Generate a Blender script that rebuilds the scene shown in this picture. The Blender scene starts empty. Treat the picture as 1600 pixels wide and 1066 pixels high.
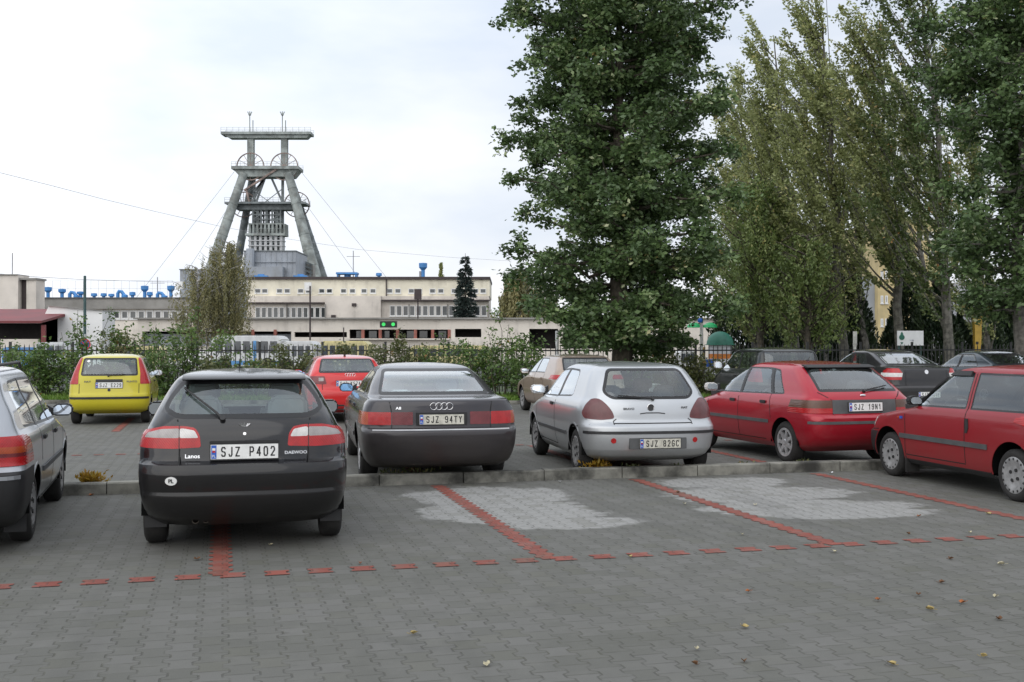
import bpy, bmesh, math, random
import numpy as np
from mathutils import Vector, Matrix
from mathutils.bvhtree import BVHTree
from math import sin, cos, tan, pi, radians, sqrt, atan2, exp

# ------------------------------------------------------------------ camera
SC = bpy.context.scene
COL = SC.collection
FPX, CH, HOR = 1750.0, 1.65, 538.0
camd = bpy.data.cameras.new('camera'); cam = bpy.data.objects.new('camera', camd); COL.objects.link(cam)
camd.sensor_width = 36.0; camd.lens = FPX / 1600 * 36; camd.clip_start = 0.1; camd.clip_end = 3000
cam.location = (0, 0, CH); cam.rotation_euler = (radians(90) + math.atan((HOR - 533) / FPX), 0, 0)
SC.camera = cam
# ------------------------------------------------------------------ world: overcast daylight
W = bpy.data.worlds.new("World"); SC.world = W; W.use_nodes = True
nt = W.node_tree; nt.nodes.clear()
SUN_EL, SUN_AZ = radians(34), radians(205)
out = nt.nodes.new('ShaderNodeOutputWorld'); bg = nt.nodes.new('ShaderNodeBackground')
sky = nt.nodes.new('ShaderNodeTexSky'); sky.sky_type = 'NISHITA'; sky.sun_disc = False
sky.sun_elevation = SUN_EL; sky.sun_rotation = SUN_AZ; sky.air_density = 1.0; sky.dust_density = 3.0
tc = nt.nodes.new('ShaderNodeTexCoord')
mp = nt.nodes.new('ShaderNodeMapping'); mp.inputs['Scale'].default_value = (1.0, 1.0, 2.6); mp.inputs['Location'].default_value = (0.4, 0.1, 0.2)
no = nt.nodes.new('ShaderNodeTexNoise'); no.inputs['Scale'].default_value = 3.4; no.inputs['Detail'].default_value = 5; no.inputs['Roughness'].default_value = 0.5
rp = nt.nodes.new('ShaderNodeValToRGB')
rp.color_ramp.elements[0].position = 0.34; rp.color_ramp.elements[0].color = (6.9, 7.6, 8.7, 1)
rp.color_ramp.elements[1].position = 0.66; rp.color_ramp.elements[1].color = (9.9, 10.0, 10.3, 1)
mx = nt.nodes.new('ShaderNodeMix'); mx.data_type = 'RGBA'; mx.inputs[0].default_value = 0.93
nt.links.new(tc.outputs['Generated'], mp.inputs[0]); nt.links.new(mp.outputs[0], no.inputs['Vector'])
nt.links.new(no.outputs['Fac'], rp.inputs[0]); nt.links.new(sky.outputs[0], mx.inputs[6]); nt.links.new(rp.outputs[0], mx.inputs[7])
sp_ = nt.nodes.new('ShaderNodeVectorMath'); sp_.operation = 'DOT_PRODUCT'; sp_.inputs[1].default_value = Vector((-0.5, 0.72, 0.48)).normalized()
nt.links.new(tc.outputs['Generated'], sp_.inputs[0])
gr = nt.nodes.new('ShaderNodeMapRange'); gr.interpolation_type = 'SMOOTHSTEP'; gr.inputs[1].default_value = 0.72; gr.inputs[2].default_value = 1.0; gr.inputs[3].default_value = 1.0; gr.inputs[4].default_value = 1.22
nt.links.new(sp_.outputs['Value'], gr.inputs[0])
zz = nt.nodes.new('ShaderNodeSeparateXYZ'); nt.links.new(tc.outputs['Generated'], zz.inputs[0])
g2 = nt.nodes.new('ShaderNodeMapRange'); g2.inputs[1].default_value = 0.3; g2.inputs[2].default_value = 1.0; g2.inputs[3].default_value = 1.0; g2.inputs[4].default_value = 1.35
nt.links.new(zz.outputs[2], g2.inputs[0])
mg = nt.nodes.new('ShaderNodeMath'); mg.operation = 'MULTIPLY'; nt.links.new(gr.outputs[0], mg.inputs[0]); nt.links.new(g2.outputs[0], mg.inputs[1])
ms = nt.nodes.new('ShaderNodeMath'); ms.operation = 'MULTIPLY'; ms.inputs[1].default_value = 0.1; nt.links.new(mg.outputs[0], ms.inputs[0])
nt.links.new(mx.outputs[2], bg.inputs[0]); nt.links.new(ms.outputs[0], bg.inputs[1])
nt.links.new(bg.outputs[0], out.inputs[0])
sl = bpy.data.lights.new('sun', 'SUN'); so = bpy.data.objects.new('sun', sl); COL.objects.link(so)
sl.energy = 1.2; sl.angle = radians(80); sl.color = (1, 0.97, 0.92)
so.location = (0, 0, 60)
sd = Vector((sin(SUN_AZ) * cos(SUN_EL), cos(SUN_AZ) * cos(SUN_EL), sin(SUN_EL)))
so.rotation_euler = (-sd).to_track_quat('-Z', 'Y').to_euler()
SC.view_settings.view_transform = 'Standard'; SC.view_settings.look = 'None'
SC.view_settings.exposure = 0.13; SC.view_settings.gamma = 1.0
SC.cycles.max_bounces = 8; SC.cycles.transparent_max_bounces = 16
SC.cycles.use_denoising = True

# ------------------------------------------------------------------ node helpers
class N:
    """tiny expression builder for shader maths"""
    def __init__(s, nt): s.nt = nt
    def m(s, op, a, b=None, c=None):
        n = s.nt.nodes.new('ShaderNodeMath'); n.operation = op
        for i, v in enumerate((a, b, c)):
            if v is None: continue
            if isinstance(v, (int, float)): n.inputs[i].default_value = v
            else: s.nt.links.new(v, n.inputs[i])
        return n.outputs[0]
    def noise(s, vec, scale, detail=3, rough=0.5, dist=0.0):
        n = s.nt.nodes.new('ShaderNodeTexNoise'); n.inputs['Scale'].default_value = scale
        n.inputs['Detail'].default_value = detail; n.inputs['Roughness'].default_value = rough; n.inputs['Distortion'].default_value = dist
        if vec is not None: s.nt.links.new(vec, n.inputs['Vector'])
        return n.outputs['Fac']
    def white(s, vec):
        n = s.nt.nodes.new('ShaderNodeTexWhiteNoise'); n.noise_dimensions = '3D'; s.nt.links.new(vec, n.inputs['Vector']); return n.outputs['Value']
    def xyz(s, x, y, z=0.0):
        n = s.nt.nodes.new('ShaderNodeCombineXYZ')
        for i, v in enumerate((x, y, z)):
            if isinstance(v, (int, float)): n.inputs[i].default_value = v
            else: s.nt.links.new(v, n.inputs[i])
        return n.outputs[0]
    def sep(s, v):
        n = s.nt.nodes.new('ShaderNodeSeparateXYZ'); s.nt.links.new(v, n.inputs[0]); return n.outputs
    def coord(s, kind='Object'):
        n = s.nt.nodes.new('ShaderNodeTexCoord'); return n.outputs[kind]
    def mapping(s, v, rot=0.0, scale=(1, 1, 1)):
        n = s.nt.nodes.new('ShaderNodeMapping'); n.inputs['Rotation'].default_value = (0, 0, rot); n.inputs['Scale'].default_value = scale
        s.nt.links.new(v, n.inputs[0]); return n.outputs[0]
    def mix(s, f, a, b):
        n = s.nt.nodes.new('ShaderNodeMix'); n.data_type = 'RGBA'
        for i, v in ((0, f), (6, a), (7, b)):
            if isinstance(v, (int, float)): n.inputs[i].default_value = v
            elif isinstance(v, tuple): n.inputs[i].default_value = (v[0], v[1], v[2], 1)
            else: s.nt.links.new(v, n.inputs[i])
        return n.outputs[2]
    def ramp(s, f, stops):
        n = s.nt.nodes.new('ShaderNodeValToRGB'); s.nt.links.new(f, n.inputs[0]); r = n.color_ramp
        while len(r.elements) < len(stops): r.elements.new(0.5)
        for e, (p, c) in zip(r.elements, stops): e.position = p; e.color = (c[0], c[1], c[2], 1)
        return n.outputs[0]
    def smooth(s, v, a, b):
        n = s.nt.nodes.new('ShaderNodeMapRange'); n.interpolation_type = 'SMOOTHSTEP'; s.nt.links.new(v, n.inputs[0])
        n.inputs[1].default_value = a; n.inputs[2].default_value = b; return n.outputs[0]
    def bump(s, h, strength=0.3, dist=0.01):
        n = s.nt.nodes.new('ShaderNodeBump'); n.inputs['Strength'].default_value = strength; n.inputs['Distance'].default_value = dist
        s.nt.links.new(h, n.inputs['Height']); return n.outputs[0]

MATS = {}
def new_mat(name):
    m = bpy.data.materials.new(name); m.use_nodes = True; t = m.node_tree; t.nodes.clear()
    o = t.nodes.new('ShaderNodeOutputMaterial'); b = t.nodes.new('ShaderNodeBsdfPrincipled'); t.links.new(b.outputs[0], o.inputs[0])
    MATS[name] = m
    return m, t, b, o, N(t)

def mat(name, col, rough=0.7, metal=0.0, var=0.12, scale=3.0, bump=0.0, spec=0.5, coat=0.0, coord='Object', col2=None, emit=None):
    """plain surface with a little uneven wear"""
    if name in MATS: return MATS[name]
    m, t, b, o, n = new_mat(name)
    v = n.coord(coord)
    f = n.noise(v, scale, 5, 0.6)
    c2 = col2 or tuple(max(0, c * (1 - 2 * var)) for c in col)
    f2 = n.smooth(f, 0.3, 0.7)
    t.links.new(n.mix(f2, c2, tuple(min(1, c * (1 + var * 0.6)) for c in col)), b.inputs['Base Color'])
    r = n.m('MULTIPLY_ADD', f, 0.25 * rough, rough * 0.87); t.links.new(r, b.inputs['Roughness'])
    b.inputs['Metallic'].default_value = metal
    b.inputs['Specular IOR Level'].default_value = spec
    if coat: b.inputs['Coat Weight'].default_value = coat; b.inputs['Coat Roughness'].default_value = 0.06
    if bump:
        g = n.noise(v, scale * 12, 4, 0.7)
        t.links.new(n.bump(g, bump, 0.01), b.inputs['Normal'])
    if emit:
        b.inputs['Emission Color'].default_value = (*emit[0], 1); b.inputs['Emission Strength'].default_value = emit[1]
    return m

def paint(name, col, metal=0.0, rough=0.32, dirt=0.35, dirtcol=(0.10, 0.09, 0.075), coat=1.0):
    """car paint, clear coat, road film low on the body, pale lining on the inside faces"""
    if name in MATS: return MATS[name]
    m, t, b, o, n = new_mat(name)
    v = n.coord('Object'); z = n.sep(v)[2]
    film = n.noise(v, 2.2, 6, 0.65); fine = n.noise(v, 38, 3, 0.6)
    low = n.smooth(z, 0.95, 0.15)
    d = n.m('MULTIPLY', n.m('ADD', n.m('MULTIPLY', low, dirt), 0.10), n.m('MULTIPLY_ADD', film, 1.4, 0.1))
    d = n.m('MINIMUM', n.m('MULTIPLY', d, n.m('MULTIPLY_ADD', fine, 0.7, 0.65)), 1.0)
    c = n.mix(d, col, dirtcol)
    geo = t.nodes.new('ShaderNodeNewGeometry')
    c = n.mix(geo.outputs['Backfacing'], c, (0.09, 0.09, 0.085))
    t.links.new(c, b.inputs['Base Color'])
    b.inputs['Metallic'].default_value = metal; b.inputs['Specular IOR Level'].default_value = 0.15
    t.links.new(n.m('MULTIPLY_ADD', d, 0.5, rough), b.inputs['Roughness'])
    cw = n.m('MULTIPLY', n.m('SUBTRACT', 1.0, geo.outputs['Backfacing']), n.m('MULTIPLY_ADD', d, -1.0, coat)); cw = n.m('MAXIMUM', cw, 0.0)
    t.links.new(cw, b.inputs['Coat Weight']); t.links.new(n.m('MULTIPLY_ADD', d, 0.3, 0.05), b.inputs['Coat Roughness'])
    return m

def glass(name, tint=(0.62, 0.70, 0.68), refl=2.4):
    if name in MATS: return MATS[name]
    m = bpy.data.materials.new(name); m.use_nodes = True; t = m.node_tree; t.nodes.clear(); MATS[name] = m
    o = t.nodes.new('ShaderNodeOutputMaterial'); n = N(t)
    tr = t.nodes.new('ShaderNodeBsdfTransparent'); tr.inputs[0].default_value = (*tint, 1)
    gl = t.nodes.new('ShaderNodeBsdfGlossy'); gl.inputs['Roughness'].default_value = 0.03; gl.inputs[0].default_value = (0.93, 0.97, 1, 1)
    df = t.nodes.new('ShaderNodeBsdfDiffuse'); df.inputs[0].default_value = (0.30, 0.30, 0.29, 1)
    geo = t.nodes.new('ShaderNodeNewGeometry'); dp = t.nodes.new('ShaderNodeVectorMath'); dp.operation = 'DOT_PRODUCT'
    t.links.new(geo.outputs['Normal'], dp.inputs[0]); t.links.new(geo.outputs['Incoming'], dp.inputs[1])
    fres = n.m('MULTIPLY_ADD', n.m('POWER', n.m('SUBTRACT', 1.0, n.m('ABSOLUTE', dp.outputs['Value'])), 5.0), 0.95, 0.045)
    mx = t.nodes.new('ShaderNodeMixShader'); mx2 = t.nodes.new('ShaderNodeMixShader')
    dust = n.noise(n.coord('Object'), 3.0, 5, 0.6)
    t.links.new(n.m('MULTIPLY_ADD', dust, 0.10, 0.0), mx2.inputs[0]); t.links.new(tr.outputs[0], mx2.inputs[1]); t.links.new(df.outputs[0], mx2.inputs[2])
    t.links.new(n.m('MINIMUM', n.m('MULTIPLY', fres, refl), 1.0), mx.inputs[0]); t.links.new(mx2.outputs[0], mx.inputs[1]); t.links.new(gl.outputs[0], mx.inputs[2])
    t.links.new(mx.outputs[0], o.inputs[0])
    return m

# ------------------------------------------------------------------ object helpers
def link(o, parent=None):
    COL.objects.link(o)
    if parent: o.parent = parent
    return o
def tag(o, label=None, cat=None, group=None, kind=None):
    if label: o['label'] = label
    if cat: o['category'] = cat
    if group: o['group'] = group
    if kind: o['kind'] = kind
    return o
def thing(name, label, cat, loc=(0, 0, 0), rz=0.0, group=None):
    o = bpy.data.objects.new(name, None); COL.objects.link(o); o.empty_display_size = 0.2
    o.location = loc; o.rotation_euler = (0, 0, rz); return tag(o, label, cat, group)
def at(px, d, py=None, z=None):
    """world point seen at photograph pixel px (and py) at depth d"""
    return Vector(((px - 800) / FPX * d, d, CH + (HOR - py) / FPX * d if py is not None else (z or 0.0)))

class MB:
    """collects shapes into one mesh"""
    def __init__(s): s.v = []; s.f = []; s.mi = []; s.cur = 0
    def add(s, vs, fs):
        o = len(s.v); s.v += [tuple(v) for v in vs]; s.f += [tuple(i + o for i in f) for f in fs]; s.mi += [s.cur] * len(fs)
    def box(s, x0, x1, y0, y1, z0, z1, M=None):
        vs = [Vector((x, y, z)) for z in (z0, z1) for y in (y0, y1) for x in (x0, x1)]
        if M is not None: vs = [M @ v for v in vs]
        s.add(vs, [(0, 2, 3, 1), (4, 5, 7, 6), (0, 1, 5, 4), (2, 6, 7, 3), (0, 4, 6, 2), (1, 3, 7, 5)])
    def bar(s, a, b, w, h=None, up=(0, 0, 1)):
        a = Vector(a); b = Vector(b); h = h or w; d = (b - a).normalized(); u = Vector(up)
        if abs(d.dot(u)) > 0.95: u = Vector((0, 1, 0))
        sx = d.cross(u).normalized(); uz = sx.cross(d)
        vs = [p + sx * (i * w / 2) + uz * (j * h / 2) for p in (a, b) for j in (-1, 1) for i in (-1, 1)]
        s.add(vs, [(0, 2, 3, 1), (4, 5, 7, 6), (0, 1, 5, 4), (2, 6, 7, 3), (0, 4, 6, 2), (1, 3, 7, 5)])
    def tube(s, pts, r, n=8, r2=None, cap=True):
        pts = [Vector(p) for p in pts]; k = len(pts); rs = [r + (((r2 if r2 is not None else r) - r) * i / max(1, k - 1)) for i in range(k)] if not isinstance(r, (list, tuple)) else r
        rings = []; prev = None
        for i, p in enumerate(pts):
            d = (pts[min(i + 1, k - 1)] - pts[max(i - 1, 0)]).normalized()
            if prev is None:
                u = Vector((0, 0, 1)) if abs(d.z) < 0.9 else Vector((1, 0, 0)); prev = d.cross(u).normalized()
            a = (prev - d * prev.dot(d)).normalized(); b = d.cross(a); prev = a
            rings.append([p + (a * cos(2 * pi * j / n) + b * sin(2 * pi * j / n)) * rs[i] for j in range(n)])
        vs = [v for r_ in rings for v in r_]; fs = []
        for i in range(k - 1):
            for j in range(n): fs.append((i * n + j, i * n + (j + 1) % n, (i + 1) * n + (j + 1) % n, (i + 1) * n + j))
        if cap: fs.append(tuple(range(n - 1, -1, -1))); fs.append(tuple((k - 1) * n + j for j in range(n)))
        s.add(vs, fs)
    def cyl(s, c, r, h, n=16, axis='z', r2=None):
        c = Vector(c); a = {'z': Vector((0, 0, 1)), 'x': Vector((1, 0, 0)), 'y': Vector((0, 1, 0))}[axis]
        s.tube([c, c + a * h], r, n, r2 if r2 is not None else r)
    def lathe(s, prof, c=(0, 0, 0), n=24, axis='z', closed=False):
        c = Vector(c); vs = []; k = len(prof)
        for j in range(n):
            a = 2 * pi * j / n
            for r, h in prof:
                if axis == 'z': vs.append(c + Vector((r * cos(a), r * sin(a), h)))
                elif axis == 'x': vs.append(c + Vector((h, r * cos(a), r * sin(a))))
                else: vs.append(c + Vector((r * cos(a), h, r * sin(a))))
        fs = []
        for j in range(n):
            for i in range(k - 1 + (1 if closed else 0)):
                i2 = (i + 1) % k
                fs.append((j * k + i, ((j + 1) % n) * k + i, ((j + 1) % n) * k + i2, j * k + i2))
        s.add(vs, fs)
    def ball(s, c, rx, ry=None, rz=None, nu=14, nv=8):
        ry = ry or rx; rz = rz or rx; c = Vector(c)
        vs = [c + Vector((rx * sin(pi * i / nv) * cos(2 * pi * j / nu), ry * sin(pi * i / nv) * sin(2 * pi * j / nu), rz * cos(pi * i / nv))) for i in range(nv + 1) for j in range(nu)]
        fs = [(i * nu + j, (i + 1) * nu + j, (i + 1) * nu + (j + 1) % nu, i * nu + (j + 1) % nu) for i in range(nv) for j in range(nu)]
        s.add(vs, fs)
    def prism(s, poly, t0, t1, axis='y', M=None):
        """poly in the two other axes, extruded along axis"""
        k = len(poly)
        def P(a, b, t):
            v = {'y': (a, t, b), 'x': (t, a, b), 'z': (a, b, t)}[axis]; v = Vector(v); return M @ v if M is not None else v
        vs = [P(a, b, t0) for a, b in poly] + [P(a, b, t1) for a, b in poly]
        fs = [tuple(range(k)), tuple(range(2 * k - 1, k - 1, -1))] + [(i, k + i, k + (i + 1) % k, (i + 1) % k) for i in range(k)]
        s.add(vs, fs)
    def build(s, name, mats, parent=None, smooth=False, bevel=0.0, loc=None, angle=35, fix=True):
        me = bpy.data.meshes.new(name); me.from_pydata([tuple(v) for v in s.v], [], s.f)
        mats = mats if isinstance(mats, (list, tuple)) else [mats]
        for m in mats: me.materials.append(m)
        me.polygons.foreach_set('material_index', s.mi)
        if fix or bevel:
            bm = bmesh.new(); bm.from_mesh(me)
            if fix: bmesh.ops.recalc_face_normals(bm, faces=bm.faces)
            if bevel:
                es = [e for e in bm.edges if len(e.link_faces) == 2 and e.calc_face_angle(0) > 0.6]
                bmesh.ops.bevel(bm, geom=es, offset=bevel, segments=2, affect='EDGES', clamp_overlap=True)
            bm.to_mesh(me); bm.free()
        if smooth or bevel:
            me.shade_smooth()
            try: me.set_sharp_from_angle(angle=radians(angle))
            except Exception: pass
        o = bpy.data.objects.new(name, me); link(o, parent)
        if loc is not None: o.location = loc
        return o

def text_mesh(txt, size, name, material, parent, M, depth=0.002, bold=0.0, sx=1.0, align='CENTER', spacing=1.0):
    cu = bpy.data.curves.new(name, 'FONT'); cu.body = txt; cu.size = size; cu.extrude = depth; cu.offset = bold; cu.align_x = align; cu.align_y = 'CENTER'
    cu.space_character = spacing; cu.resolution_u = 4
    o = bpy.data.objects.new(name, cu); COL.objects.link(o)
    dg = bpy.context.evaluated_depsgraph_get(); me = bpy.data.meshes.new_from_object(o.evaluated_get(dg))
    bpy.data.objects.remove(o); bpy.data.curves.remove(cu)
    me.transform(Matrix.Diagonal((sx, 1, 1, 1))); me.transform(M); me.materials.clear(); me.materials.append(material)
    p = bpy.data.objects.new(name, me); link(p, parent); return p
ROT_REAR = Matrix.Rotation(radians(90), 4, 'X')     # text that faces -Y

def copy_tree(o, parent=None):
    c = o.copy(); COL.objects.link(c); c.parent = parent
    for ch in list(o.children): copy_tree(ch, c)
    return c
# ------------------------------------------------------------------ setting: ground, paving, kerb, markings
YAW = radians(14.5)
U = Vector((-sin(YAW), cos(YAW), 0)); V = Vector((cos(YAW), sin(YAW), 0))
K0 = Vector((0.39, 13.55, 0))            # a point on the near foot of the kerb
def S(a, b, z=0.0):                      # stall frame: a metres along the kerb, b metres beyond it
    p = K0 + V * a + U * b; return Vector((p.x, p.y, z))
PX, PY = 0.150, 0.172                    # paver pitch
def flat(name, pts, m, z, parent=None, kind='structure'):
    me = bpy.data.meshes.new(name); me.from_pydata([(p[0], p[1], z) for p in pts], [], [tuple(range(len(pts)))])
    me.materials.append(m); o = bpy.data.objects.new(name, me); link(o, parent); 
    if kind: o['kind'] = kind
    return o

def paver_mat(name, c0, c1, joint, stains=False, red=False):
    m, t, b, o, n = new_mat(name)
    pos = t.nodes.new('ShaderNodeNewGeometry').outputs['Position']
    s = n.sep(pos)
    # stall frame coordinates
    dx = n.m('SUBTRACT', s[0], K0.x); dy = n.m('SUBTRACT', s[1], K0.y)
    a = n.m('ADD', n.m('MULTIPLY', dx, V.x), n.m('MULTIPLY', dy, V.y))
    bb = n.m('ADD', n.m('MULTIPLY', dx, U.x), n.m('MULTIPLY', dy, U.y))
    # double-T blocks: column edges step in and out
    tri = n.m('PINGPONG', n.m('ADD', bb, 50.0), PY / 2)
    zig = n.m('MULTIPLY', n.m('SUBTRACT', n.smooth(tri, PY * 0.17, PY * 0.33), 0.5), 0.034)
    col_raw = n.m('DIVIDE', n.m('ADD', a, 60.0), PX)
    col0 = n.m('FLOOR', col_raw); par = n.m('MODULO', n.m('ROUND', col_raw), 2.0)
    sgn = n.m('MULTIPLY_ADD', par, 2.0, -1.0)
    ca = n.m('ADD', col_raw, n.m('MULTIPLY', n.m('MULTIPLY', zig, sgn), 1 / PX))
    col = n.m('FLOOR', ca); fc = n.m('SUBTRACT', ca, col)
    off = n.m('MULTIPLY', n.m('MODULO', col, 2.0), 0.5)
    ra = n.m('ADD', n.m('DIVIDE', n.m('ADD', bb, 50.0), PY), off)
    row = n.m('FLOOR', ra); fr = n.m('SUBTRACT', ra, row)
    def edge(f, w0, w1):
        d = n.m('MINIMUM', f, n.m('SUBTRACT', 1.0, f)); return n.m('SUBTRACT', 1.0, n.smooth(d, w0, w1))
    e1 = edge(fc, 0.012, 0.055); e2 = n.m('MULTIPLY', edge(fr, 0.01, 0.045), 0.8)
    wob = n.smooth(n.noise(pos, 9.0, 2), 0.3, 0.62)
    j = n.m('MULTIPLY', n.m('MAXIMUM', e1, e2), n.m('MULTIPLY_ADD', wob, 0.75, 0.25))
    rnd = n.white(n.xyz(col, row, 0.5))
    base = n.mix(rnd, c0, c1)
    big = n.smooth(n.noise(pos, 0.45, 4, 0.6), 0.35, 0.7)
    base = n.mix(n.m('MULTIPLY', big, 0.35), base, (c0[0] * 0.72, c0[1] * 0.73, c0[2] * 0.66))
    mid = n.smooth(n.noise(pos, 3.0, 5, 0.7), 0.45, 0.75)
    base = n.mix(n.m('MULTIPLY', mid, 0.3), base, (c1[0] * 1.25, c1[1] * 1.25, c1[2] * 1.22))
    grit = n.noise(pos, 160, 3, 0.7)
    base = n.mix(n.m('MULTIPLY', n.smooth(grit, 0.35, 0.75), 0.28), base, (c0[0] * 0.5, c0[1] * 0.5, c0[2] * 0.48))
    if red:
        wear = n.smooth(n.noise(pos, 5.0, 5, 0.7), 0.40, 0.72)
        base = n.mix(n.m('MULTIPLY', wear, 0.55), base, (0.19, 0.135, 0.115))
    if stains:
        # pale cement dust left on the blocks where cars stood: ragged blobs that break along the courses
        cb = n.m('MULTIPLY', n.m('FLOOR', n.m('DIVIDE', bb, PY * 0.5)), PY * 0.5)
        jag = n.m('SUBTRACT', n.white(n.xyz(cb, 3.3, 1.0)), 0.5)
        jag2 = n.m('SUBTRACT', n.noise(n.xyz(n.m('MULTIPLY', a, 1.0), n.m('MULTIPLY', cb, 1.0), 0.0), 1.4, 5, 0.7), 0.5)
        tot = None
        for (ax, by, ra_, rb_) in PATCHES:
            ex = n.m('DIVIDE', n.m('SUBTRACT', a, ax), ra_); ey = n.m('DIVIDE', n.m('SUBTRACT', bb, by), rb_)
            r = n.m('SQRT', n.m('ADD', n.m('MULTIPLY', ex, ex), n.m('MULTIPLY', ey, ey)))
            r = n.m('ADD', r, n.m('ADD', n.m('MULTIPLY', jag, 0.10), n.m('MULTIPLY', jag2, 1.3)))
            k = n.m('SUBTRACT', 1.0, n.smooth(r, 0.80, 1.02))
            tot = k if tot is None else n.m('MAXIMUM', tot, k)
        spk = n.smooth(n.noise(pos, 22, 4, 0.7), 0.25, 0.55)
        base = n.mix(n.m('MULTIPLY', tot, n.m('MULTIPLY_ADD', spk, 0.38, 0.36)), base, (0.34, 0.338, 0.325))
        oil = n.m('MULTIPLY', n.smooth(n.noise(pos, 1.1, 4, 0.6), 0.60, 0.72), 0.35)
        base = n.mix(oil, base, (0.07, 0.07, 0.065))
    moss = n.noise(pos, 1.3, 3)
    tint = n.white(n.xyz(row, col, 7.7))
    base = n.mix(n.m('MULTIPLY', n.smooth(tint, 0.78, 1.0), 0.30), base, (0.105, 0.105, 0.075))
    tyre = n.m('MULTIPLY', n.smooth(n.noise(n.xyz(n.m('MULTIPLY', a, 1.9), n.m('MULTIPLY', bb, 0.16), 0.0), 1.0, 3, 0.5), 0.56, 0.70), 0.22)
    base = n.mix(tyre, base, (0.06, 0.06, 0.055))
    drip = n.m('MULTIPLY', n.smooth(n.noise(pos, 6.5, 2, 0.5), 0.70, 0.76), 0.4)
    base = n.mix(drip, base, (0.07, 0.068, 0.06))
    jc = n.mix(n.smooth(moss, 0.4, 0.7), joint, (0.07, 0.068, 0.045))
    base = n.mix(n.m('MULTIPLY', j, 0.62), base, jc)
    t.links.new(base, b.inputs['Base Color']); b.inputs['Roughness'].default_value = 0.82; b.inputs['Specular IOR Level'].default_value = 0.35
    h = n.m('SUBTRACT', n.m('MULTIPLY', n.noise(pos, 60, 3), 0.25), j)
    h = n.m('ADD', h, n.m('MULTIPLY', rnd, 0.25))
    t.links.new(n.bump(h, 0.75, 0.006), b.inputs['Normal'])
    return m

def ab(px, py):                          # photograph pixel on the ground -> stall frame
    d = CH * FPX / (py - HOR); p = Vector(((px - 800) / FPX * d, d, 0)) - K0
    return p.dot(V), p.dot(U)
PATCHES = []
for (px, py, ra_, rb_) in ((760, 775, 0.95, 0.8), (800, 800, 0.95, 0.85), (890, 817, 0.75, 0.38), (710, 800, 0.45, 0.55), (1130, 754, 0.9, 0.55), (1180, 772, 1.15, 0.75), (1265, 792, 1.15, 0.62), (1350, 803, 0.85, 0.30)):
    a_, b_ = ab(px, py); PATCHES.append((a_, b_, ra_, rb_))

M_pave = paver_mat('concrete_pavers', (0.120, 0.120, 0.107), (0.152, 0.150, 0.140), (0.055, 0.054, 0.045), stains=True)
M_red = paver_mat('red_pavers', (0.215, 0.055, 0.040), (0.30, 0.085, 0.062), (0.09, 0.055, 0.045), red=True)
M_kerb = mat('kerb_concrete', (0.215, 0.21, 0.182), 0.85, var=0.42, scale=2.6, bump=0.4, coord='Object')
M_soil = mat('soil', (0.10, 0.085, 0.055), 0.95, var=0.3, scale=4, bump=0.4)
M_grassland = mat('rough_ground', (0.06, 0.085, 0.03), 0.95, var=0.3, scale=0.4, bump=0.4, coord='Object')
M_asph = mat('asphalt', (0.085, 0.085, 0.083), 0.9, var=0.2, scale=1.2, bump=0.3)

G = 1500
flat('ground', [(-G, -60), (G, -60), (G, 2400), (-G, 2400)], M_grassland, -0.06)
VERGE = [(-40, 31.4), (-14, 31.1), (0, 30.7), (6, 32.0), (14, 34.6), (40, 42.5)]
flat('parking_lot', [tuple(S(-30, -24))[:2], tuple(S(40, -24))[:2]] + VERGE[::-1], M_pave, 0.0)
flat('factory_yard', [(-260, 36.5), (-40, 36.5), (60, 60), (160, 60), (160, 330), (-260, 330)], M_asph, -0.03)

# kerb between the two rows of stalls: one metre stones with open joints
kb = MB(); rk = random.Random(4)
a0 = -16.0
while a0 < 22:
    L_ = 1.0; z1 = 0.128 + rk.uniform(-0.004, 0.004); dy = rk.uniform(-0.004, 0.004)
    q = [S(a0 + 0.006, dy), S(a0 + L_ - 0.006, dy), S(a0 + L_ - 0.006, 0.15 + dy), S(a0 + 0.006, 0.15 + dy)]
    q2 = [S(a0 + 0.006, dy + 0.012), S(a0 + L_ - 0.006, dy + 0.012), S(a0 + L_ - 0.006, 0.145 + dy), S(a0 + 0.006, 0.145 + dy)]
    vs = [(p.x, p.y, -0.05) for p in q] + [(p.x, p.y, z1 - 0.015) for p in q] + [(p.x, p.y, z1) for p in q2]
    kb.add(vs, [(0, 1, 5, 4), (1, 2, 6, 5), (2, 3, 7, 6), (3, 0, 4, 7), (4, 5, 9, 8), (5, 6, 10, 9), (6, 7, 11, 10), (7, 4, 8, 11), (8, 9, 10, 11)])
    a0 += L_
kerb = kb.build('kerb', M_kerb); kerb['kind'] = 'structure'

# red block markings set flush in the paving
def jag_strip(mb, A, B, half, step, amp, z):
    A = Vector(A); B = Vector(B); d = (B - A); L_ = d.length; d.normalize(); p = Vector((-d.y, d.x)); k = int(L_ / step)
    left = []; right = []
    for i in range(k):
        s0, s1 = i * step, (i + 1) * step; w = half + (amp if i % 2 else -amp)
        left += [A + d * s0 + p * w, A + d * (s1 - step * 0.25) + p * w]; right += [A + d * s0 - p * (half - (amp if i % 2 else -amp)), A + d * (s1 - step * 0.25) - p * (half - (amp if i % 2 else -amp))]
    vs = []; fs = []
    for i in range(len(left)): vs += [(left[i].x, left[i].y, z), (right[i].x, right[i].y, z)]
    for i in range(len(left) - 1): fs.append((2 * i, 2 * i + 1, 2 * i + 3, 2 * i + 2))
    mb.add(vs, fs)
def gnd(px, py):
    d = CH * FPX / (py - HOR); return Vector(((px - 800) / FPX * d, d))
def line_obj(A, B, half=0.072):
    mb = MB(); jag_strip(mb, A, B, half, PY / 2, 0.016, 0.004); o = mb.build('parking_line', M_red, fix=False); o['kind'] = 'structure'; return o
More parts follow.
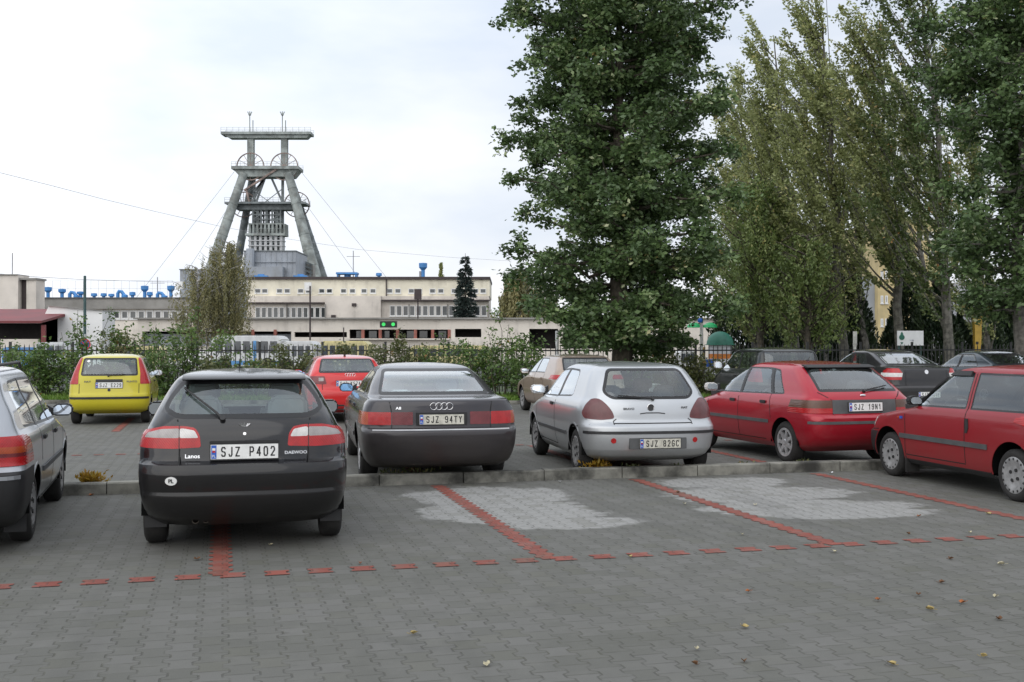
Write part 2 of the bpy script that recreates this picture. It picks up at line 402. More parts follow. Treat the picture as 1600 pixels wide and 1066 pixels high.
row0 = ab(345, 897); row1 = ab(865, 879); row2 = ab(1300, 850)
SP = ((row2[0] - row0[0]) / 2)
RB = (row0[1] + row1[1] + row2[1]) / 3
def S2(a, b): p = S(a, b); return Vector((p.x, p.y))
for i in range(-2, 5):
    a = row0[0] + SP * i
    line_obj(S2(a, RB), S2(a, -0.05))
    line_obj(S2(a, 0.3), S2(a, -RB - 0.15))
for i in range(-3, 6):
    line_obj(S2(row0[0] + SP * i + 0.5, 9.3), S2(row0[0] + SP * i + 0.5, 13.4))
dm = MB(); k = 0
a = row0[0] - SP * 3
while a < row0[0] + SP * 6:
    for b0 in (RB,):
        w, h, wi = 0.088, 0.082, 0.066
        pts = [(-w, -h), (w, -h), (w, -h * 0.45), (wi, -h * 0.2), (wi, h * 0.2), (w, h * 0.45), (w, h), (-w, h), (-w, h * 0.45), (-wi, h * 0.2), (-wi, -h * 0.2), (-w, -h * 0.45)]
        vs = []
        for (x, y) in pts:
            p = S(a + x, b0 + y * (1 if k % 2 else 1)); vs.append((p.x, p.y, 0.0045))
        dm.add(vs, [tuple(range(12))])
    a += 0.309; k += 1
d_ = dm.build('dashed_line', M_red, fix=False); d_['kind'] = 'structure'
d2 = MB()
a = row0[0] - SP * 3
while a < row0[0] + SP * 6:
    vs = [(lambda p: (p.x, p.y, 0.0045))(S(a + x, -RB - 0.1 + y)) for x, y in ((-.07, -.06), (.07, -.06), (.07, .06), (-.07, .06))]
    d2.add(vs, [(0, 1, 2, 3)]); a += 0.309
d2 = d2.build('dashed_line', M_red, fix=False); d2['kind'] = 'structure'
# kerb and grass verge before the fence
e1 = MB()
for (x0, y0), (x1, y1) in zip(VERGE[:-1], VERGE[1:]):
    e1.add([(x0, y0, -0.02), (x1, y1, -0.02), (x1, y1, 0.10), (x0, y0, 0.10), (x1, y1 + 0.12, 0.10), (x0, y0 + 0.12, 0.10)], [(0, 1, 2, 3), (3, 2, 4, 5)])
e1 = e1.build('verge_kerb', M_kerb, fix=False); e1['kind'] = 'structure'
flat('grass_verge', [(x, y + 0.12) for x, y in VERGE] + [(x, y + 6.5) for x, y in VERGE[::-1]], mat('verge_soil', (0.08, 0.14, 0.025), 0.95, var=0.3, scale=1.5, bump=0.4), 0.07)
def verge_y(x):
    for (x0, y0), (x1, y1) in zip(VERGE[:-1], VERGE[1:]):
        if x0 <= x <= x1: return y0 + (y1 - y0) * (x - x0) / (x1 - x0)
    return 31.0
# ------------------------------------------------------------------ factory buildings and headframe
M_cream = mat('cream_render', (0.82, 0.77, 0.63), 0.9, var=0.10, scale=0.25)
M_pink = mat('beige_render', (0.74, 0.68, 0.61), 0.9, var=0.12, scale=0.25)
M_pale = mat('pale_render', (0.80, 0.74, 0.66), 0.9, var=0.10, scale=0.2)
M_white = mat('white_render', (0.80, 0.80, 0.79), 0.85, var=0.05, scale=0.3)
M_wframe = mat('white_frame', (0.75, 0.75, 0.74), 0.6, var=0.05)
M_pane = mat('window_pane', (0.055, 0.065, 0.07), 0.12, var=0.3, scale=0.4, spec=0.8)
M_slate = mat('grey_fascia', (0.30, 0.29, 0.27), 0.85, var=0.12, scale=0.6)
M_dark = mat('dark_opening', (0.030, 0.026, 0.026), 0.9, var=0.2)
M_brown = mat('brown_trim', (0.06, 0.045, 0.045), 0.7)
M_clad = mat('grey_cladding', (0.33, 0.36, 0.40), 0.55, var=0.10, scale=0.3)
M_redpil = mat('red_pillar', (0.35, 0.13, 0.10), 0.8)
M_roofred = mat('red_roof', (0.20, 0.038, 0.042), 0.6, var=0.15, scale=0.5)
M_blue = mat('blue_paint', (0.07, 0.27, 0.62), 0.5, var=0.12, scale=1.0)
M_conc = mat('weathered_steel', (0.33, 0.365, 0.35), 0.75, var=0.28, scale=0.35)
M_steeld = mat('dark_steel', (0.20, 0.225, 0.23), 0.7, var=0.25, scale=0.5)
M_rust = mat('rusty_primer', (0.33, 0.25, 0.22), 0.8, var=0.3, scale=0.6)
M_wire = mat('wire_steel', (0.34, 0.34, 0.36), 0.6)
M_lt = mat('galvanised', (0.50, 0.51, 0.52), 0.6)
M_tar = mat('roofing_felt', (0.12, 0.12, 0.12), 0.9)
M_yellow = mat('yellow_render', (0.58, 0.47, 0.25), 0.9, var=0.14, scale=0.3)

def streak(m, amt=0.22):
    t = m.node_tree; b = [q for q in t.nodes if q.type == 'BSDF_PRINCIPLED'][0]; n = N(t); src = b.inputs['Base Color'].links[0].from_socket
    f = n.noise(n.mapping(n.coord('Object'), 0, (1.3, 1.3, 0.10)), 1.0, 5, 0.65); g = n.noise(n.coord('Object'), 0.9, 4, 0.6)
    c = n.mix(n.m('MULTIPLY', n.smooth(n.m('MULTIPLY', f, g), 0.22, 0.42), amt), src, (0.22, 0.20, 0.17)); t.links.new(c, b.inputs['Base Color'])
for m_ in (M_cream, M_pink, M_pale, M_slate, M_clad, M_yellow): streak(m_, 0.30)
streak(M_conc, 0.45)
def Z(py, d): return CH + (HOR - py) / FPX * d
def X(px, d): return (px - 800) / FPX * d

def windows(parent, d, pxs, y0, y1, depth=0.12, frame=0.10, label=None, mull=True, face=None):
    """windows given by pixel spans on a facade at depth d: frame part with pane sub-part"""
    for (a, b) in pxs:
        x0, x1, z0, z1 = X(a, d), X(b, d), Z(y1, d), Z(y0, d)
        f = MB(); fr = frame
        f.box(x0, x0 + fr, d - 0.05, d + 0.1, z0, z1); f.box(x1 - fr, x1, d - 0.05, d + 0.1, z0, z1)
        f.box(x0 + fr, x1 - fr, d - 0.05, d + 0.1, z0, z0 + fr); f.box(x0 + fr, x1 - fr, d - 0.05, d + 0.1, z1 - fr, z1)
        if mull and (x1 - x0) > 1.1: xm = (x0 + x1) / 2; f.box(xm - fr / 2, xm + fr / 2, d - 0.045, d + 0.1, z0 + fr, z1 - fr)
        f.box(x0 - 0.04, x1 + 0.04, d - 0.10, d - 0.002, z0 - 0.08, z0 - 0.004)
        w = f.build('window', M_wframe, parent, loc=-parent.location)
        p = MB(); p.box(x0 + fr, x1 - fr, d - 0.01, d + 0.02, z0 + fr, z1 - fr); p.build('pane', M_pane, w)

def rel(o, parent): o.location = -parent.location; return o
def bld(name, label, cat, d, px, group=None): return thing(name, label, cat, (X(px, d), d, 0), 0, group)

# low workshop range in front
D = 100.0
t = bld('workshop_building', 'long low pale workshop range with flat roof and dark garage openings', 'building', D, 560)
m = MB(); x0, x1 = X(215, D), X(1120, D); zt = Z(499, D)
def front_with_holes(mb, x0, x1, z0, z1, d, holes, thick=0.35):
    xs = sorted(set([x0, x1] + [h[0] for h in holes] + [h[1] for h in holes])); 
    for a, b in zip(xs[:-1], xs[1:]):
        zs = [z0]; hh = [h for h in holes if h[0] <= a + 1e-6 and h[1] >= b - 1e-6]
        segs = [(z0, z1)]
        for h in hh:
            n = []
            for s0, s1 in segs:
                if h[3] <= s0 or h[2] >= s1: n.append((s0, s1)); continue
                if h[2] > s0: n.append((s0, h[2]))
                if h[3] < s1: n.append((h[3], s1))
            segs = n
        for s0, s1 in segs: mb.box(a, b, d, d + thick, s0, s1)
holes = [(X(a, D), X(b, D), Z(y1, D), Z(y0, D)) for a, b, y0, y1 in ((222, 455, 518, 541), (460, 542, 519, 527), (546, 702, 515, 529), (711, 752, 514, 527), (827, 872, 514, 545), (880, 935, 515, 545), (940, 1000, 515, 545))]
front_with_holes(m, x0, x1, 0, zt, D, holes)
m.box(x0, x1, D + 0.35, D + 9, zt - 0.3, zt - 0.05); m.box(x0, x0 + .3, D + .35, D + 9, 0, zt - .3); m.box(x1 - .3, x1, D + .35, D + 9, 0, zt - .3)
rel(m.build('wall', M_pale, t), t)
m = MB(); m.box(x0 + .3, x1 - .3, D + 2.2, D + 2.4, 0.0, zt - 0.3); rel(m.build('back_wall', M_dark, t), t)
m = MB(); m.box(x0 - 0.3, x1 + 0.3, D - 0.35, D + 9, zt, zt + 0.14); rel(m.build('roof', M_slate, t), t)
for px in (567, 594, 621, 649, 676, 702, 430, 395, 350):
    m = MB(); x = X(px, D); m.box(x - 0.13, x + 0.13, D - 0.06, D + 0.30, Z(529, D), Z(515, D) - 0.01); rel(m.build('pillar', M_redpil, t), t)
m = MB(); m.box(X(545, D), X(703, D), D - 0.5, D - 0.003, Z(531, D), Z(529, D)); rel(m.build('ledge', M_pale, t), t)
m = MB(); m.box(X(222, D), X(455, D), D + 0.8, D + 0.9, 0.0, Z(522, D)); rel(m.build('roller_door', M_clad, t), t)
for px in (560, 580, 600, 640, 660, 690):
    m = MB(); x = X(px, D); m.box(x - 0.35, x + 0.35, D + 1.2, D + 1.3, Z(528, D), Z(517, D)); rel(m.build('inner_window', M_pane, t), t)

# main office block: three floors
D = 115.0
t = bld('office_block', 'cream three storey office block with small square top windows and flat dark rimmed roof', 'building', D, 600)
zt = Z(437, D)
m = MB(); m.box(X(385, D), X(765, D), D, D + 11, Z(463, D), zt)
rel(m.build('upper_wall', M_cream, t), t)
m = MB(); m.box(X(388, D), X(511, D), D - 0.6, D + 11, 0, Z(463, D) - 0.002); m.box(X(597, D), X(764, D), D - 0.6, D + 11, 0, Z(463, D) - 0.002)
rel(m.build('lower_wall', M_pink, t), t)
m = MB(); m.box(X(511, D) + 0.002, X(597, D) - 0.002, D - 1.2, D + 11, 0, Z(463, D) - 0.002); rel(m.build('stair_block', M_pink, t), t)
m = MB(); m.box(X(384, D), X(766, D), D - 0.25, D + 11.2, zt, zt + 0.28); rel(m.build('roof', M_brown, t), t)
m = MB(); m.box(X(380, D), X(509, D), D - 1.1, D - 0.61, Z(475, D), Z(473, D)); m.box(X(598, D), X(766, D), D - 1.1, D - 0.61, Z(471, D), Z(469, D)); rel(m.build('canopy', M_brown, t), t)
m = MB(); m.box(X(603, D), X(604.6, D), D - 0.2, D - 0.02, Z(463, D), zt); rel(m.build('downpipe', M_brown, t), t)
up = []
for a in (398, 409, 432, 444, 465, 477, 498, 510, 532, 546, 564, 578, 604, 617, 638, 650, 671, 684, 705, 717, 738, 750): up.append((a, a + 9.6))
windows(t, D, up, 451, 458.5, mull=False, frame=0.07)
lo = [(399 + i * 9.3, 399 + i * 9.3 + 8.3) for i in range(12)]
windows(t, D - 0.6, lo, 480, 497, mull=True, frame=0.08)
lo = [(609 + i * 10.2, 609 + i * 10.2 + 9) for i in range(15)]
windows(t, D - 0.6, lo, 477.5, 494, mull=True, frame=0.08)

for px in (511.5, 450, 640, 700, 764):
    m = MB(); x = X(px, D); yy = D - 0.7 if px != 511.5 else D - 1.3; m.tube([(x, yy, 0), (x, yy, Z(476, D))], 0.06, 6); rel(m.build('rain_pipe', M_slate, t), t)
for px, py in ((556, 477), (524, 495)):
    m = MB(); m.box(X(px, D) - .22, X(px, D) + .22, D - 1.4, D - 1.21, Z(py, D) - .15, Z(py, D) + .15); rel(m.build('wall_vent', M_brown, t), t)
# left range with dark fascia
D = 107.0
t = bld('factory_range', 'long low factory range with grey slate fascia under the row of blue roof vents', 'building', D, 170)
zt = Z(467, D)
m = MB(); m.box(X(40, D), X(300, D), D, D + 10, 0, Z(483, D)); rel(m.build('wall', M_pale, t), t)
m = MB(); m.box(X(50, D), X(300, D), D - 0.4, D + 10, Z(483, D) + 0.002, zt); rel(m.build('fascia', M_slate, t), t)
m = MB(); m.box(X(50, D), X(300, D), D - 0.5, D + 10.1, zt, zt + 0.12); rel(m.build('roof', M_tar, t), t)
windows(t, D, [(a, a + 12) for a in range(150, 290, 13)], 485, 499, frame=0.14)
ROOFL = zt + 0.12

# beige block at the far left
D = 96.0
t = bld('stair_tower', 'plain beige windowless block standing left of the slate topped range', 'building', D, 20)
m = MB(); m.box(X(-60, D), X(28, D), D, D + 2.2, 0, Z(430, D)); m.box(X(38, D), X(53, D), D + 0.4, D + 2.2, 0, Z(437, D)); rel(m.build('wall', M_pink, t), t)
m = MB(); m.box(X(28, D) + .002, X(38, D) - .002, D + 0.7, D + 2.2, 0, Z(437, D)); rel(m.build('recess', M_brown, t), t)
m = MB(); m.box(X(28.2, D), X(54.5, D), D + 0.2, D + 2.4, Z(437, D) + .002, Z(434, D)); m.box(X(-62, D), X(28, D), D - 0.15, D + 2.3, Z(430, D) + .002, Z(428.6, D)); rel(m.build('roof', M_slate, t), t)
m = MB(); x = X(11, D); m.tube([(x, D + 1, Z(430, D)), (x, D + 1, Z(394, D))], 0.045, 6); tag(m.build('roof_mast', M_wire), 'thin bare mast on the roof of the beige block', 'mast')

# red roofed shed and white gable wall
D = 76.0
t = bld('shed', 'low shed with dark red roof and open dark front', 'building', D, 20)
m = MB(); m.prism([(D - 1, Z(502, D)), (D + 6, Z(481, D) + 0.1), (D + 6, Z(481, D) - 0.1), (D - 1, Z(502, D) - 0.15)], X(-80, D), X(74, D), axis='x'); rel(m.build('roof', M_roofred, t), t)
m = MB(); m.box(X(-80, D), X(70, D), D - 0.9, D - 0.75, Z(505, D), Z(502, D) - .16); rel(m.build('gutter', M_wframe, t), t)
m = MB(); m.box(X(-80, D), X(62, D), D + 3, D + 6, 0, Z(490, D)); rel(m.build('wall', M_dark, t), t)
m = MB(); m.box(X(70, D), X(76, D), D - 0.6, D - 0.4, 0, Z(508, D)); rel(m.build('end_panel', M_roofred, t), t)
m = MB(); m.box(X(-80, D), X(62, D), D - 0.3, D, 0, Z(530, D)); rel(m.build('low_wall', M_pale, t), t)
t = bld('gable_building', 'bright white blank walled building beside the red roofed shed', 'building', 79, 110)
D = 79.0
m = MB(); m.prism([(X(66, D), 0), (X(160, D), 0), (X(160, D), Z(486, D)), (X(126, D), Z(483, D)), (X(76, D), Z(478.5, D)), (X(66, D), Z(500, D))], D, D + 2.5, axis='y'); rel(m.build('wall', M_white, t), t)
m = MB(); m.prism([(X(75, D), Z(478.5, D) + .004), (X(126, D), Z(483, D) + .004), (X(161, D), Z(486, D) + .004), (X(161, D), Z(485, D)), (X(126, D), Z(482, D)), (X(75, D), Z(477.5, D))], D - 0.15, D + 2.7, axis='y'); rel(m.build('roof', M_slate, t), t)

# blue ventilators on the left roof (each its own thing)
def vent(px, d, zbase, h, kind, label, w=1.0):
    t = thing('roof_vent', label, 'roof vent', (X(px, d), d, zbase), 0, 'blue vents on the factory roofs')
    k = MB()
    if kind == 0:                                   # stack with a wide hopper hood
        k.cyl((0, 0, 0), 0.36 * w, h * 0.6, 12); k.build('duct', M_blue, t, smooth=True)
        k = MB(); k.lathe([(0.36 * w, h * 0.55), (0.78 * w, h * 0.72), (0.80 * w, h), (0.01, h + 0.05)], n=14); k.build('hood', M_blue, t, smooth=True)
    elif kind == 1:                                 # bent duct
        k.tube([(-0.5 * w, 0, 0), (-0.5 * w, 0, h * 0.6), (-0.25 * w, 0, h * 0.85), (0.25 * w, 0, h * 0.8), (0.75 * w, 0, h * 0.4)], 0.34 * w, 10); k.build('duct', M_blue, t, smooth=True)
        k = MB(); k.lathe([(0.3 * w, 0), (0.62 * w, 0.16), (0.62 * w, h * 0.4), (0.3 * w, h * 0.5)], c=(0.85 * w, 0, 0), n=12); k.build('hood', M_blue, t, smooth=True)
    else:                                           # squat cowl
        k.lathe([(0.3 * w, 0), (0.34 * w, h * 0.4), (0.66 * w, h * 0.5), (0.6 * w, h * 0.95), (0.01, h)], n=14); k.build('cowl', M_blue, t, smooth=True)
    return t
LD = 110.0
vs = [(63, 15, 0, 'blue vent nearest the beige block, flared hood'), (75, 18, 0, 'tall blue vent second from the beige block'), (97, 15, 0, 'blue flared vent left of the green pole'),
      (113, 12, 1, 'bent blue duct vent just left of the green pole'), (126, 11, 0, 'short blue vent against the left side of the green pole'), (147, 9, 2, 'smallest blue cowl right of the green pole'),
      (162, 9, 2, 'slim blue cowl second right of the green pole'), (174, 8, 2, 'squat blue cowl between slim cowl and big bent duct'), (188, 14, 1, 'big bent blue duct in mid roof'),
      (207, 11, 2, 'round blue cowl alone right of the big bent duct'), (226, 20, 0, 'tall blue vent with a second hood beside it'), (234, 11, 2, 'small blue cowl tucked beside the tall vent'),
      (250, 11, 1, 'bent blue duct left of the last tall vent'), (267, 20, 0, 'last tall blue vent next to the grey clad building')]
for px, hp, kd, lb in vs: vent(px, LD, ROOFL, hp / FPX * LD, kd, lb, w=0.46 if kd != 1 else 0.50)
DB = 118.0; ZB = Z(437, 115) + 0.28
vent(661, DB, ZB, 24 / FPX * DB, 0, 'tall blue vent standing alone on the office roof', 0.55)
vent(592, DB, ZB, 9 / FPX * DB, 2, 'small blue cowl mid way along the office roof', 0.5)
t = thing('roof_cooler', 'blue table shaped cooling unit on the office roof', 'cooling unit', (X(543, DB), DB, ZB))
k = MB(); k.box(-1.1, 1.1, -0.8, 0.8, 0.42, 0.62); k.build('top', M_blue, t)
for sx in (-1, 1):
    k = MB(); k.box(sx * 0.95 - 0.08, sx * 0.95 + 0.08, -0.7, 0.7, 0, 0.42); k.build('leg', M_blue, t)
k = MB(); k.lathe([(0.35, 0), (0.35, 0.41)], n=10); k.build('fan_duct', M_blue, t)
for px, lb in ((408, 'low blue box by the cladding on the office roof'), (470, 'low blue box in front of the sloping gallery')):
    k = MB(); k.box(-0.7, 0.7, -0.5, 0.5, 0, 0.3); k.box(-0.3, 0.3, -0.3, 0.3, 0.3, 0.45); tag(k.build('roof_box', M_blue, loc=(X(px, DB), DB, ZB)), lb, 'roof box')
for px, d, y0, y1, lb in ((552, 118, 437, 392, 'thin aerial on the office roof near the cooling unit'), (246, 110, 467, 433, 'thin aerial among the blue vents'), (657, 118, 437, 424, 'short dark flue beside the tall blue vent')):
    k = MB(); z0 = Z(y0, d); k.tube([(X(px, d), d, z0), (X(px, d), d, Z(y1, d))], 0.05 if y0 - y1 > 20 else 0.16, 6); 
    if y0 - y1 > 20: k.bar((X(px, d) - 0.7, d, Z(y1, d) - 0.6), (X(px, d) + 0.7, d, Z(y1, d) - 0.6), 0.05)
    tag(k.build('aerial' if y0 - y1 > 20 else 'flue', M_wire), lb, 'aerial' if y0 - y1 > 20 else 'flue')
# rail on the left roof
k = MB()
for i, px in enumerate(range(58, 272, 12)): k.bar((X(px, 114), 114, ROOFL), (X(px, 114), 114, ROOFL + 2.0), 0.02)
for z in (1.2, 2.0): k.bar((X(58, 114), 114, ROOFL + z), (X(270, 114), 114, ROOFL + z), 0.02)
tag(k.build('roof_railing', M_lt), 'thin pale railing behind the row of blue vents', 'railing')

# small white lamp boxes fixed to the facades
for px, py, d, lb in ((282, 446, 129, 'white lamp box at the corner of the grey clad wing'), (383, 447, 114.2, 'white lamp box at the left corner of the office block'), (482, 448, 114.4, 'white lamp box between top floor windows of the office')):
    k = MB(); k.box(-0.35, 0.35, -0.1, 0.1, -0.42, 0.42); k.box(-0.12, 0.12, -0.16, -0.1, -0.15, 0.2); tag(k.build('wall_lamp', M_white, loc=(X(px, d), d - 0.3, Z(py, d))), lb, 'lamp box')

# ------------------------------------------------------------------ grey clad shaft building and gallery
D = 250.0
t = bld('shaft_building', 'grey metal clad shaft building at the foot of the headframe', 'building', D, 420)
def clad(mb, x0, x1, z0, z1, y0, y1, step=1.2):
    mb.box(x0, x1, y0, y1, z0, z1); x = x0 + step
    while x < x1 - 0.2: mb.box(x - 0.06, x + 0.06, y0 - 0.12, y0 - 0.003, z0, z1 - 0.05); x += step
m = MB(); clad(m, X(381, D), X(462, D), 0, Z(393, D), D, D + 14); rel(m.build('tall_hall', M_clad, t), t)
m = MB(); clad(m, X(277, D), X(380.8, D), 0, Z(421, D), D + 2, D + 14); rel(m.build('low_wing', M_clad, t), t)
m = MB(); m.box(X(384, D), X(462, D), D - 0.4, D - 0.13, Z(410, D), Z(409, D)); m.box(X(382, D), X(445, D), D - 2.5, D - 0.13, 0, Z(418, D)); m.cyl((X(393, D), D - 1.2, Z(418, D)), 0.9, (418 - 393) / FPX * D + 0.5, 10); rel(m.build('annex', M_clad, t), t)
m = MB(); m.box(X(380, D), X(463, D), D - 0.25, D + 14.2, Z(393, D) + .01, Z(391.5, D)); m.box(X(276, D), X(380, D), D + 1.7, D + 14.2, Z(421, D) + .01, Z(419.7, D)); rel(m.build('roof', M_steeld, t), t)
t = bld('conveyor_gallery', 'dark striped sloping gallery between the clad hall and the right leg', 'gallery', 262, 475)
D = 262.0; m = MB()
for k_ in range(5):
    y = 404 + k_ * 6.5; a = Vector((X(462, D), D, Z(y, D))); b = Vector((X(488, D), D, Z(y + 10, D))); m.bar(a, b, 0.5, 0.42)
for px in (463, 470, 477, 485):
    dz = (px - 462) * 10 / 26; m.bar((X(px, D), D, Z(404 + dz, D)), (X(px, D), D, Z(440, D)), 0.3)
rel(m.build('truss', M_steeld, t), t)
m = MB(); m.add([(X(462, D), D + 1, Z(404, D)), (X(488, D), D + 1, Z(414, D)), (X(488, D), D + 1, 0), (X(462, D), D + 1, 0), (X(462, D), D + 4, Z(404, D)), (X(488, D), D + 4, Z(414, D)), (X(488, D), D + 4, 0), (X(462, D), D + 4, 0)], [(0, 1, 2, 3), (4, 7, 6, 5), (0, 4, 5, 1), (1, 5, 6, 2), (3, 7, 4, 0)])
rel(m.build('wall', M_slate, t), t)

# ------------------------------------------------------------------ mine headframe
D = 320.0; PM = FPX / D
t = thing('headframe', 'tall grey steel mine headframe with four winding wheels and twin upper columns', 'headframe', (X(418, D), D, 0))
def hx(px): return (px - 418) / PM
def hz(py): return Z(py, D)
for nm, y0, y1, pa, pb, dp in (('top_platform', 208, 212, 348, 488, 5.0), ('wheel_deck', 262.5, 267, 366, 470, 7.5), ('middle_deck', 318, 321, 356, 481, 8.0), ('lower_gallery', 366, 369.5, 386, 448, 5.0)):
    m = MB(); m.box(hx(pa), hx(pb), -dp / 2, dp / 2, hz(y1), hz(y0))
    if nm == 'top_platform': m.prism([(hx(352), hz(y1) - .01), (hx(485), hz(y1) - .01), (hx(480), hz(217)), (hx(360), hz(217))], -1.7, 1.7, axis='y')
    if nm == 'wheel_deck': m.prism([(hx(368), hz(y1) - .01), (hx(469), hz(y1) - .01), (hx(460), hz(278)), (hx(378), hz(278))], -2.6, 2.6, axis='y')
    if nm == 'middle_deck': m.box(hx(372), hx(462), -2.2, 2.2, hz(329), hz(y1) - .01)
    m.build(nm, M_conc if nm != 'middle_deck' else M_steeld, t)
    r = MB(); n_ = 15
    for fy in (-dp / 2 + .05, dp / 2 - .05):
        for i in range(n_ + 1):
            x = hx(pa) + 0.05 + (hx(pb) - hx(pa) - 0.1) * i / n_; r.bar((x, fy, hz(y0)), (x, fy, hz(y0) + 1.2), 0.07)
        for z in (0.65, 1.2): r.bar((hx(pa), fy, hz(y0) + z), (hx(pb), fy, hz(y0) + z), 0.06)
    r.build('railing', M_conc, t)
for px in (392, 444.5):
    m = MB(); m.box(hx(px - 4.8), hx(px + 4.8), -1.0, 1.0, hz(262.5), hz(217) - .01); m.build('upper_column', M_conc, t)
for a in ((390, 174), (395, 188), (441, 174), (446, 188)):
    m = MB(); m.tube([(hx(a[0]), 0, hz(208)), (hx(a[0]), 0, hz(a[1]))], 0.14, 6)
    if a[1] == 174:
        for s_ in (-1, 1): m.bar((hx(a[0]), 0, hz(181)), (hx(a[0]) + s_ * 0.6, 0, hz(174.5)), 0.25)
        m.box(hx(a[0]) - .35, hx(a[0]) + .35, -.3, .3, hz(180), hz(178))
    m.build('mast', M_conc, t)
def sheave(px, py, r, y):
    m = MB(); c = Vector((hx(px), y, hz(py)))
    m.lathe([(r - 0.16, -0.18), (r + 0.12, -0.22), (r + 0.12, 0.22), (r - 0.16, 0.18)], c=c, n=40, axis='y', closed=True)
    for i in range(12):
        a = 2 * pi * i / 12; m.bar(c, c + Vector((cos(a) * (r - 0.1), 0, sin(a) * (r - 0.1))), 0.13)
    m.cyl(c - Vector((0, 0.5, 0)), 0.55, 1.0, 12, 'y'); m.build('winding_wheel', M_rust, t)
sheave(393.5, 262, 3.85, -1.9); sheave(446, 262, 3.85, -1.9); sheave(377, 318, 3.6, 2.6); sheave(461, 318, 3.6, 2.6)
def leg(pa, ya, pb, yb, w0, w1, y0, y1, m_, seg=11):
    m = MB(); A = Vector((hx(pa), y0, hz(ya))); Bp = Vector((hx(pb), y1, hz(yb)))
    m.tube([A, Bp], w0 / PM / 2, 16, w1 / PM / 2)
    for i in range(1, seg):
        f = i / seg; c = A.lerp(Bp, f); r = (w0 + (w1 - w0) * f) / PM / 2 + 0.09; d = (Bp - A).normalized()
        m.tube([c - d * 0.16, c + d * 0.16], r, 16)
    m.build('leg', m_, t, smooth=True)
leg(384, 273, 303, 538, 13, 20, -2.5, -9, M_conc); leg(453, 273, 528, 538, 13, 22, -2.5, -9, M_conc)
leg(392, 270, 329, 538, 11, 15, 2.5, 14, M_steeld); leg(449, 270, 529, 538, 10, 14, 2.5, 14, M_steeld)
m = MB()
for px in (397, 410, 427, 440):
    for yy in (-1.6, 1.6): m.bar((hx(px), yy, hz(318)), (hx(px), yy, hz(430)), 0.42)
for i in range(11):
    z0, z1 = hz(322 + i * 7.2), hz(322 + (i + 1) * 7.2)
    for yy in (-1.6, 1.6):
        m.bar((hx(396), yy, z0), (hx(441), yy, z0), 0.25)
        for a, b in ((397, 410), (427, 440)): m.bar((hx(a if i % 2 else b), yy, z0), (hx(b if i % 2 else a), yy, z1), 0.2)
for px in (404, 418, 434): m.box(hx(px - 2.2), hx(px + 2.2), -1.4, 1.4, hz(350), hz(326))
m.build('guide_tower', M_steeld, t)
m = MB()
for px in range(391, 446, 6): m.box(hx(px), hx(px + 3), -2.2, 2.2, hz(366), hz(351))
m.box(hx(390), hx(444), -2.0, 2.0, hz(352), hz(350)); m.build('hoist_frame', M_conc, t)
m = MB()
for px in range(391, 446, 8): m.box(hx(px), hx(px + 4), -1.9, 1.9, hz(393), hz(370))
for y in (376, 384): m.box(hx(390), hx(444), -2.1, 2.1, hz(y + 1.6), hz(y))
m.build('lower_frame', M_lt, t)
m = MB()
for a, b in (((411, 278), (394, 318)), ((424, 278), (442, 318)), ((414, 278), (400, 316)), ((396, 300), (412, 282)), ((394, 296), (440, 330)), ((440, 296), (396, 330))): m.bar((hx(a[0]), 0, hz(a[1])), (hx(b[0]), 0, hz(b[1])), 0.55 if b[1] < 325 else 0.2)
for px in (396.5, 441): m.bar((hx(px), 0.5, hz(276)), (hx(px), 0.5, hz(350)), 0.7)
m.build('brace', M_steeld, t)
m = MB(); m.bar((hx(385), -2.9, hz(300)), (hx(437), -2.9, hz(266)), 0.7, 0.5); m.bar((hx(388), -2.9, hz(297)), (hx(394), -2.9, hz(322)), 0.5); m.build('stair', M_rust, t)
m = MB(); m.box(hx(352) - 3.2, hx(352) - 2.5, 0, 1, hz(206), hz(200)); 
# winding ropes
for a, b, lb in (((366, 268), (228, 446), 'upper left winding rope running down from the wheel deck'), ((358, 322), (292, 424), 'lower left winding rope running down from the middle deck'),
                 ((470, 268), (604, 434), 'upper right winding rope running down from the wheel deck'), ((480, 322), (553, 424), 'lower right winding rope running down from the middle deck')):
    m = MB(); A = Vector((X(a[0], D), D, Z(a[1], D))); Bq = Vector((X(b[0], D), D, Z(b[1], D))); Bq = A + (Bq - A) * 1.12
    m.tube([A, Bq], 0.05, 5); tag(m.build('winding_rope', M_wire), lb, 'rope')
def wire(pts, r, label, n=5):
    m = MB(); P = [at(px, d, py) for px, py, d in pts]; m.tube(P, r, n); tag(m.build('overhead_wire', M_wire), label, 'wire')
wire([(-60, 258, 60), (0, 270, 62), (80, 290, 66), (160, 311, 72), (240, 330, 80), (345, 354, 92), (440, 372, 104), (560, 390, 120), (700, 402, 140), (800, 408, 155)], 0.014, 'long sagging power line crossing the sky behind the headframe')
wire([(0, 428, 98), (60, 433, 104), (130, 437, 112), (275, 441, 120)], 0.022, 'thin level wire just above the blue vents')

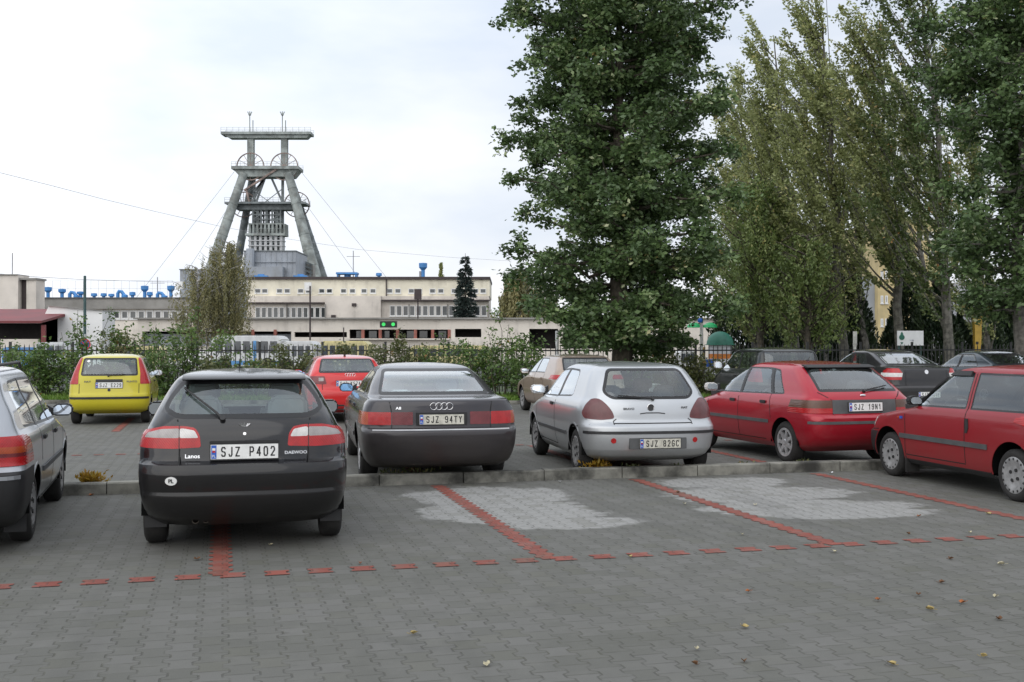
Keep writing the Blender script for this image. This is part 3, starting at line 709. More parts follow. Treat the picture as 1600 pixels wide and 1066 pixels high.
# ------------------------------------------------------------------ housing on the right
D = 88.0
t = bld('apartment_building', 'ochre yellow apartment block half hidden behind the poplars', 'building', D, 1430)
m = MB(); m.box(X(1355, D), X(1372, D), D + 0.8, D + 12, 0, Z(430, D)); rel(m.build('grey_bay', M_clad, t), t)
m = MB(); m.box(X(1372, D) + .002, X(1468, D), D, D + 12, 0, Z(345, D)); rel(m.build('wall', M_yellow, t), t)
m = MB(); m.box(X(1371, D), X(1469, D), D - 0.3, D + 12.2, Z(345, D) + .002, Z(343, D)); rel(m.build('roof', M_slate, t), t)
for y0 in (362, 392, 423, 462, 498):
    windows(t, D, [(1376, 1380), (1383, 1387), (1402, 1411), (1432, 1443), (1450, 1459)], y0, y0 + 12, frame=0.08, mull=False)
D = 84.0
t = bld('grey_house', 'light grey plain rendered house with dark downpipe right of the yellow block', 'building', D, 1510)
M_greyr = mat('grey_render', (0.42, 0.43, 0.46), 0.9, var=0.08, scale=0.3)
m = MB(); m.prism([(X(1480, D), 0), (X(1530, D), 0), (X(1530, D), Z(450, D)), (X(1520, D), Z(445, D)), (X(1494, D), Z(470, D)), (X(1480, D), Z(470, D))], D, D + 9, axis='y'); rel(m.build('wall', M_greyr, t), t)
m = MB(); m.box(X(1519, D), X(1521, D), D - 0.15, D - 0.01, 0, Z(450, D)); rel(m.build('downpipe', M_brown, t), t)
D = 82.0
t = bld('balcony_block', 'white block of flats with balconies at the right edge behind dark conifers', 'building', D, 1570)
m = MB(); m.box(X(1532, D), X(1680, D), D, D + 9, 0, Z(436, D)); rel(m.build('wall', M_greyr, t), t)
for y in (438, 478, 486, 500):
    m = MB(); m.box(X(1528, D), X(1682, D), D - 0.9, D - 0.003, Z(y + 4, D), Z(y, D)); rel(m.build('balcony', M_white, t), t)
windows(t, D, [(1535, 1541), (1549, 1556), (1566, 1576), (1588, 1598)], 446, 474, frame=0.1, mull=False)
windows(t, D, [(1535, 1541), (1549, 1556), (1566, 1576), (1588, 1598)], 505, 530, frame=0.1, mull=False)
# ------------------------------------------------------------------ vegetation
def leaf_mat(name, stops, rough=0.45, trans=0.28, spec=0.5):
    m = bpy.data.materials.new(name); m.use_nodes = True; t = m.node_tree; t.nodes.clear(); n = N(t)
    o = t.nodes.new('ShaderNodeOutputMaterial'); b = t.nodes.new('ShaderNodeBsdfPrincipled')
    at_ = t.nodes.new('ShaderNodeAttribute'); at_.attribute_name = 'rnd'
    c = n.ramp(at_.outputs['Fac'], stops)
    t.links.new(c, b.inputs['Base Color']); b.inputs['Roughness'].default_value = rough; b.inputs['Specular IOR Level'].default_value = spec
    tr = t.nodes.new('ShaderNodeBsdfTranslucent'); t.links.new(c, tr.inputs[0])
    mx = t.nodes.new('ShaderNodeMixShader'); mx.inputs[0].default_value = trans
    t.links.new(b.outputs[0], mx.inputs[1]); t.links.new(tr.outputs[0], mx.inputs[2]); t.links.new(mx.outputs[0], o.inputs[0])
    MATS[name] = m; return m
L_lime = leaf_mat('lime_leaves', [(0, (0.055, 0.087, 0.034)), (0.45, (0.087, 0.146, 0.053)), (0.8, (0.146, 0.223, 0.077)), (0.93, (0.291, 0.378, 0.169)), (0.97, (0.729, 0.778, 0.487)), (1.0, (0.318, 0.266, 0.098))], trans=0.2)
L_poplar = leaf_mat('poplar_leaves', [(0, (0.162, 0.185, 0.070)), (0.5, (0.274, 0.308, 0.122)), (0.85, (0.432, 0.467, 0.209)), (1.0, (0.611, 0.529, 0.226))])
L_willow = leaf_mat('willow_leaves', [(0, (0.098, 0.142, 0.044)), (0.5, (0.170, 0.233, 0.069)), (0.9, (0.268, 0.317, 0.111)), (1.0, (0.390, 0.342, 0.122))])
L_birch = leaf_mat('birch_leaves', [(0, (0.134, 0.134, 0.055)), (0.5, (0.219, 0.212, 0.094)), (0.85, (0.314, 0.282, 0.125)), (1.0, (0.424, 0.345, 0.157))])
L_spruce = leaf_mat('spruce_needles', [(0, (0.018, 0.030, 0.027)), (0.6, (0.035, 0.052, 0.046)), (1, (0.06, 0.085, 0.075))], trans=0.05)
L_thuja = leaf_mat('thuja_leaves', [(0, (0.012, 0.026, 0.012)), (0.6, (0.026, 0.045, 0.02)), (1, (0.05, 0.075, 0.03))], trans=0.05)
L_bush = leaf_mat('bush_leaves', [(0, (0.058, 0.105, 0.027)), (0.5, (0.105, 0.177, 0.046)), (0.9, (0.183, 0.270, 0.077)), (0.97, (0.309, 0.329, 0.098)), (1, (0.502, 0.252, 0.077))])
L_bush2 = leaf_mat('rose_bush_leaves', [(0, (0.070, 0.093, 0.031)), (0.5, (0.124, 0.143, 0.052)), (0.9, (0.194, 0.194, 0.078)), (1, (0.342, 0.186, 0.078))])
L_yellow = leaf_mat('withered_leaves', [(0, (0.30, 0.16, 0.02)), (0.6, (0.45, 0.27, 0.03)), (1, (0.42, 0.34, 0.08))])
L_maple = leaf_mat('mixed_autumn_leaves', [(0, (0.066, 0.098, 0.033)), (0.55, (0.122, 0.168, 0.056)), (0.85, (0.224, 0.243, 0.093)), (0.94, (0.486, 0.486, 0.281)), (1, (0.505, 0.243, 0.075))])
L_grass = leaf_mat('grass_blades', [(0, (0.09, 0.17, 0.02)), (0.6, (0.14, 0.25, 0.035)), (1, (0.22, 0.30, 0.07))])
M_bark = mat('bark', (0.10, 0.085, 0.065), 0.9, var=0.3, scale=6, bump=0.6)
M_barkg = mat('grey_bark', (0.17, 0.16, 0.14), 0.9, var=0.3, scale=6, bump=0.6)
M_birchb = mat('birch_bark', (0.45, 0.43, 0.40), 0.9, var=0.35, scale=4, bump=0.4)
M_white_trunk = mat('limewashed_bark', (0.62, 0.61, 0.58), 0.9, var=0.2, scale=4, bump=0.4)

def leaves(name, P, size, mat_, parent, rng, D=None, jit=0.35, aspect=0.55, clump=None, flatten=0.5, droop=0.3):
    """P (N,3) leaf positions local to parent; kite shaped bent leaves; D optional directions"""
    n = len(P); P = np.asarray(P, float)
    if D is None: D = rng.normal(size=(n, 3)); D[:, 2] = D[:, 2] * flatten - droop
    else: D = D + rng.normal(size=(n, 3)) * jit
    D /= np.linalg.norm(D, axis=1)[:, None] + 1e-9
    R = rng.normal(size=(n, 3)); Sd = np.cross(D, R); Sd /= np.linalg.norm(Sd, axis=1)[:, None] + 1e-9
    Nn = np.cross(D, Sd); s = size * rng.uniform(0.65, 1.3, n)[:, None]
    A = P; B = P + D * s * 0.5 + Sd * s * aspect * 0.5 + Nn * s * 0.10; C = P + D * s; E = P + D * s * 0.5 - Sd * s * aspect * 0.5 + Nn * s * 0.10
    vs = np.stack([A, B, C, E], 1).reshape(-1, 3)
    me = bpy.data.meshes.new(name); me.vertices.add(4 * n); me.vertices.foreach_set('co', vs.ravel())
    me.loops.add(4 * n); me.loops.foreach_set('vertex_index', np.arange(4 * n)); me.polygons.add(n)
    me.polygons.foreach_set('loop_start', np.arange(n) * 4); me.polygons.foreach_set('loop_total', np.full(n, 4))
    at_ = me.attributes.new('rnd', 'FLOAT', 'FACE')
    r = rng.uniform(0, 1, n)
    if clump is not None: r = np.clip(0.45 * r + 0.62 * clump - 0.03, 0, 1)
    at_.data.foreach_set('value', r); me.materials.append(mat_); me.update(calc_edges=True)
    o = bpy.data.objects.new(name, me); link(o, parent); return o

def limb(mb, a, b, r0, r1, rng, k=5, wob=0.06, n=7):
    a = np.array(a, float); b = np.array(b, float); L_ = np.linalg.norm(b - a); pts = []
    for i in range(k + 1):
        f = i / k; p = a + (b - a) * f + (rng.normal(size=3) * wob * L_ * sin(pi * f) if 0 < i < k else 0); pts.append(tuple(p))
    rs = [r0 + (r1 - r0) * i / k for i in range(k + 1)]; mb.tube(pts, rs, n); return np.array(pts)

def along(pts, f):
    k = len(pts) - 1; x = f * k; i = np.minimum(x.astype(int), k - 1); w = (x - i)[:, None]; return pts[i] * (1 - w) + pts[i + 1] * w

def broad_tree(name, label, loc, h, r, n_br, per, size, mat_, rng, trunk_r=0.3, zb=2.3, prof=None, barkm=None, group=None, cat='tree', zc=None, twig=1.15):
    t = thing(name, label, cat, loc, 0, group); tb = MB()
    tp = limb(tb, (0, 0, -0.1), (rng.normal() * .15, rng.normal() * .15, h * 0.93), trunk_r, 0.03, rng, 8, 0.01, 10)
    P = []; Cc = []
    for i in range(n_br):
        f = (i + rng.uniform(0, 1)) / n_br; z = zb + (h - zb) * f
        R = r * (prof(f) if prof else (1 - 0.75 * f)) * rng.uniform(0.72, 1.18)
        a = rng.uniform(0, 2 * pi) if i % 3 else i * 2.399
        base = along(tp, np.array([max(0.05, (z - 0.12 * R) / (h * 0.93))]).clip(0, 1))[0]
        rise = rng.uniform(-0.05, 0.32) * R * (0.4 + f)
        tip = np.array([base[0] + cos(a) * R, base[1] + sin(a) * R, base[2] + rise])
        bp = limb(tb, base, tip, 0.022 + trunk_r * 0.20 * (1 - f), 0.012, rng, 5, 0.05, 5)
        nt_ = max(3, int(R * 3.4))
        for j in range(nt_):
            g = rng.uniform(0.10, 1.0); o = along(bp, np.array([g]))[0]
            d = rng.normal(size=3); d[2] = d[2] * 0.7 + 0.10; d += 0.8 * np.array([cos(a), sin(a), 0]); d /= np.linalg.norm(d)
            l = rng.uniform(0.5, 1.0) * twig * (0.55 + 0.3 * (1 - g)); e = o + d * l
            tb.tube([tuple(o), tuple(e)], 0.012, 3, 0.004, cap=False)
            m_ = int(per * rng.uniform(0.6, 1.4)); ff = rng.uniform(0.1, 1.08, m_)[:, None]
            q = o + (e - o) * ff + rng.normal(size=(m_, 3)) * 0.135 * np.array([1, 1, 0.8]); q[:, 2] -= ff[:, 0] ** 2 * 0.12
            P.append(q); Cc.append(np.full(m_, rng.uniform(0, 1)))
    tb.build('trunk', barkm or M_bark, t, smooth=True, fix=False)
    P = np.concatenate(P); Cc = np.concatenate(Cc); leaves('crown', P, size, mat_, t, rng, clump=Cc); return t, len(P)

def poplar(name, label, loc, h, r, n_br, per, size, mat_, rng, lean=0.2, zb=1.5, trunk_r=0.22, group=None, bare=2):
    t = thing(name, label, 'tree', loc, 0, group); tb = MB()
    tp = limb(tb, (0, 0, -0.1), (-lean * h * 0.22, 0, h), trunk_r, 0.02, rng, 9, 0.008, 8)
    P = []; Cc = []; Dd = []
    for i in range(n_br):
        f = (i + rng.uniform(0, 1)) / n_br * 0.93; z = zb + (h - zb) * f
        a = rng.uniform(0, 2 * pi); base = along(tp, np.array([z / h]).clip(0, 1))[0]
        ln = h * rng.uniform(0.17, 0.33) * (1.08 - 0.75 * f); out_ = r * (1.05 - 0.72 * f) * rng.uniform(0.5, 1.2)
        v = np.array([cos(a) * out_, sin(a) * out_, ln]); v[0] -= lean * ln * rng.uniform(0.8, 2.0)
        mid = base + v * 0.45 + np.array([cos(a), sin(a), 0]) * out_ * 0.22; tip = base + v
        bp = np.array([base, (base + mid) / 2 + np.array([cos(a), sin(a), 0]) * 0.1, mid, (mid + tip) / 2, tip])
        tb.tube([tuple(p) for p in bp], [0.05 * (1 - f) + .016, 0.035, 0.026, 0.016, 0.006], 4, cap=False)
        nt_ = int(ln * 3.2) + 3
        for j in range(nt_):
            g = rng.uniform(0.08, 1.0); o = along(bp, np.array([g]))[0]; d = v / np.linalg.norm(v) + rng.normal(size=3) * 0.22; d[0] -= lean * 0.9; d /= np.linalg.norm(d)
            l = rng.uniform(0.35, 0.95); m_ = int(per * rng.uniform(0.5, 1.4)); ff = rng.uniform(0, 1, m_)[:, None]
            q = o + d * l * ff + rng.normal(size=(m_, 3)) * 0.07; P.append(q); Cc.append(np.full(m_, rng.uniform(0, 1))); Dd.append(np.tile(d + np.array([-0.5 * lean / 0.2 * 0.2, 0, -0.2]), (m_, 1)))
    for k in range(bare):
        a = rng.uniform(0, 6.28); tb.tube([tuple(tp[6]), (tp[6][0] + cos(a) * .5, sin(a) * .5, h * .85), (tp[6][0] + cos(a) * .6 - .2, sin(a) * .6, h * rng.uniform(1.02, 1.12))], [0.03, 0.018, 0.006], 4, cap=False)
    tb.build('trunk', M_barkg, t, smooth=True, fix=False)
    P = np.concatenate(P); leaves('crown', P, size, mat_, t, rng, D=np.concatenate(Dd), clump=np.concatenate(Cc), aspect=0.6, jit=0.75); return t, len(P)

def weeping(name, label, loc, h, r, n_br, strands, per, size, mat_, rng, barkm, group=None, drop=0.55, trunk_r=0.18, multi=1, jit=0.35):
    t = thing(name, label, 'tree', loc, 0, group); tb = MB(); P = []; Cc = []; Dd = []
    for s_ in range(multi):
        ox = rng.uniform(-0.3, 0.3) * r * (multi > 1)
        hh = h * rng.uniform(0.85, 1.0) if multi > 1 else h
        tp = limb(tb, (ox * .3, 0, -0.1), (ox, 0, hh * 0.95), trunk_r, 0.02, rng, 8, 0.012, 8)
        for i in range(n_br):
            f = (i + rng.uniform(0, 1)) / n_br; z = hh * (0.22 + 0.75 * f); a = rng.uniform(0, 2 * pi)
            base = along(tp, np.array([min(1, z / (hh * .95))]))[0]; R = r * sqrt(max(0.02, 1 - f * f * 0.93)) * rng.uniform(0.45, 1.1)
            tip = base + np.array([cos(a) * R, sin(a) * R, R * 0.35 + 0.15 * h * (1 - f)]); bp = limb(tb, base, tip, 0.05, 0.01, rng, 4, 0.04, 4)
            for j in range(strands):
                g = rng.uniform(0.25, 1.0); o = along(bp, np.array([g]))[0]; l = drop * rng.uniform(0.35, 1.0) * min(h * 0.5, o[2] - 0.4)
                m_ = max(4, int(per * l)); ff = rng.uniform(0, 1, m_); sw = rng.normal() * 0.12
                q = np.stack([o[0] + sw * ff + rng.normal(size=m_) * 0.06, o[1] + rng.normal() * 0.1 * ff + rng.normal(size=m_) * 0.06, o[2] - l * ff], 1)
                P.append(q); Cc.append(np.full(m_, rng.uniform(0, 1))); Dd.append(np.tile(np.array([sw * 2, 0, -1.0]), (m_, 1)))
    tb.build('trunk', barkm, t, smooth=True, fix=False)
    P = np.concatenate(P); leaves('crown', P, size, mat_, t, rng, D=np.concatenate(Dd), clump=np.concatenate(Cc), aspect=0.5, jit=jit); return t, len(P)

def conifer(name, label, loc, h, r, mat_, rng, layers=22, per=240, size=0.35, cat='tree', group=None, zb=0.0):
    t = thing(name, label, cat, loc, 0, group); tb = MB(); tb.tube([(0, 0, -0.1), (0, 0, h)], 0.14, 8, 0.02); P = []; Dd = []; Cc = []
    for i in range(layers):
        f = i / layers; z = zb + (h - zb) * (f ** 0.92); R = r * (1 - f) ** 0.9 * rng.uniform(0.85, 1.1) + 0.10; k = max(6, int(11 * (1 - f) + 5))
        for j in range(k):
            a = rng.uniform(0, 2 * pi); R2 = R * rng.uniform(0.75, 1.12); e = np.array([cos(a) * R2, sin(a) * R2, z - 0.22 * R2 * (1 - f * .5)]); o = np.array([0, 0, z + 0.05])
            tb.tube([tuple(o), tuple(e)], 0.025, 3, 0.008, cap=False); m_ = max(5, int(per * R2 / r / k * 3)); ff = rng.uniform(0.05, 1, m_)[:, None] ** 0.7
            side = np.array([-sin(a), cos(a), 0]); q = o + (e - o) * ff + side * (rng.normal(size=(m_, 1)) * 0.16 * R2 * (1.15 - ff)) + np.array([0, 0, 1]) * rng.normal(size=(m_, 1)) * 0.05
            P.append(q); Dd.append(np.tile((e - o) / np.linalg.norm(e - o) * 0.9 + np.array([0, 0, -0.15]), (m_, 1))); Cc.append(np.full(m_, rng.uniform(0, 1)))
    tb.build('trunk', M_bark, t, smooth=True, fix=False)
    leaves('crown', np.concatenate(P), size, mat_, t, rng, D=np.concatenate(Dd), clump=np.concatenate(Cc), aspect=0.3); return t

def column_shrub(name, label, loc, h, r, mat_, rng, n=4500, size=0.16, cat='conifer', group=None):
    t = thing(name, label, cat, loc, 0, group); tb = MB(); tb.tube([(0, 0, -0.1), (0, 0, h * .8)], 0.08, 6, 0.02); tb.build('trunk', M_bark, t, fix=False)
    f = rng.uniform(0, 1, n) ** 0.85; a = rng.uniform(0, 2 * pi, n); R = r * np.sin(np.clip(f * 1.0 + 0.12, 0, 1) * pi) ** 0.5 * (1 - f * 0.35) * rng.uniform(0.62, 1.05, n) * (1 + 0.15 * np.sin(a * 3 + f * 9))
    P = np.stack([np.cos(a) * R, np.sin(a) * R, f * h], 1); D = np.stack([np.cos(a) * 0.45, np.sin(a) * 0.45, np.ones(n)], 1)
    leaves('foliage', P, size, mat_, t, rng, D=D, clump=0.5 + 0.5 * np.sin(a * 5 + f * 17), aspect=0.4); return t

def bush(name, label, loc, h, r, mat_, rng, stems=9, per=55, size=0.09, group=None, cat='shrub', spread=0.6, sides=5):
    t = thing(name, label, cat, loc, 0, group); tb = MB(); P = []; Cc = []
    for i in range(stems):
        a = rng.uniform(0, 2 * pi); R = r * sqrt(rng.uniform(0.05, 1)); hh = h * rng.uniform(0.62, 1.0) * (1 - 0.25 * R / r)
        e = np.array([cos(a) * R, sin(a) * R * 0.8, hh]); b = np.array([cos(a) * R * spread * 0.7, sin(a) * R * 0.5, 0]); bp = limb(tb, b, e, 0.02, 0.005, rng, 4, 0.06, 4)
        for j in range(sides):
            g = rng.uniform(0.12, 1.0); o = along(bp, np.array([g]))[0]; d = rng.normal(size=3); d[2] = abs(d[2]) * 0.7; d /= np.linalg.norm(d); l = 0.42 * (1.1 - g) + 0.15
            tb.tube([tuple(o), tuple(o + d * l)], 0.006, 3, 0.003, cap=False); m_ = int(per * rng.uniform(0.5, 1.4)); ff = rng.uniform(0, 1.1, m_)[:, None]
            q = o + d * l * ff + rng.normal(size=(m_, 3)) * 0.085; q[:, 2] = np.maximum(q[:, 2], 0.02); P.append(q); Cc.append(np.full(m_, rng.uniform(0, 1)))
    tb.build('stems', M_bark, t, fix=False)
    P = np.concatenate(P); leaves('foliage', P, size, mat_, t, rng, clump=np.concatenate(Cc)); return t

NL = 0
R1 = np.random.default_rng(11)
# the big dark lime tree in the middle
def prof_big(f):
    xs = [0.0, 0.08, 0.2, 0.33, 0.47, 0.6, 0.72, 0.85, 1.0]; ys = [0.68, 1.0, 1.08, 0.96, 0.94, 0.98, 1.05, 1.12, 0.4]
    return float(np.interp(f, xs, ys))
bt, k = broad_tree('lime_tree', 'tall dense dark green broadleaf tree rising out of the frame behind the small silver hatchback', (3.35, 34.6, 0), 15.5, 3.3, 200, 74, 0.165, L_lime, R1, trunk_r=0.36, zb=1.9, prof=prof_big); NL += k
R1 = np.random.default_rng(12)
bt, k = broad_tree('lime_tree', 'dark leafy tree with visible grey trunk cut by the right edge of the frame', (14.1, 31.0, 0), 14.5, 2.75, 165, 66, 0.155, L_lime, R1, trunk_r=0.22, zb=2.6, prof=lambda f: float(np.interp(f, [0, .15, .3, .5, .7, 1], [.35, .72, .85, .9, 1.0, .5])), barkm=M_barkg); NL += k
R1 = np.random.default_rng(13)
# wind blown poplars
pops = [(1186, 58, 15.6, 2.0, 'leftmost pale poplar beside the big dark tree'), (1246, 50, 15.4, 2.2, 'bushy wind blown poplar second from the left of its row'), (1322, 46, 15.8, 2.0, 'tallest thin topped poplar standing in the gap of open sky'),
        (1354, 54, 14.8, 2.1, 'poplar with bare whip twigs left of the yellow block'), (1410, 45, 14.6, 2.0, 'poplar in front of the yellow block, branches swept to the left'), (1488, 43, 17.5, 2.3, 'tall broad poplar right of the yellow block'), (1452, 62, 16.5, 2.0, 'poplar further back between the two nearest the yellow block'), (1216, 56, 13.6, 1.9, 'shorter poplar between the leftmost and the bushy one'), (1286, 53, 14.6, 2.0, 'slim poplar left of the tallest thin topped one'), (1545, 52, 15.5, 2.1, 'rightmost poplar partly behind the tree at the right edge')]
for i, (px, d, h, r, lb) in enumerate(pops):
    rr = np.random.default_rng(100 + i); _, k = poplar('poplar_tree', lb, (X(px, d), d, 0), h, r * 0.72, 62, 26, 0.145, L_poplar if i % 2 == 0 else L_maple if i == 5 else L_poplar, rr, lean=0.31, zb=(1.0, 1.0, 1.6, 2.4, 3.4, 1.8, 3.5, 2.0, 1.0, 1.0)[i], group='row of poplars', bare=2 if i in (3, 2) else 0); NL += k
rr = np.random.default_rng(40)
_, k = weeping('willow_tree', 'dense drooping green willow filling the gap right of the big dark tree', (X(1190, 47), 47, 0), 8.8, 2.7, 95, 8, 26, 0.14, L_willow, rr, M_bark, drop=0.42, jit=0.8); NL += k
_, k = weeping('willow_tree', 'smaller olive willow standing in front of the tall drooping one', (X(1262, 44), 44, 0), 6.2, 2.0, 60, 7, 26, 0.14, L_willow, rr, M_bark, drop=0.42, jit=0.8); NL += k
for px, d, h, r, lb in ((1245, 52, 6.0, 1.3, 'dark green columnar conifer in the shade of the willows'), (1318, 55, 6.2, 1.5, 'dark conifer between two poplar trunks left of the yellow block'), (1390, 62, 2.9, 0.55, 'small pointed conifer at the foot of the yellow block'), (1418, 56, 6.0, 0.9, 'tall narrow conifer in front of the yellow block'),
                        (1462, 52, 4.6, 1.2, 'broad dark conifer right of the white sign'), (1500, 58, 3.2, 0.9, 'low dark conifer in front of the grey house'), (1545, 54, 5.3, 0.75, 'narrow conifer before the balconies'), (1572, 55, 4.6, 0.95, 'rightmost dark conifer before the balconies'), (1350, 60, 2.4, 1.2, 'low dark conifer at the foot of the grey bay')):
    column_shrub('columnar_conifer', lb, (X(px, d), d, 0), h, r, L_thuja, rr, n=int(1900 * h * r / 1.2), size=0.22, group='conifers before the housing')
for px, d, h, r, lb in ((1160, 60, 4.6, 1.9, 'dark bushy evergreen behind the green domed pillar'), (1218, 62, 5.2, 2.1, 'dark bushy evergreen behind the drooping willow'), (1288, 64, 5.0, 2.2, 'broad dark evergreen behind the small olive willow')):
    column_shrub('evergreen_tree', lb, (X(px, d), d, 0), h, r, L_thuja, rr, n=7500, size=0.26, cat='tree')
# trees by the factory
rr = np.random.default_rng(50)
_, k = weeping('birch_tree', 'grey brown weeping birch in front of the grey clad wing', (X(346, 90), 90, 0), 10.6, 2.9, 52, 7, 13, 0.15, L_birch, rr, M_birchb, drop=0.8, multi=2); NL += k
_, k = weeping('birch_tree', 'lower weeping birch leaning left of the taller birch', (X(308, 88), 88, 0), 8.0, 2.5, 44, 7, 13, 0.15, L_birch, rr, M_birchb, drop=0.8); NL += k
_, k = weeping('birch_tree', 'weeping birch at the right end of the office block', (X(806, 104), 104, 0), 9.0, 2.9, 40, 8, 15, 0.36, L_birch, rr, M_birchb, drop=0.8); NL += k
_, k = weeping('birch_tree', 'small birch partly behind the big dark tree', (X(850, 108), 108, 0), 7.6, 2.6, 30, 7, 14, 0.36, L_birch, rr, M_birchb, drop=0.8); NL += k
conifer('spruce_tree', 'dark blue green spruce standing before the office block', (X(727, 109), 109, 0), Z(396, 109), 1.75, L_spruce, rr, layers=25, per=300, size=0.38)
column_shrub('far_poplar', 'distant poplar top showing over the office roof', (X(689, 190), 190, 0), Z(414, 190), 1.4, L_poplar, rr, n=2600, size=0.5, cat='tree')

# metal fence with pointed pickets behind the verge
M_fence = mat('black_fence_paint', (0.022, 0.022, 0.024), 0.5, var=0.1)
fl = [(x, verge_y(x) + 4.6) for x in (-26, -22, -18, -14, -10, -6, -2, 2, 6, 10, 14, 18, 22, 26)]
FZ = 0.07; FH = 1.62
fence = thing('metal_fence', 'long black railing fence with pointed bars behind the bushes', 'fence', (0, fl[6][1], 0)); FO = -fence.location
for i in range(len(fl) - 1):
    (x0, y0), (x1, y1) = fl[i], fl[i + 1]; m = MB()
    for hf in range(2):
        ax, ay = x0 + (x1 - x0) * hf / 2, y0 + (y1 - y0) * hf / 2; bx, by = x0 + (x1 - x0) * (hf + 1) / 2, y0 + (y1 - y0) * (hf + 1) / 2
        m = MB()
        for z in (0.32, 1.38): m.bar((ax + .04, ay, FZ + z), (bx - .04, by, FZ + z), 0.035, 0.045)
        nb = 13
        for j in range(1, nb):
            x = ax + (bx - ax) * j / nb; y = ay + (by - ay) * j / nb; m.box(x - .013, x + .013, y - .030, y - .006, FZ + .08, FZ + 1.50); m.add([(x - .013, y - .03, FZ + 1.5), (x + .013, y - .03, FZ + 1.5), (x + .013, y - .006, FZ + 1.5), (x - .013, y - .006, FZ + 1.5), (x, y - .018, FZ + 1.60)], [(0, 1, 4), (1, 2, 4), (2, 3, 4), (3, 0, 4)])
        m.build('fence_panel', M_fence, fence, loc=FO)
        m = MB(); m.box(ax - .035, ax + .035, ay - .035, ay + .035, 0, FZ + 1.66); m.build('post', M_fence, fence, loc=FO)
def fy(px):
    x = (px - 800) / FPX * 34
    return verge_y((px - 800) / FPX * 34)
# bushes along the fence, one by one
bs = [(8, 1.9, 1.0, 0, 'low round bush at the far left end of the verge'), (45, 2.3, 0.9, 0, 'leafy bush left of the yellow hatchback'), (88, 1.9, 0.95, 0, 'low dense bush just left of the yellow hatchback'), (140, 3.4, 0.9, 0, 'tall loose sapling bush in front of the green pole'), (178, 2.7, 1.0, 1, 'bush rising behind the yellow hatchback roof'),
      (205, 2.9, 0.85, 0, 'upright sapling behind the right side of the yellow hatchback'), (240, 2.2, 1.1, 0, 'dense bush right of the yellow hatchback'), (272, 3.1, 0.95, 0, 'tall ragged bush between yellow and black hatchbacks'), (315, 3.4, 0.95, 0, 'tallest sapling behind the black hatchback'), (355, 1.7, 0.9, 1, 'brownish bush behind the black hatchback roof'),
      (400, 1.6, 0.8, 0, 'low bush in front of the white bus'), (440, 2.2, 0.6, 1, 'thin bush right of the bus'), (478, 2.1, 0.6, 1, 'olive bush left of the bright red hatchback'), (555, 2.6, 0.7, 1, 'spindly shrub behind the bright red hatchback'), (612, 2.6, 0.95, 1, 'olive shrub right of the bright red hatchback'), (655, 2.2, 1.0, 1, 'brownish shrub behind the dark saloon'),
      (695, 2.4, 0.95, 0, 'green shrub behind the middle of the dark saloon'), (740, 2.2, 1.05, 0, 'dense dark shrub behind the right of the dark saloon'), (785, 3.0, 1.0, 0, 'tall pointed shrub left of the beige car'), (820, 2.4, 0.9, 0, 'dense shrub touching the beige car'),
      (1015, 1.9, 0.9, 0, 'shrub right of the big tree trunk'), (1055, 1.9, 0.9, 1, 'low olive shrub behind the silver hatchback'), (1105, 1.5, 0.85, 1, 'low brownish shrub under the green domed kiosk'), (1140, 1.3, 0.8, 1, 'lowest brown shrub left of the dark van')]
for i, (px, h, r, kd, lb) in enumerate(bs):
    rr = np.random.default_rng(300 + i); d = fy(px) + rr.uniform(1.9, 3.3)
    bush('bush', lb, (X(px, d), d, 0.06), h * 0.92, r, L_bush2 if kd else L_bush, rr, stems=int(10 * r * (1 if h < 2.6 else 0.9)), per=26, size=0.11, group='bushes along the fence', sides=7)
# grass on the verge
rr = np.random.default_rng(7); n = 26000
gx = rr.uniform(-20, 18, n); gy = np.array([verge_y(x) for x in gx]) + 0.12 + rr.uniform(0, 1, n) ** 1.5 * 4.0
o = leaves('grass', np.stack([gx, gy, np.full(n, 0.06)], 1), 0.13, L_grass, None, rr, D=np.tile(np.array([0, 0, 1.0]), (n, 1)), aspect=0.22)
o['kind'] = 'stuff'
# weeds
def weed(label, a, b, h, n, m_, rr, z=0.0, sz=0.06, name='weed', grp=None):
    p = S(a, b, z); t = thing(name, label, 'weed', p, 0, grp); P = []; D = []
    for i in range(n):
        x, y = rr.normal() * h * 0.28, rr.normal() * h * 0.25; k = 6
        for j in range(k): f = rr.uniform(0.1, 1); P.append((x * (0.5 + f), y * (0.5 + f), h * f * rr.uniform(0.5, 1))); D.append((x, y, 0.7 * h))
    D = np.array(D); D /= np.linalg.norm(D, axis=1)[:, None]; leaves('foliage', np.array(P), sz, m_, t, rr, D=D, aspect=0.4); return t
rr = np.random.default_rng(9)
weed('yellow withered weed tuft by the rear wheel of the small silver hatchback', ab(893, 729)[0] - .0, 0.36, 0.19, 90, L_yellow, rr, sz=0.07)
weed('yellow withered weed tuft on the kerb between the estate and the black hatchback', ab(137, 752)[0] + 0.15, 0.28, 0.15, 70, L_yellow, rr, z=0.06, sz=0.06)
for i, (px, h, lb) in enumerate(((600, 0.2, 'thin weed tuft at the kerb under the left of the dark saloon'), (640, 0.28, 'tallest weed at the kerb beneath the dark saloon'), (985, 0.14, 'weed tuft behind the kerb under the silver hatchback'), (1060, 0.12, 'small weed tuft right of the silver hatchback plate'), (1180, 0.12, 'small weed tuft left of the dark red hatchback wheel'), (1290, 0.12, 'weed tuft behind the kerb under the dark red hatchback'))):
    weed(lb, ab(px, 742)[0], 0.24, h, 26, L_bush2, rr, sz=0.05, grp='weeds along the kerb')
p_ = leaves('kerb_litter', np.array([tuple(S(a, 0.16 + abs(rr.normal()) * 0.07, 0.008)) for a in rr.uniform(-6, 7, 900)]), 0.035, L_maple, None, rr, flatten=0.1, droop=0.0)
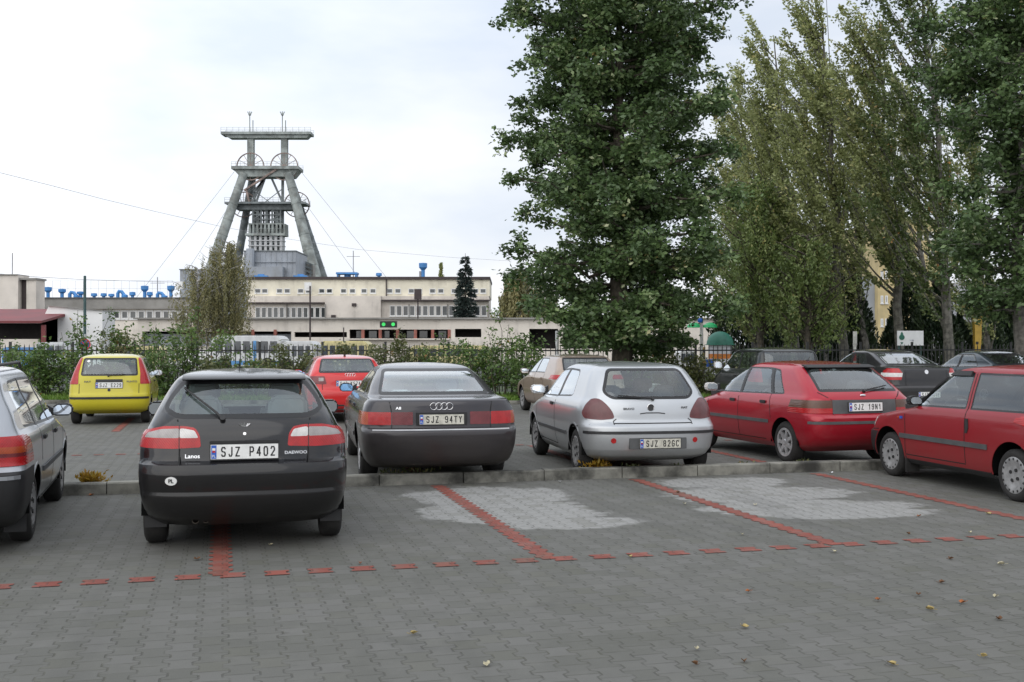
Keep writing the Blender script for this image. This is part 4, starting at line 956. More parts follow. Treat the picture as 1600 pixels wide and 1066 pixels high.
p_['kind'] = 'stuff'
# ------------------------------------------------------------------ cars
def pchip(xs, ys, x):
    xs = np.asarray(xs, float); ys = np.asarray(ys, float); h = np.diff(xs); d = np.diff(ys) / h; n = len(xs); m = np.zeros(n)
    for i in range(1, n - 1):
        if d[i - 1] * d[i] > 0: w1 = 2 * h[i] + h[i - 1]; w2 = h[i] + 2 * h[i - 1]; m[i] = (w1 + w2) / (w1 / d[i - 1] + w2 / d[i])
    m[0] = d[0]; m[-1] = d[-1]; x = np.clip(x, xs[0], xs[-1]); i = np.clip(np.searchsorted(xs, x) - 1, 0, n - 2)
    t = (x - xs[i]) / h[i]; h00 = 2 * t**3 - 3 * t**2 + 1; h10 = t**3 - 2 * t**2 + t; h01 = -2 * t**3 + 3 * t**2; h11 = t**3 - t**2
    return h00 * ys[i] + h10 * h[i] * m[i] + h01 * ys[i + 1] + h11 * h[i] * m[i + 1]

M_blackp = mat('black_plastic', (0.022, 0.022, 0.023), 0.55, var=0.15, scale=6)
M_greyp = mat('grey_plastic', (0.085, 0.088, 0.09), 0.6, var=0.12, scale=6)
M_rubber = mat('tyre_rubber', (0.024, 0.023, 0.022), 0.85, var=0.25, scale=9, bump=0.2)
M_seal = mat('window_seal', (0.012, 0.012, 0.013), 0.4, var=0.05)
M_gap = mat('panel_gap', (0.008, 0.008, 0.008), 0.8, var=0.0)
M_under = mat('underbody', (0.006, 0.006, 0.006), 0.95, var=0.1, spec=.1)
M_chrome = mat('chrome', (0.75, 0.75, 0.76), 0.14, metal=1.0, var=0.05)
M_mirror = mat('mirror_glass', (0.75, 0.80, 0.86), 0.03, metal=1.0, var=0.0)
M_mirrorb = mat('blue_mirror_glass', (0.30, 0.55, 0.85), 0.03, metal=1.0, var=0.0)
M_rimg = mat('hubcap_silver', (0.36, 0.36, 0.36), 0.45, metal=0.25, var=0.2, scale=8)
M_alloy = mat('alloy', (0.62, 0.62, 0.63), 0.3, metal=0.6, var=0.15, scale=8)
M_rimdark = mat('rim_shadow_metal', (0.02, 0.02, 0.02), 0.7)
M_exh = mat('exhaust_steel', (0.14, 0.12, 0.10), 0.5, metal=0.8, var=0.3)
M_plate = mat('plate_white', (0.78, 0.78, 0.76), 0.45, var=0.06, scale=20)
M_platey = mat('plate_dirty', (0.60, 0.58, 0.50), 0.5, var=0.15, scale=20)
M_ptext = mat('plate_black', (0.015, 0.015, 0.015), 0.5, var=0.0)
M_eu = mat('plate_blue', (0.02, 0.10, 0.45), 0.45, var=0.0)
M_seat = mat('seat_fabric', (0.13, 0.13, 0.14), 0.95, var=0.15, scale=12)
M_seatg = mat('seat_leather_grey', (0.42, 0.46, 0.47), 0.6, var=0.08, scale=6)
M_trim = mat('cabin_trim', (0.035, 0.035, 0.036), 0.8, var=0.1)
def lens(name, col, rough=0.14):
    m = mat(name, col, rough, var=0.10, scale=14, spec=0.5, coat=0.25); t = m.node_tree; b = [q for q in t.nodes if q.type == 'BSDF_PRINCIPLED'][0]; n = N(t)
    xyz = n.sep(n.coord('Object')); k = n.m('MULTIPLY', n.m('SINE', n.m('MULTIPLY', xyz[0], 330.0)), n.m('SINE', n.m('MULTIPLY', xyz[2], 260.0)))
    t.links.new(n.bump(k, 0.3, 0.004), b.inputs['Normal']); return m
M_lred = lens('red_lens', (0.42, 0.012, 0.014)); M_ldred = lens('dark_red_lens', (0.16, 0.02, 0.025)); M_lsmoke = lens('smoked_red_lens', (0.13, 0.040, 0.042)); M_lclear = lens('clear_lens', (0.66, 0.64, 0.62)); M_lgrey = lens('grey_lens', (0.36, 0.33, 0.32)); M_lamber = lens('amber_lens', (0.40, 0.065, 0.014)); M_lbrown = lens('amber_smoked_lens', (0.11, 0.045, 0.025))
G_std = glass('car_glass', (0.80, 0.88, 0.86)); G_dark = glass('car_glass_dark', (0.22, 0.25, 0.25)); G_rear = glass('car_glass_rear', (0.80, 0.90, 0.89), 2.5)

def round_poly(poly, r, n=4):
    out_ = []; k = len(poly); rs = r if isinstance(r, (list, tuple)) else [r] * k
    for i in range(k):
        p = Vector(poly[i]); a = Vector(poly[i - 1]); b = Vector(poly[(i + 1) % k]); da = (a - p); db = (b - p); q = min(rs[i], da.length * 0.45, db.length * 0.45)
        if q < 1e-4: out_.append((p.x, p.y)); continue
        A = p + da.normalized() * q; Bq = p + db.normalized() * q
        for j in range(n + 1): t = j / n; v = A * (1 - t) ** 2 + p * 2 * t * (1 - t) + Bq * t * t; out_.append((v.x, v.y))
    return out_
def inset_poly(poly, d):
    k = len(poly); ar = sum(poly[i][0] * poly[(i + 1) % k][1] - poly[(i + 1) % k][0] * poly[i][1] for i in range(k)); s = 1 if ar > 0 else -1; out_ = []
    for i in range(k):
        p = Vector(poly[i]); a = Vector(poly[i - 1]); b = Vector(poly[(i + 1) % k]); e1 = (p - a).normalized(); e2 = (b - p).normalized()
        n1 = Vector((-e1.y, e1.x)) * s; n2 = Vector((-e2.y, e2.x)) * s; m = (n1 + n2); m = m.normalized() if m.length > 1e-6 else n1; c = max(0.4, m.dot(n1)); q = p + m * (d / c); out_.append((q.x, q.y))
    return out_
def inpoly(x, y, poly):
    c = False; j = len(poly) - 1
    for i in range(len(poly)):
        xi, yi = poly[i]; xj, yj = poly[j]
        if (yi > y) != (yj > y) and x < (xj - xi) * (y - yi) / (yj - yi) + xi: c = not c
        j = i
    return c

class Shell:
    def __init__(s, sp):
        s.sp = sp; L, Wd, H = sp['L'], sp['W'], sp['H']
        rear, nose, width = sp['rear'], sp['nose'], sp['width']; rr = sp.get('rr', [(0, .42), (.6, .40), (.95, .34), (H, .22)]); rf = sp.get('rf', [(0, .55), (.6, .62), (.9, .75), (1.0, .5), (H, .3)])
        nn = sp.get('nr', 4.2); nf = sp.get('nf', 3.0)
        keys = sorted(set([round(p[0], 4) for q in (rear, nose, width) for p in q])); z0 = max(rear[0][0], nose[0][0], width[0][0]); keys = [z for z in keys if z >= z0]
        f = lambda tab, z: pchip([p[0] for p in tab], [p[1] for p in tab], z)
        zs = []
        for a, b in zip(keys[:-1], keys[1:]):
            d = max(abs(float(f(rear, np.array([b]))[0] - f(rear, np.array([a]))[0])), abs(float(f(nose, np.array([b]))[0] - f(nose, np.array([a]))[0])) * 0.7, b - a)
            k = max(1, int(math.ceil(d / 0.075))); zs += [a + (b - a) * i / k for i in range(k)]
        zs.append(keys[-1]); zs = np.array(zs)
        YR, YF, WW, RR, RF = f(rear, zs), f(nose, zs), f(width, zs), f(rr, zs), f(rf, zs); na, ns = 13, 36
        def arc(n, k):
            a = np.linspace(0, pi / 2, 400); x = np.sin(a) ** (2 / n); y = 1 - np.cos(a) ** (2 / n); l = np.concatenate([[0], np.cumsum(np.hypot(np.diff(x), np.diff(y) * 0.5))]); t = np.linspace(0, l[-1], k); return np.interp(t, l, x), np.interp(t, l, y)
        axr, ayr = arc(nn, na); axf, ayf = arc(nf, na); V_ = []; hk = 2 * na + ns - 1
        for i, z in enumerate(zs):
            w = WW[i]; span = YF[i] - YR[i]; r1 = min(RR[i], span * 0.45); r2 = min(RF[i], span * 0.45)
            hx_ = list(axr * w); hy = list(YR[i] + ayr * r1)
            ys = np.linspace(YR[i] + r1, YF[i] - r2, ns + 1)[1:-1]; hx_ += [w] * (ns - 1); hy += list(ys)
            hx_ += list((axf * w)[::-1]); hy += list((YF[i] - ayf * r2)[::-1])
            hx_ = np.array(hx_); hy = np.array(hy); q = np.clip((hy / L - 0.5) * 2, -1, 1); hx_ = hx_ * (1 - 0.035 * np.abs(q) ** 3)
            ring = [(hx_[j], hy[j], z) for j in range(hk)] + [(-hx_[j], hy[j], z) for j in range(hk - 2, 0, -1)]
            V_ += ring
        n = 2 * hk - 2; F = []
        for i in range(len(zs) - 1):
            for j in range(n): F.append((i * n + j, i * n + (j + 1) % n, (i + 1) * n + (j + 1) % n, (i + 1) * n + j))
        F.append(tuple((len(zs) - 1) * n + j for j in range(n)))
        me = bpy.data.meshes.new('tmp'); me.from_pydata(V_, [], F)
        s.bm = bmesh.new(); s.bm.from_mesh(me); bpy.data.meshes.remove(me)
        bmesh.ops.triangulate(s.bm, faces=[f_ for f_ in s.bm.faces if len(f_.verts) > 4])
        s.bm.normal_update(); s.tag = s.bm.faces.layers.int.new('reg'); s.L = L
        s.bvh = BVHTree.FromBMesh(s.bm)
    def cand(s, axis, side, poly, nmin=0.05):
        us = [p[0] for p in poly]; vs = [p[1] for p in poly]; u0, u1, v0, v1 = min(us) - .15, max(us) + .15, min(vs) - .12, max(vs) + .12; r = []
        for f in s.bm.faces:
            nv = f.normal[axis] * side
            if nv < nmin: continue
            c = f.calc_center_median(); u = c[1 - axis]; 
            if u0 < u < u1 and v0 < c[2] < v1:
                if axis == 1 and side < 0 and c.y > s.L * 0.5: continue
                if axis == 1 and side > 0 and c.y < s.L * 0.5: continue
                r.append(f)
        return r
    def imprint(s, poly, axis, side, reg, nmin=0.05, only=None, zmin=None):
        fs = s.cand(axis, side, poly, nmin)
        if not fs: return
        k = len(poly)
        for i in range(k):
            a = poly[i]; b = poly[(i + 1) % k]; e = Vector((b[0] - a[0], b[1] - a[1])); l = e.length
            if l < 1e-5: continue
            e /= l; n2 = Vector((-e.y, e.x))
            no_ = Vector((0, n2.x, n2.y)) if axis == 0 else Vector((n2.x, 0, n2.y)); co = Vector((0, a[0], a[1])) if axis == 0 else Vector((a[0], 0, a[1]))
            sel = []
            for f in fs:
                ds = []; ts = []
                for v in f.verts:
                    p = v.co; q = Vector((p[1 - axis] - a[0], p.z - a[1])); ds.append(q.dot(n2)); ts.append(q.dot(e))
                if min(ds) < -1e-6 and max(ds) > 1e-6 and max(ts) > -1e-4 and min(ts) < l + 1e-4: sel.append(f)
            if not sel: continue
            geom = list({v for f in sel for v in f.verts}) + list({ed for f in sel for ed in f.edges}) + sel
            ret = bmesh.ops.bisect_plane(s.bm, geom=geom, dist=1e-6, plane_co=co, plane_no=no_)
            st = set(fs); new = [g for g in ret['geom'] if isinstance(g, bmesh.types.BMFace) and g not in st]; fs = [f for f in fs if f.is_valid] + [g for g in new if g.is_valid]
        for f in fs:
            c = f.calc_center_median()
            if inpoly(c[1 - axis], c.z, poly) and (only is None or f[s.tag] in only): f[s.tag] = reg
    def cutz(s, z):
        s.bm.faces.ensure_lookup_table(); sel = [f for f in s.bm.faces if min(v.co.z for v in f.verts) < z < max(v.co.z for v in f.verts)]
        geom = list({v for f in sel for v in f.verts}) + list({e for f in sel for e in f.edges}) + sel
        bmesh.ops.bisect_plane(s.bm, geom=geom, dist=1e-6, plane_co=(0, 0, z), plane_no=(0, 0, 1))
    def finish(s): s.bm.normal_update()
    def extract(s, name, regs, mats, parent, off=0.0, skirt=0.0, cond=None, keepn=True):
        """regs: {tag: material index}"""
        fs = [f for f in s.bm.faces if f[s.tag] in regs and (cond is None or cond(f.calc_center_median()))]
        if not fs: return None
        vm = {}; vs = []; F = []; mi = []
        for f in fs:
            t = []
            for v in f.verts:
                if v.index not in vm: vm[v.index] = len(vs); vs.append(v.co + v.normal * off)
                t.append(vm[v.index])
            F.append(tuple(t)); mi.append(regs[f[s.tag]])
        if skirt:
            ed = {}
            for f, m_ in zip(fs, mi):
                for l in f.loops:
                    a, b = l.vert.index, l.link_loop_next.vert.index
                    if (b, a) in ed: del ed[(b, a)]
                    else: ed[(a, b)] = (l.vert, l.link_loop_next.vert, m_)
            lo = {}
            for (a, b), (va, vb, m_) in ed.items():
                for v in (va, vb):
                    if v.index not in lo: lo[v.index] = len(vs); vs.append(v.co + v.normal * (off - skirt))
                F.append((vm[b], vm[a], lo[a], lo[b])); mi.append(m_)
        me = bpy.data.meshes.new(name); me.from_pydata([tuple(v) for v in vs], [], F)
        for m_ in mats: me.materials.append(m_)
        me.polygons.foreach_set('material_index', mi); me.shade_smooth()
        if skirt or True:
            try: me.set_sharp_from_angle(angle=radians(42))
            except Exception: pass
        o = bpy.data.objects.new(name, me); link(o, parent); return o
    def hit(s, u, z, axis, side):
        o = Vector((5 * side, u, z)) if axis == 0 else Vector((u, -3 if side < 0 else s.L + 3, z)); d = Vector((-side, 0, 0)) if axis == 0 else Vector((0, 1 if side < 0 else -1, 0))
        h = s.bvh.ray_cast(o, d); return (h[0], h[1]) if h[0] is not None else (None, None)
    def strip(s, mb, pts, axis, side, w, thick, closed=False, step=0.05, off=0.0015):
        P = [Vector(p) for p in pts]
        if closed: P.append(P[0])
        R = []
        for a, b in zip(P[:-1], P[1:]):
            k = max(1, int((b - a).length / step)); R += [a.lerp(b, i / k) for i in range(k)]
        R.append(P[-1]); rows = []
        for i, p in enumerate(R):
            d = (R[min(i + 1, len(R) - 1)] - R[max(i - 1, 0)]).normalized(); q = Vector((-d.y, d.x)) * w / 2; A = s.hit(p.x + q.x, p.y + q.y, axis, side); Bq = s.hit(p.x - q.x, p.y - q.y, axis, side)
            if A[0] is None or Bq[0] is None:
                if len(rows) > 1: s._emit(mb, rows)
                rows = []; continue
            rows.append((A[0] + A[1] * off, A[0] + A[1] * (off + thick), Bq[0] + Bq[1] * (off + thick), Bq[0] + Bq[1] * off))
        if len(rows) > 1: s._emit(mb, rows)
    def _emit(s, mb, rows):
        vs = [v for r in rows for v in r]; fs = []
        for i in range(len(rows) - 1):
            for j in range(3): fs.append((4 * i + j, 4 * i + j + 1, 4 * i + 5 + j, 4 * i + 4 + j))
        fs.append((0, 1, 2, 3)); e = 4 * (len(rows) - 1); fs.append((e + 3, e + 2, e + 1, e)); mb.add(vs, fs)

def wheel(parent, x, y, r, w, kind, side, rimr=None):
    """tyre and rim as separate children; axle along x; side=+1 faces +x"""
    rimr = rimr or r * 0.66; c = (x, y, r)
    t = thing('wheel', None, None, c); t.parent = parent
    m = MB(); h = w / 2
    m.lathe([(rimr, -h * .9), (rimr + .02, -h), (r - .045, -h), (r - .015, -h * .86), (r, -h * .62), (r + .001, 0), (r, h * .62), (r - .015, h * .86), (r - .045, h), (rimr + .02, h), (rimr, h * .9), (rimr - .005, 0)], n=40, axis='x', closed=True)
    m.build('tyre', M_rubber, t, smooth=True, angle=40)
    m = MB(); f = side * h
    if kind == 'alloy':
        m.cur = 1; m.lathe([(0.0, f * .35), (rimr - .01, f * .35)], n=30, axis='x'); m.cur = 0
        m.lathe([(rimr - .028, f * .96), (rimr + .004, f * .98), (rimr + .004, f * .5), (rimr - .028, f * .5)], n=36, axis='x', closed=True)
        for i in range(7):
            a = 2 * pi * i / 7; ca, sa = cos(a), sin(a); q = Vector((0, -sa, ca))
            for (wa, wb) in ((.034, .020),):
                A = Vector((f * .92, ca * .03, sa * .03)); Bq = Vector((f * .93, ca * (rimr - .02), sa * (rimr - .02)))
                vs = [A + q * wa, A - q * wa, Bq - q * wb, Bq + q * wb]; vs += [v - Vector((side * .03, 0, 0)) for v in vs]; m.add(vs, [(0, 1, 2, 3), (0, 4, 5, 1), (1, 5, 6, 2), (2, 6, 7, 3), (3, 7, 4, 0)])
        m.lathe([(0.001, f * 1.0), (.035, f * .99), (.05, f * .88), (.05, f * .6)], n=16, axis='x')
        m.build('rim', [M_alloy, M_rimdark], t, smooth=True, angle=30)
    else:
        mt = M_rimg
        m.lathe([(0.001, f * .86), (.05, f * .86), (.07, f * .80), (rimr * .62, f * .82), (rimr * .80, f * .98), (rimr * .97, f * .97), (rimr + .006, f * .90)], n=40, axis='x')
        m.cur = 1
        for i in range(16 if kind == 'hubcap' else 10):
            a = 2 * pi * i / (16 if kind == 'hubcap' else 10); rr_ = rimr * .90; wv = .011 if kind == 'hubcap' else .022
            C_ = Vector((f * 1.0, cos(a) * rr_, sin(a) * rr_)); q = Vector((0, -sin(a), cos(a))) * wv; p = Vector((0, cos(a), sin(a))) * .012
            m.add([C_ + q + p, C_ - q + p, C_ - q - p, C_ + q - p], [(0, 1, 2, 3)])
        for i in range(4):
            a = 2 * pi * i / 4 + .5; m.cyl((f * .81, cos(a) * rimr * .33, sin(a) * rimr * .33), .019, side * .012, 10, 'x')
        m.build('hubcap', [mt, M_rimdark], t, smooth=True, angle=30)
    return t

GLY = {'S': [[(1, .85), (.8, 1), (.2, 1), (0, .85), (0, .65), (.2, .53), (.8, .47), (1, .35), (1, .15), (.8, 0), (.2, 0), (0, .15)]], 'J': [[(.9, 1), (.9, .2), (.7, 0), (.25, 0), (.05, .2)]], 'Z': [[(0, 1), (1, 1), (0, 0), (1, 0)]],
 'P': [[(0, 0), (0, 1), (.75, 1), (1, .85), (1, .6), (.75, .45), (0, .45)]], '4': [[(.75, 0), (.75, 1), (0, .28), (1, .28)]], '0': [[(.2, 0), (0, .2), (0, .8), (.2, 1), (.8, 1), (1, .8), (1, .2), (.8, 0), (.2, 0)]], '2': [[(0, .8), (.2, 1), (.8, 1), (1, .82), (1, .62), (0, 0), (1, 0)]],
 '9': [[(0, .12), (.2, 0), (.8, 0), (1, .2), (1, .8), (.8, 1), (.2, 1), (0, .82), (0, .62), (.2, .46), (1, .46)]], 'T': [[(0, 1), (1, 1)], [(.5, 1), (.5, 0)]], 'Y': [[(0, 1), (.5, .5), (1, 1)], [(.5, .5), (.5, 0)]], '8': [[(.2, .53), (0, .68), (0, .86), (.2, 1), (.8, 1), (1, .86), (1, .68), (.8, .53), (.2, .53), (0, .38), (0, .15), (.2, 0), (.8, 0), (1, .15), (1, .38), (.8, .53)]],
 'G': [[(1, .82), (.8, 1), (.2, 1), (0, .8), (0, .2), (.2, 0), (.8, 0), (1, .2), (1, .48), (.6, .48)]], 'C': [[(1, .82), (.8, 1), (.2, 1), (0, .8), (0, .2), (.2, 0), (.8, 0), (1, .18)]], '1': [[(.2, .75), (.6, 1), (.6, 0)]], 'N': [[(0, 0), (0, 1), (1, 0), (1, 1)]], 'E': [[(1, 1), (0, 1), (0, 0), (1, 0)], [(0, .52), (.8, .52)]],
 'K': [[(0, 0), (0, 1)], [(1, 1), (0, .45)], [(.3, .6), (1, 0)]], '5': [[(1, 1), (.1, 1), (0, .55), (.8, .58), (1, .42), (1, .15), (.8, 0), (.2, 0), (0, .12)]], '7': [[(0, 1), (1, 1), (.35, 0)]], '6': [[(1, .88), (.8, 1), (.2, 1), (0, .8), (0, .2), (.2, 0), (.8, 0), (1, .18), (1, .4), (.8, .56), (0, .52)]], 'V': [[(0, 1), (.5, 0), (1, 1)]], ' ': []}
def plate_text(txt, o, Mx, m_, x0=-.190, x1=.245, h=.078, t=.0105):
    adv = (x1 - x0) / len(txt); w = adv * .66
    for i, ch in enumerate(txt):
        if ch == ' ': continue
        m = MB(); cx = x0 + adv * i + adv * .17
        for st in GLY[ch]:
            P_ = [(cx + t / 2 + a * (w - t), -h / 2 + t / 2 + b * (h - t)) for a, b in st]
            for (a, b) in zip(P_[:-1], P_[1:]):
                d = Vector((b[0] - a[0], b[1] - a[1])); l = d.length; d /= l; q = Vector((-d.y, d.x)) * t / 2; e = d * t * .42
                A = Vector(a) - e; Bq = Vector(b) + e; pts = [A + q, A - q, Bq - q, Bq + q]
                vs = [Mx @ Vector((p.x, -.0052, p.y)) for p in pts] + [Mx @ Vector((p.x, -.004, p.y)) for p in pts]
                m.add(vs, [(0, 1, 2, 3), (0, 4, 5, 1), (1, 5, 6, 2), (2, 6, 7, 3), (3, 7, 4, 0)])
        m.build('lettering', m_, o)

def plate(parent, x, y, z, tilt, txt, m_=None, w=0.52, h=0.114, frame=True, textmat=None):
    Mx = Matrix.Translation((x, y, z)) @ Matrix.Rotation(tilt, 4, 'X')
    m = MB(); m.cur = 1
    if frame: m.box(-w / 2 - .008, w / 2 + .008, 0.001, 0.014, -h / 2 - .010, h / 2 + .008, Mx)
    m.cur = 0; m.box(-w / 2, w / 2, -0.004, 0.0, -h / 2, h / 2, Mx)
    m.cur = 2; m.box(-w / 2 + .004, -w / 2 + .044, -0.0052, -.0042, -h / 2 + .004, h / 2 - .004, Mx)
    m.cur = 3; m.box(-w / 2 + .012, -w / 2 + .036, -.006, -.0054, .012, .030, Mx); m.cur = 4; m.box(-w / 2 + .012, -w / 2 + .036, -.006, -.0054, -.006, .011, Mx)
    o = m.build('number_plate', [m_ or M_plate, M_blackp, M_eu, M_plate, M_lred], parent)
    if txt:
        text_mesh('PL', .03, 'lettering', M_plate, o, Mx @ Matrix.Translation((-w / 2 + .024, -.0058, -.034)) @ ROT_REAR, .0004)
        plate_text(txt, o, Mx, textmat or M_ptext)
    return o

def box_soft(name, m_, parent, x0, x1, y0, y1, z0, z1, bev=.03, M=None, smooth=True):
    m = MB(); m.box(x0, x1, y0, y1, z0, z1, M); return m.build(name, m_, parent, smooth=smooth, bevel=bev)

def seat(parent, x, y, sm, back=.62, zb=.30, lean=.25):
    t = MB(); Mx = Matrix.Translation((x, y, zb)) @ Matrix.Rotation(lean, 4, 'X')
    t.box(-.24, .24, -.02, .46, -.08, .14, Matrix.Translation((x, y, zb)))
    o = t.build('seat', sm, parent, bevel=.04)
    b = MB(); b.prism([(-.24, .05), (.24, .05), (.25, .4), (.20, back), (-.20, back), (-.25, .4)], -.12, .0, axis='y', M=Mx); b.build('backrest', sm, o, bevel=.04)
    hd = MB(); hd.prism([(-.13, back + .05), (.13, back + .05), (.145, back + .14), (.11, back + .22), (-.11, back + .22), (-.145, back + .14)], -.10, -.01, axis='y', M=Mx)
    hd.build('headrest', sm, o, bevel=.03)
    return o

def mirror(parent, sh, side, y, z, pm, gm, w=.20, h=.125):
    hp, hn = sh.hit(y, z, 0, side)
    xb = max(abs(hp.x) if hp else 0, parent['w2'] - .115)
    m = MB(); m.cur = 0; x0, x1 = xb + .02, xb + .02 + w
    prof = [(x0, z - h * .35), (x0 + .02, z - h * .5), (x1 - .03, z - h * .5), (x1, z - h * .2), (x1, z + h * .25), (x1 - .04, z + h * .5), (x0 + .05, z + h * .5), (x0, z + h * .2)]
    prof = [(a * side, b) for a, b in prof]; m.prism(prof, y - .045, y + .05, axis='y')
    o = m.build('door_mirror', pm, parent, bevel=.02)
    m = MB(); m.prism(inset_poly(prof, .015), y - .052, y - .0465, axis='y'); m.build('mirror_glass', gm, o)
    m = MB(); m.prism([(xb - .03, z - .06), (xb + .05, z - .055), (xb + .05, z + .0), (xb - .03, z + .05)] if side > 0 else [(-xb + .03, z - .06), (-xb - .05, z - .055), (-xb - .05, z + .0), (-xb + .03, z + .05)], y - .02, y + .06, axis='y'); m.build('mirror_foot', M_blackp, o)

def wiper(parent, sh, piv, tip, mount=True):
    m = MB(); A = sh.hit(piv[0], piv[1], 1, -1); pts = []
    for i in range(7):
        f = i / 6; u = piv[0] + (tip[0] - piv[0]) * f; z = piv[1] + (tip[1] - piv[1]) * f; h, n = sh.hit(u, z, 1, -1)
        if h: pts.append(tuple(h + n * (.030 if i else .02)))
    if len(pts) > 2:
        m.tube(pts, .011, 6, .007); m.tube([tuple(Vector(p) - Vector((0, -.010, 0))) for p in pts[2:]], .008, 5); h, n = A; m.tube([h - n * .01, h + n * .035], .022, 10)
    return m.build('rear_wiper', M_blackp, parent, smooth=True)

def make_car(sp):
    L, Wd, H = sp['L'], sp['W'], sp['H']; P = sp['paint']
    car = thing(sp.get('name', 'parked_car'), sp['label'], 'car', (sp['pos'][0], sp['pos'][1], sp.get('z', 0.0)), sp['yaw'], sp.get('group'))
    car['w2'] = Wd / 2; sh = Shell(sp); R = sp['wr']; ya, yb = sp['axles']
    # cut lines of bumpers, arches, windows and lamps in the body surface
    if 'bumper' in sp: sh.cutz(sp['bumper'])
    for y in (ya, yb):
        arch = [(y + cos(a) * (R + sp.get('gap', .055)), R + .015 + sin(a) * (R + sp.get('gap', .055))) for a in np.linspace(0, 2 * pi, 30)[:-1]]
        for s_ in (-1, 1): sh.imprint(arch, 0, s_, 9, nmin=0.2)
    if sp.get('black_pillars', True):
        for wa, wb in zip(sp['side_windows'][:-1], sp['side_windows'][1:]):
            q = [wa[0][0], wb[0][1], wb[0][2], wa[0][3]]
            for s_ in (-1, 1): sh.imprint([(q[0][0] + .03, q[0][1]), (q[1][0] - .03, q[1][1]), (q[2][0] - .03, q[2][1]), (q[3][0] + .03, q[3][1])], 0, s_, 3, nmin=.25)
    for i, (poly, r_) in enumerate(sp['side_windows']):
        po = round_poly(poly, r_)
        for s_ in (-1, 1): sh.imprint(po, 0, s_, 20 + i, nmin=0.25); sh.imprint(inset_poly(po, sp.get('seal', .022)), 0, s_, 40 + i, nmin=0.25, only=[20 + i])
    po = round_poly(*sp['rear_window']); sh.imprint(po, 1, -1, 30); sh.imprint(inset_poly(po, sp.get('rseal', .035)), 1, -1, 50, only=[30])
    po = round_poly(*sp['windscreen']); sh.imprint(po, 1, 1, 31); sh.imprint(inset_poly(po, .03), 1, 1, 51, only=[31])
    lm = []
    for i, (poly, r_, m_) in enumerate(sp['lamps']):
        po = round_poly(poly, r_); lm.append(m_)
        for s_ in (-1, 1): sh.imprint([(x * s_, z) for x, z in po], 1, -1, 60 + i, nmin=0.02)
    if 'headlamp' in sp:
        po = round_poly(sp['headlamp'], .03)
        for s_ in (-1, 1): sh.imprint([(x * s_, z) for x, z in po], 1, 1, 90, nmin=0.02)
    for i, (poly, r_, m_) in enumerate(sp.get('panels', [])): sh.imprint(round_poly(poly, r_), 1, -1, 80 + i)
    if 'bumper' in sp:
        for f in sh.bm.faces:
            c = f.calc_center_median()
            if f[sh.tag] == 0 and c.z < sp['bumper'] and (c.y < ya - R * 0.75 or c.y > yb + R * 0.75): f[sh.tag] = 1
    if 'sill' in sp:
        for f in sh.bm.faces:
            c = f.calc_center_median()
            if f[sh.tag] == 0 and c.z < sp['sill']: f[sh.tag] = 2
    sh.finish()
    sh.extract('body', {0: 0, 2: 1, 3: 2}, [P, M_blackp, M_seal], car)
    if 'bumper' in sp:
        sh.extract('rear_bumper', {1: 0}, [sp.get('bumper_mat', P)], car, off=.004, skirt=.02, cond=lambda c: c.y < L / 2)
        sh.extract('front_bumper', {1: 0}, [sp.get('bumper_mat', P)], car, off=.004, skirt=.02, cond=lambda c: c.y > L / 2)
    gl = sp.get('glass', G_std); gls = sp.get('side_glass', {})
    for i in range(len(sp['side_windows'])):
        for s_ in (-1, 1): sh.extract('side_window', {20 + i: 1, 40 + i: 0}, [gls.get(i, gl), M_seal], car, off=-.003, skirt=.012, cond=lambda c: c.x * s_ > 0)
    sh.extract('rear_window', {30: 1, 50: 0}, [sp.get('rear_glass', G_rear), M_seal], car, off=.001, skirt=.012)
    sh.extract('windscreen', {31: 1, 51: 0}, [G_std, M_seal], car, off=-.002, skirt=.012)
    regs = {60 + i: i for i in range(len(lm))}
    for s_ in (-1, 1): sh.extract('tail_light', regs, lm, car, off=.006, skirt=.03, cond=lambda c: c.x * s_ > 0)
    if 'headlamp' in sp:
        for s_ in (-1, 1): sh.extract('headlight', {90: 0}, [M_lclear], car, off=.004, skirt=.03, cond=lambda c: c.x * s_ > 0)
    pm = sp.get('panels', [])
    if pm: sh.extract('rear_panel', {80 + i: i for i in range(len(pm))}, [p[2] for p in pm], car, off=.004, skirt=.02)
    # panel gaps
    for ax, sides, key in ((0, (-1, 1), 'gaps_side'), (1, (-1,), 'gaps_rear')):
        for pts in sp.get(key, []):
            for s_ in sides:
                g = MB(); sh.strip(g, pts, ax, s_, .011, .0006)
                if g.v: g.build('panel_gap', M_gap, car, fix=False)
    for (pts, w_, th, m_) in sp.get('mould_side', []):
        for s_ in (-1, 1):
            g = MB(); sh.strip(g, pts, 0, s_, w_, th); g.build('side_moulding', m_, car)
    for (pts, w_, th, m_, nm) in sp.get('mould_rear', []):
        g = MB(); sh.strip(g, pts, 1, -1, w_, th, step=.04); g.build(nm, m_, car)
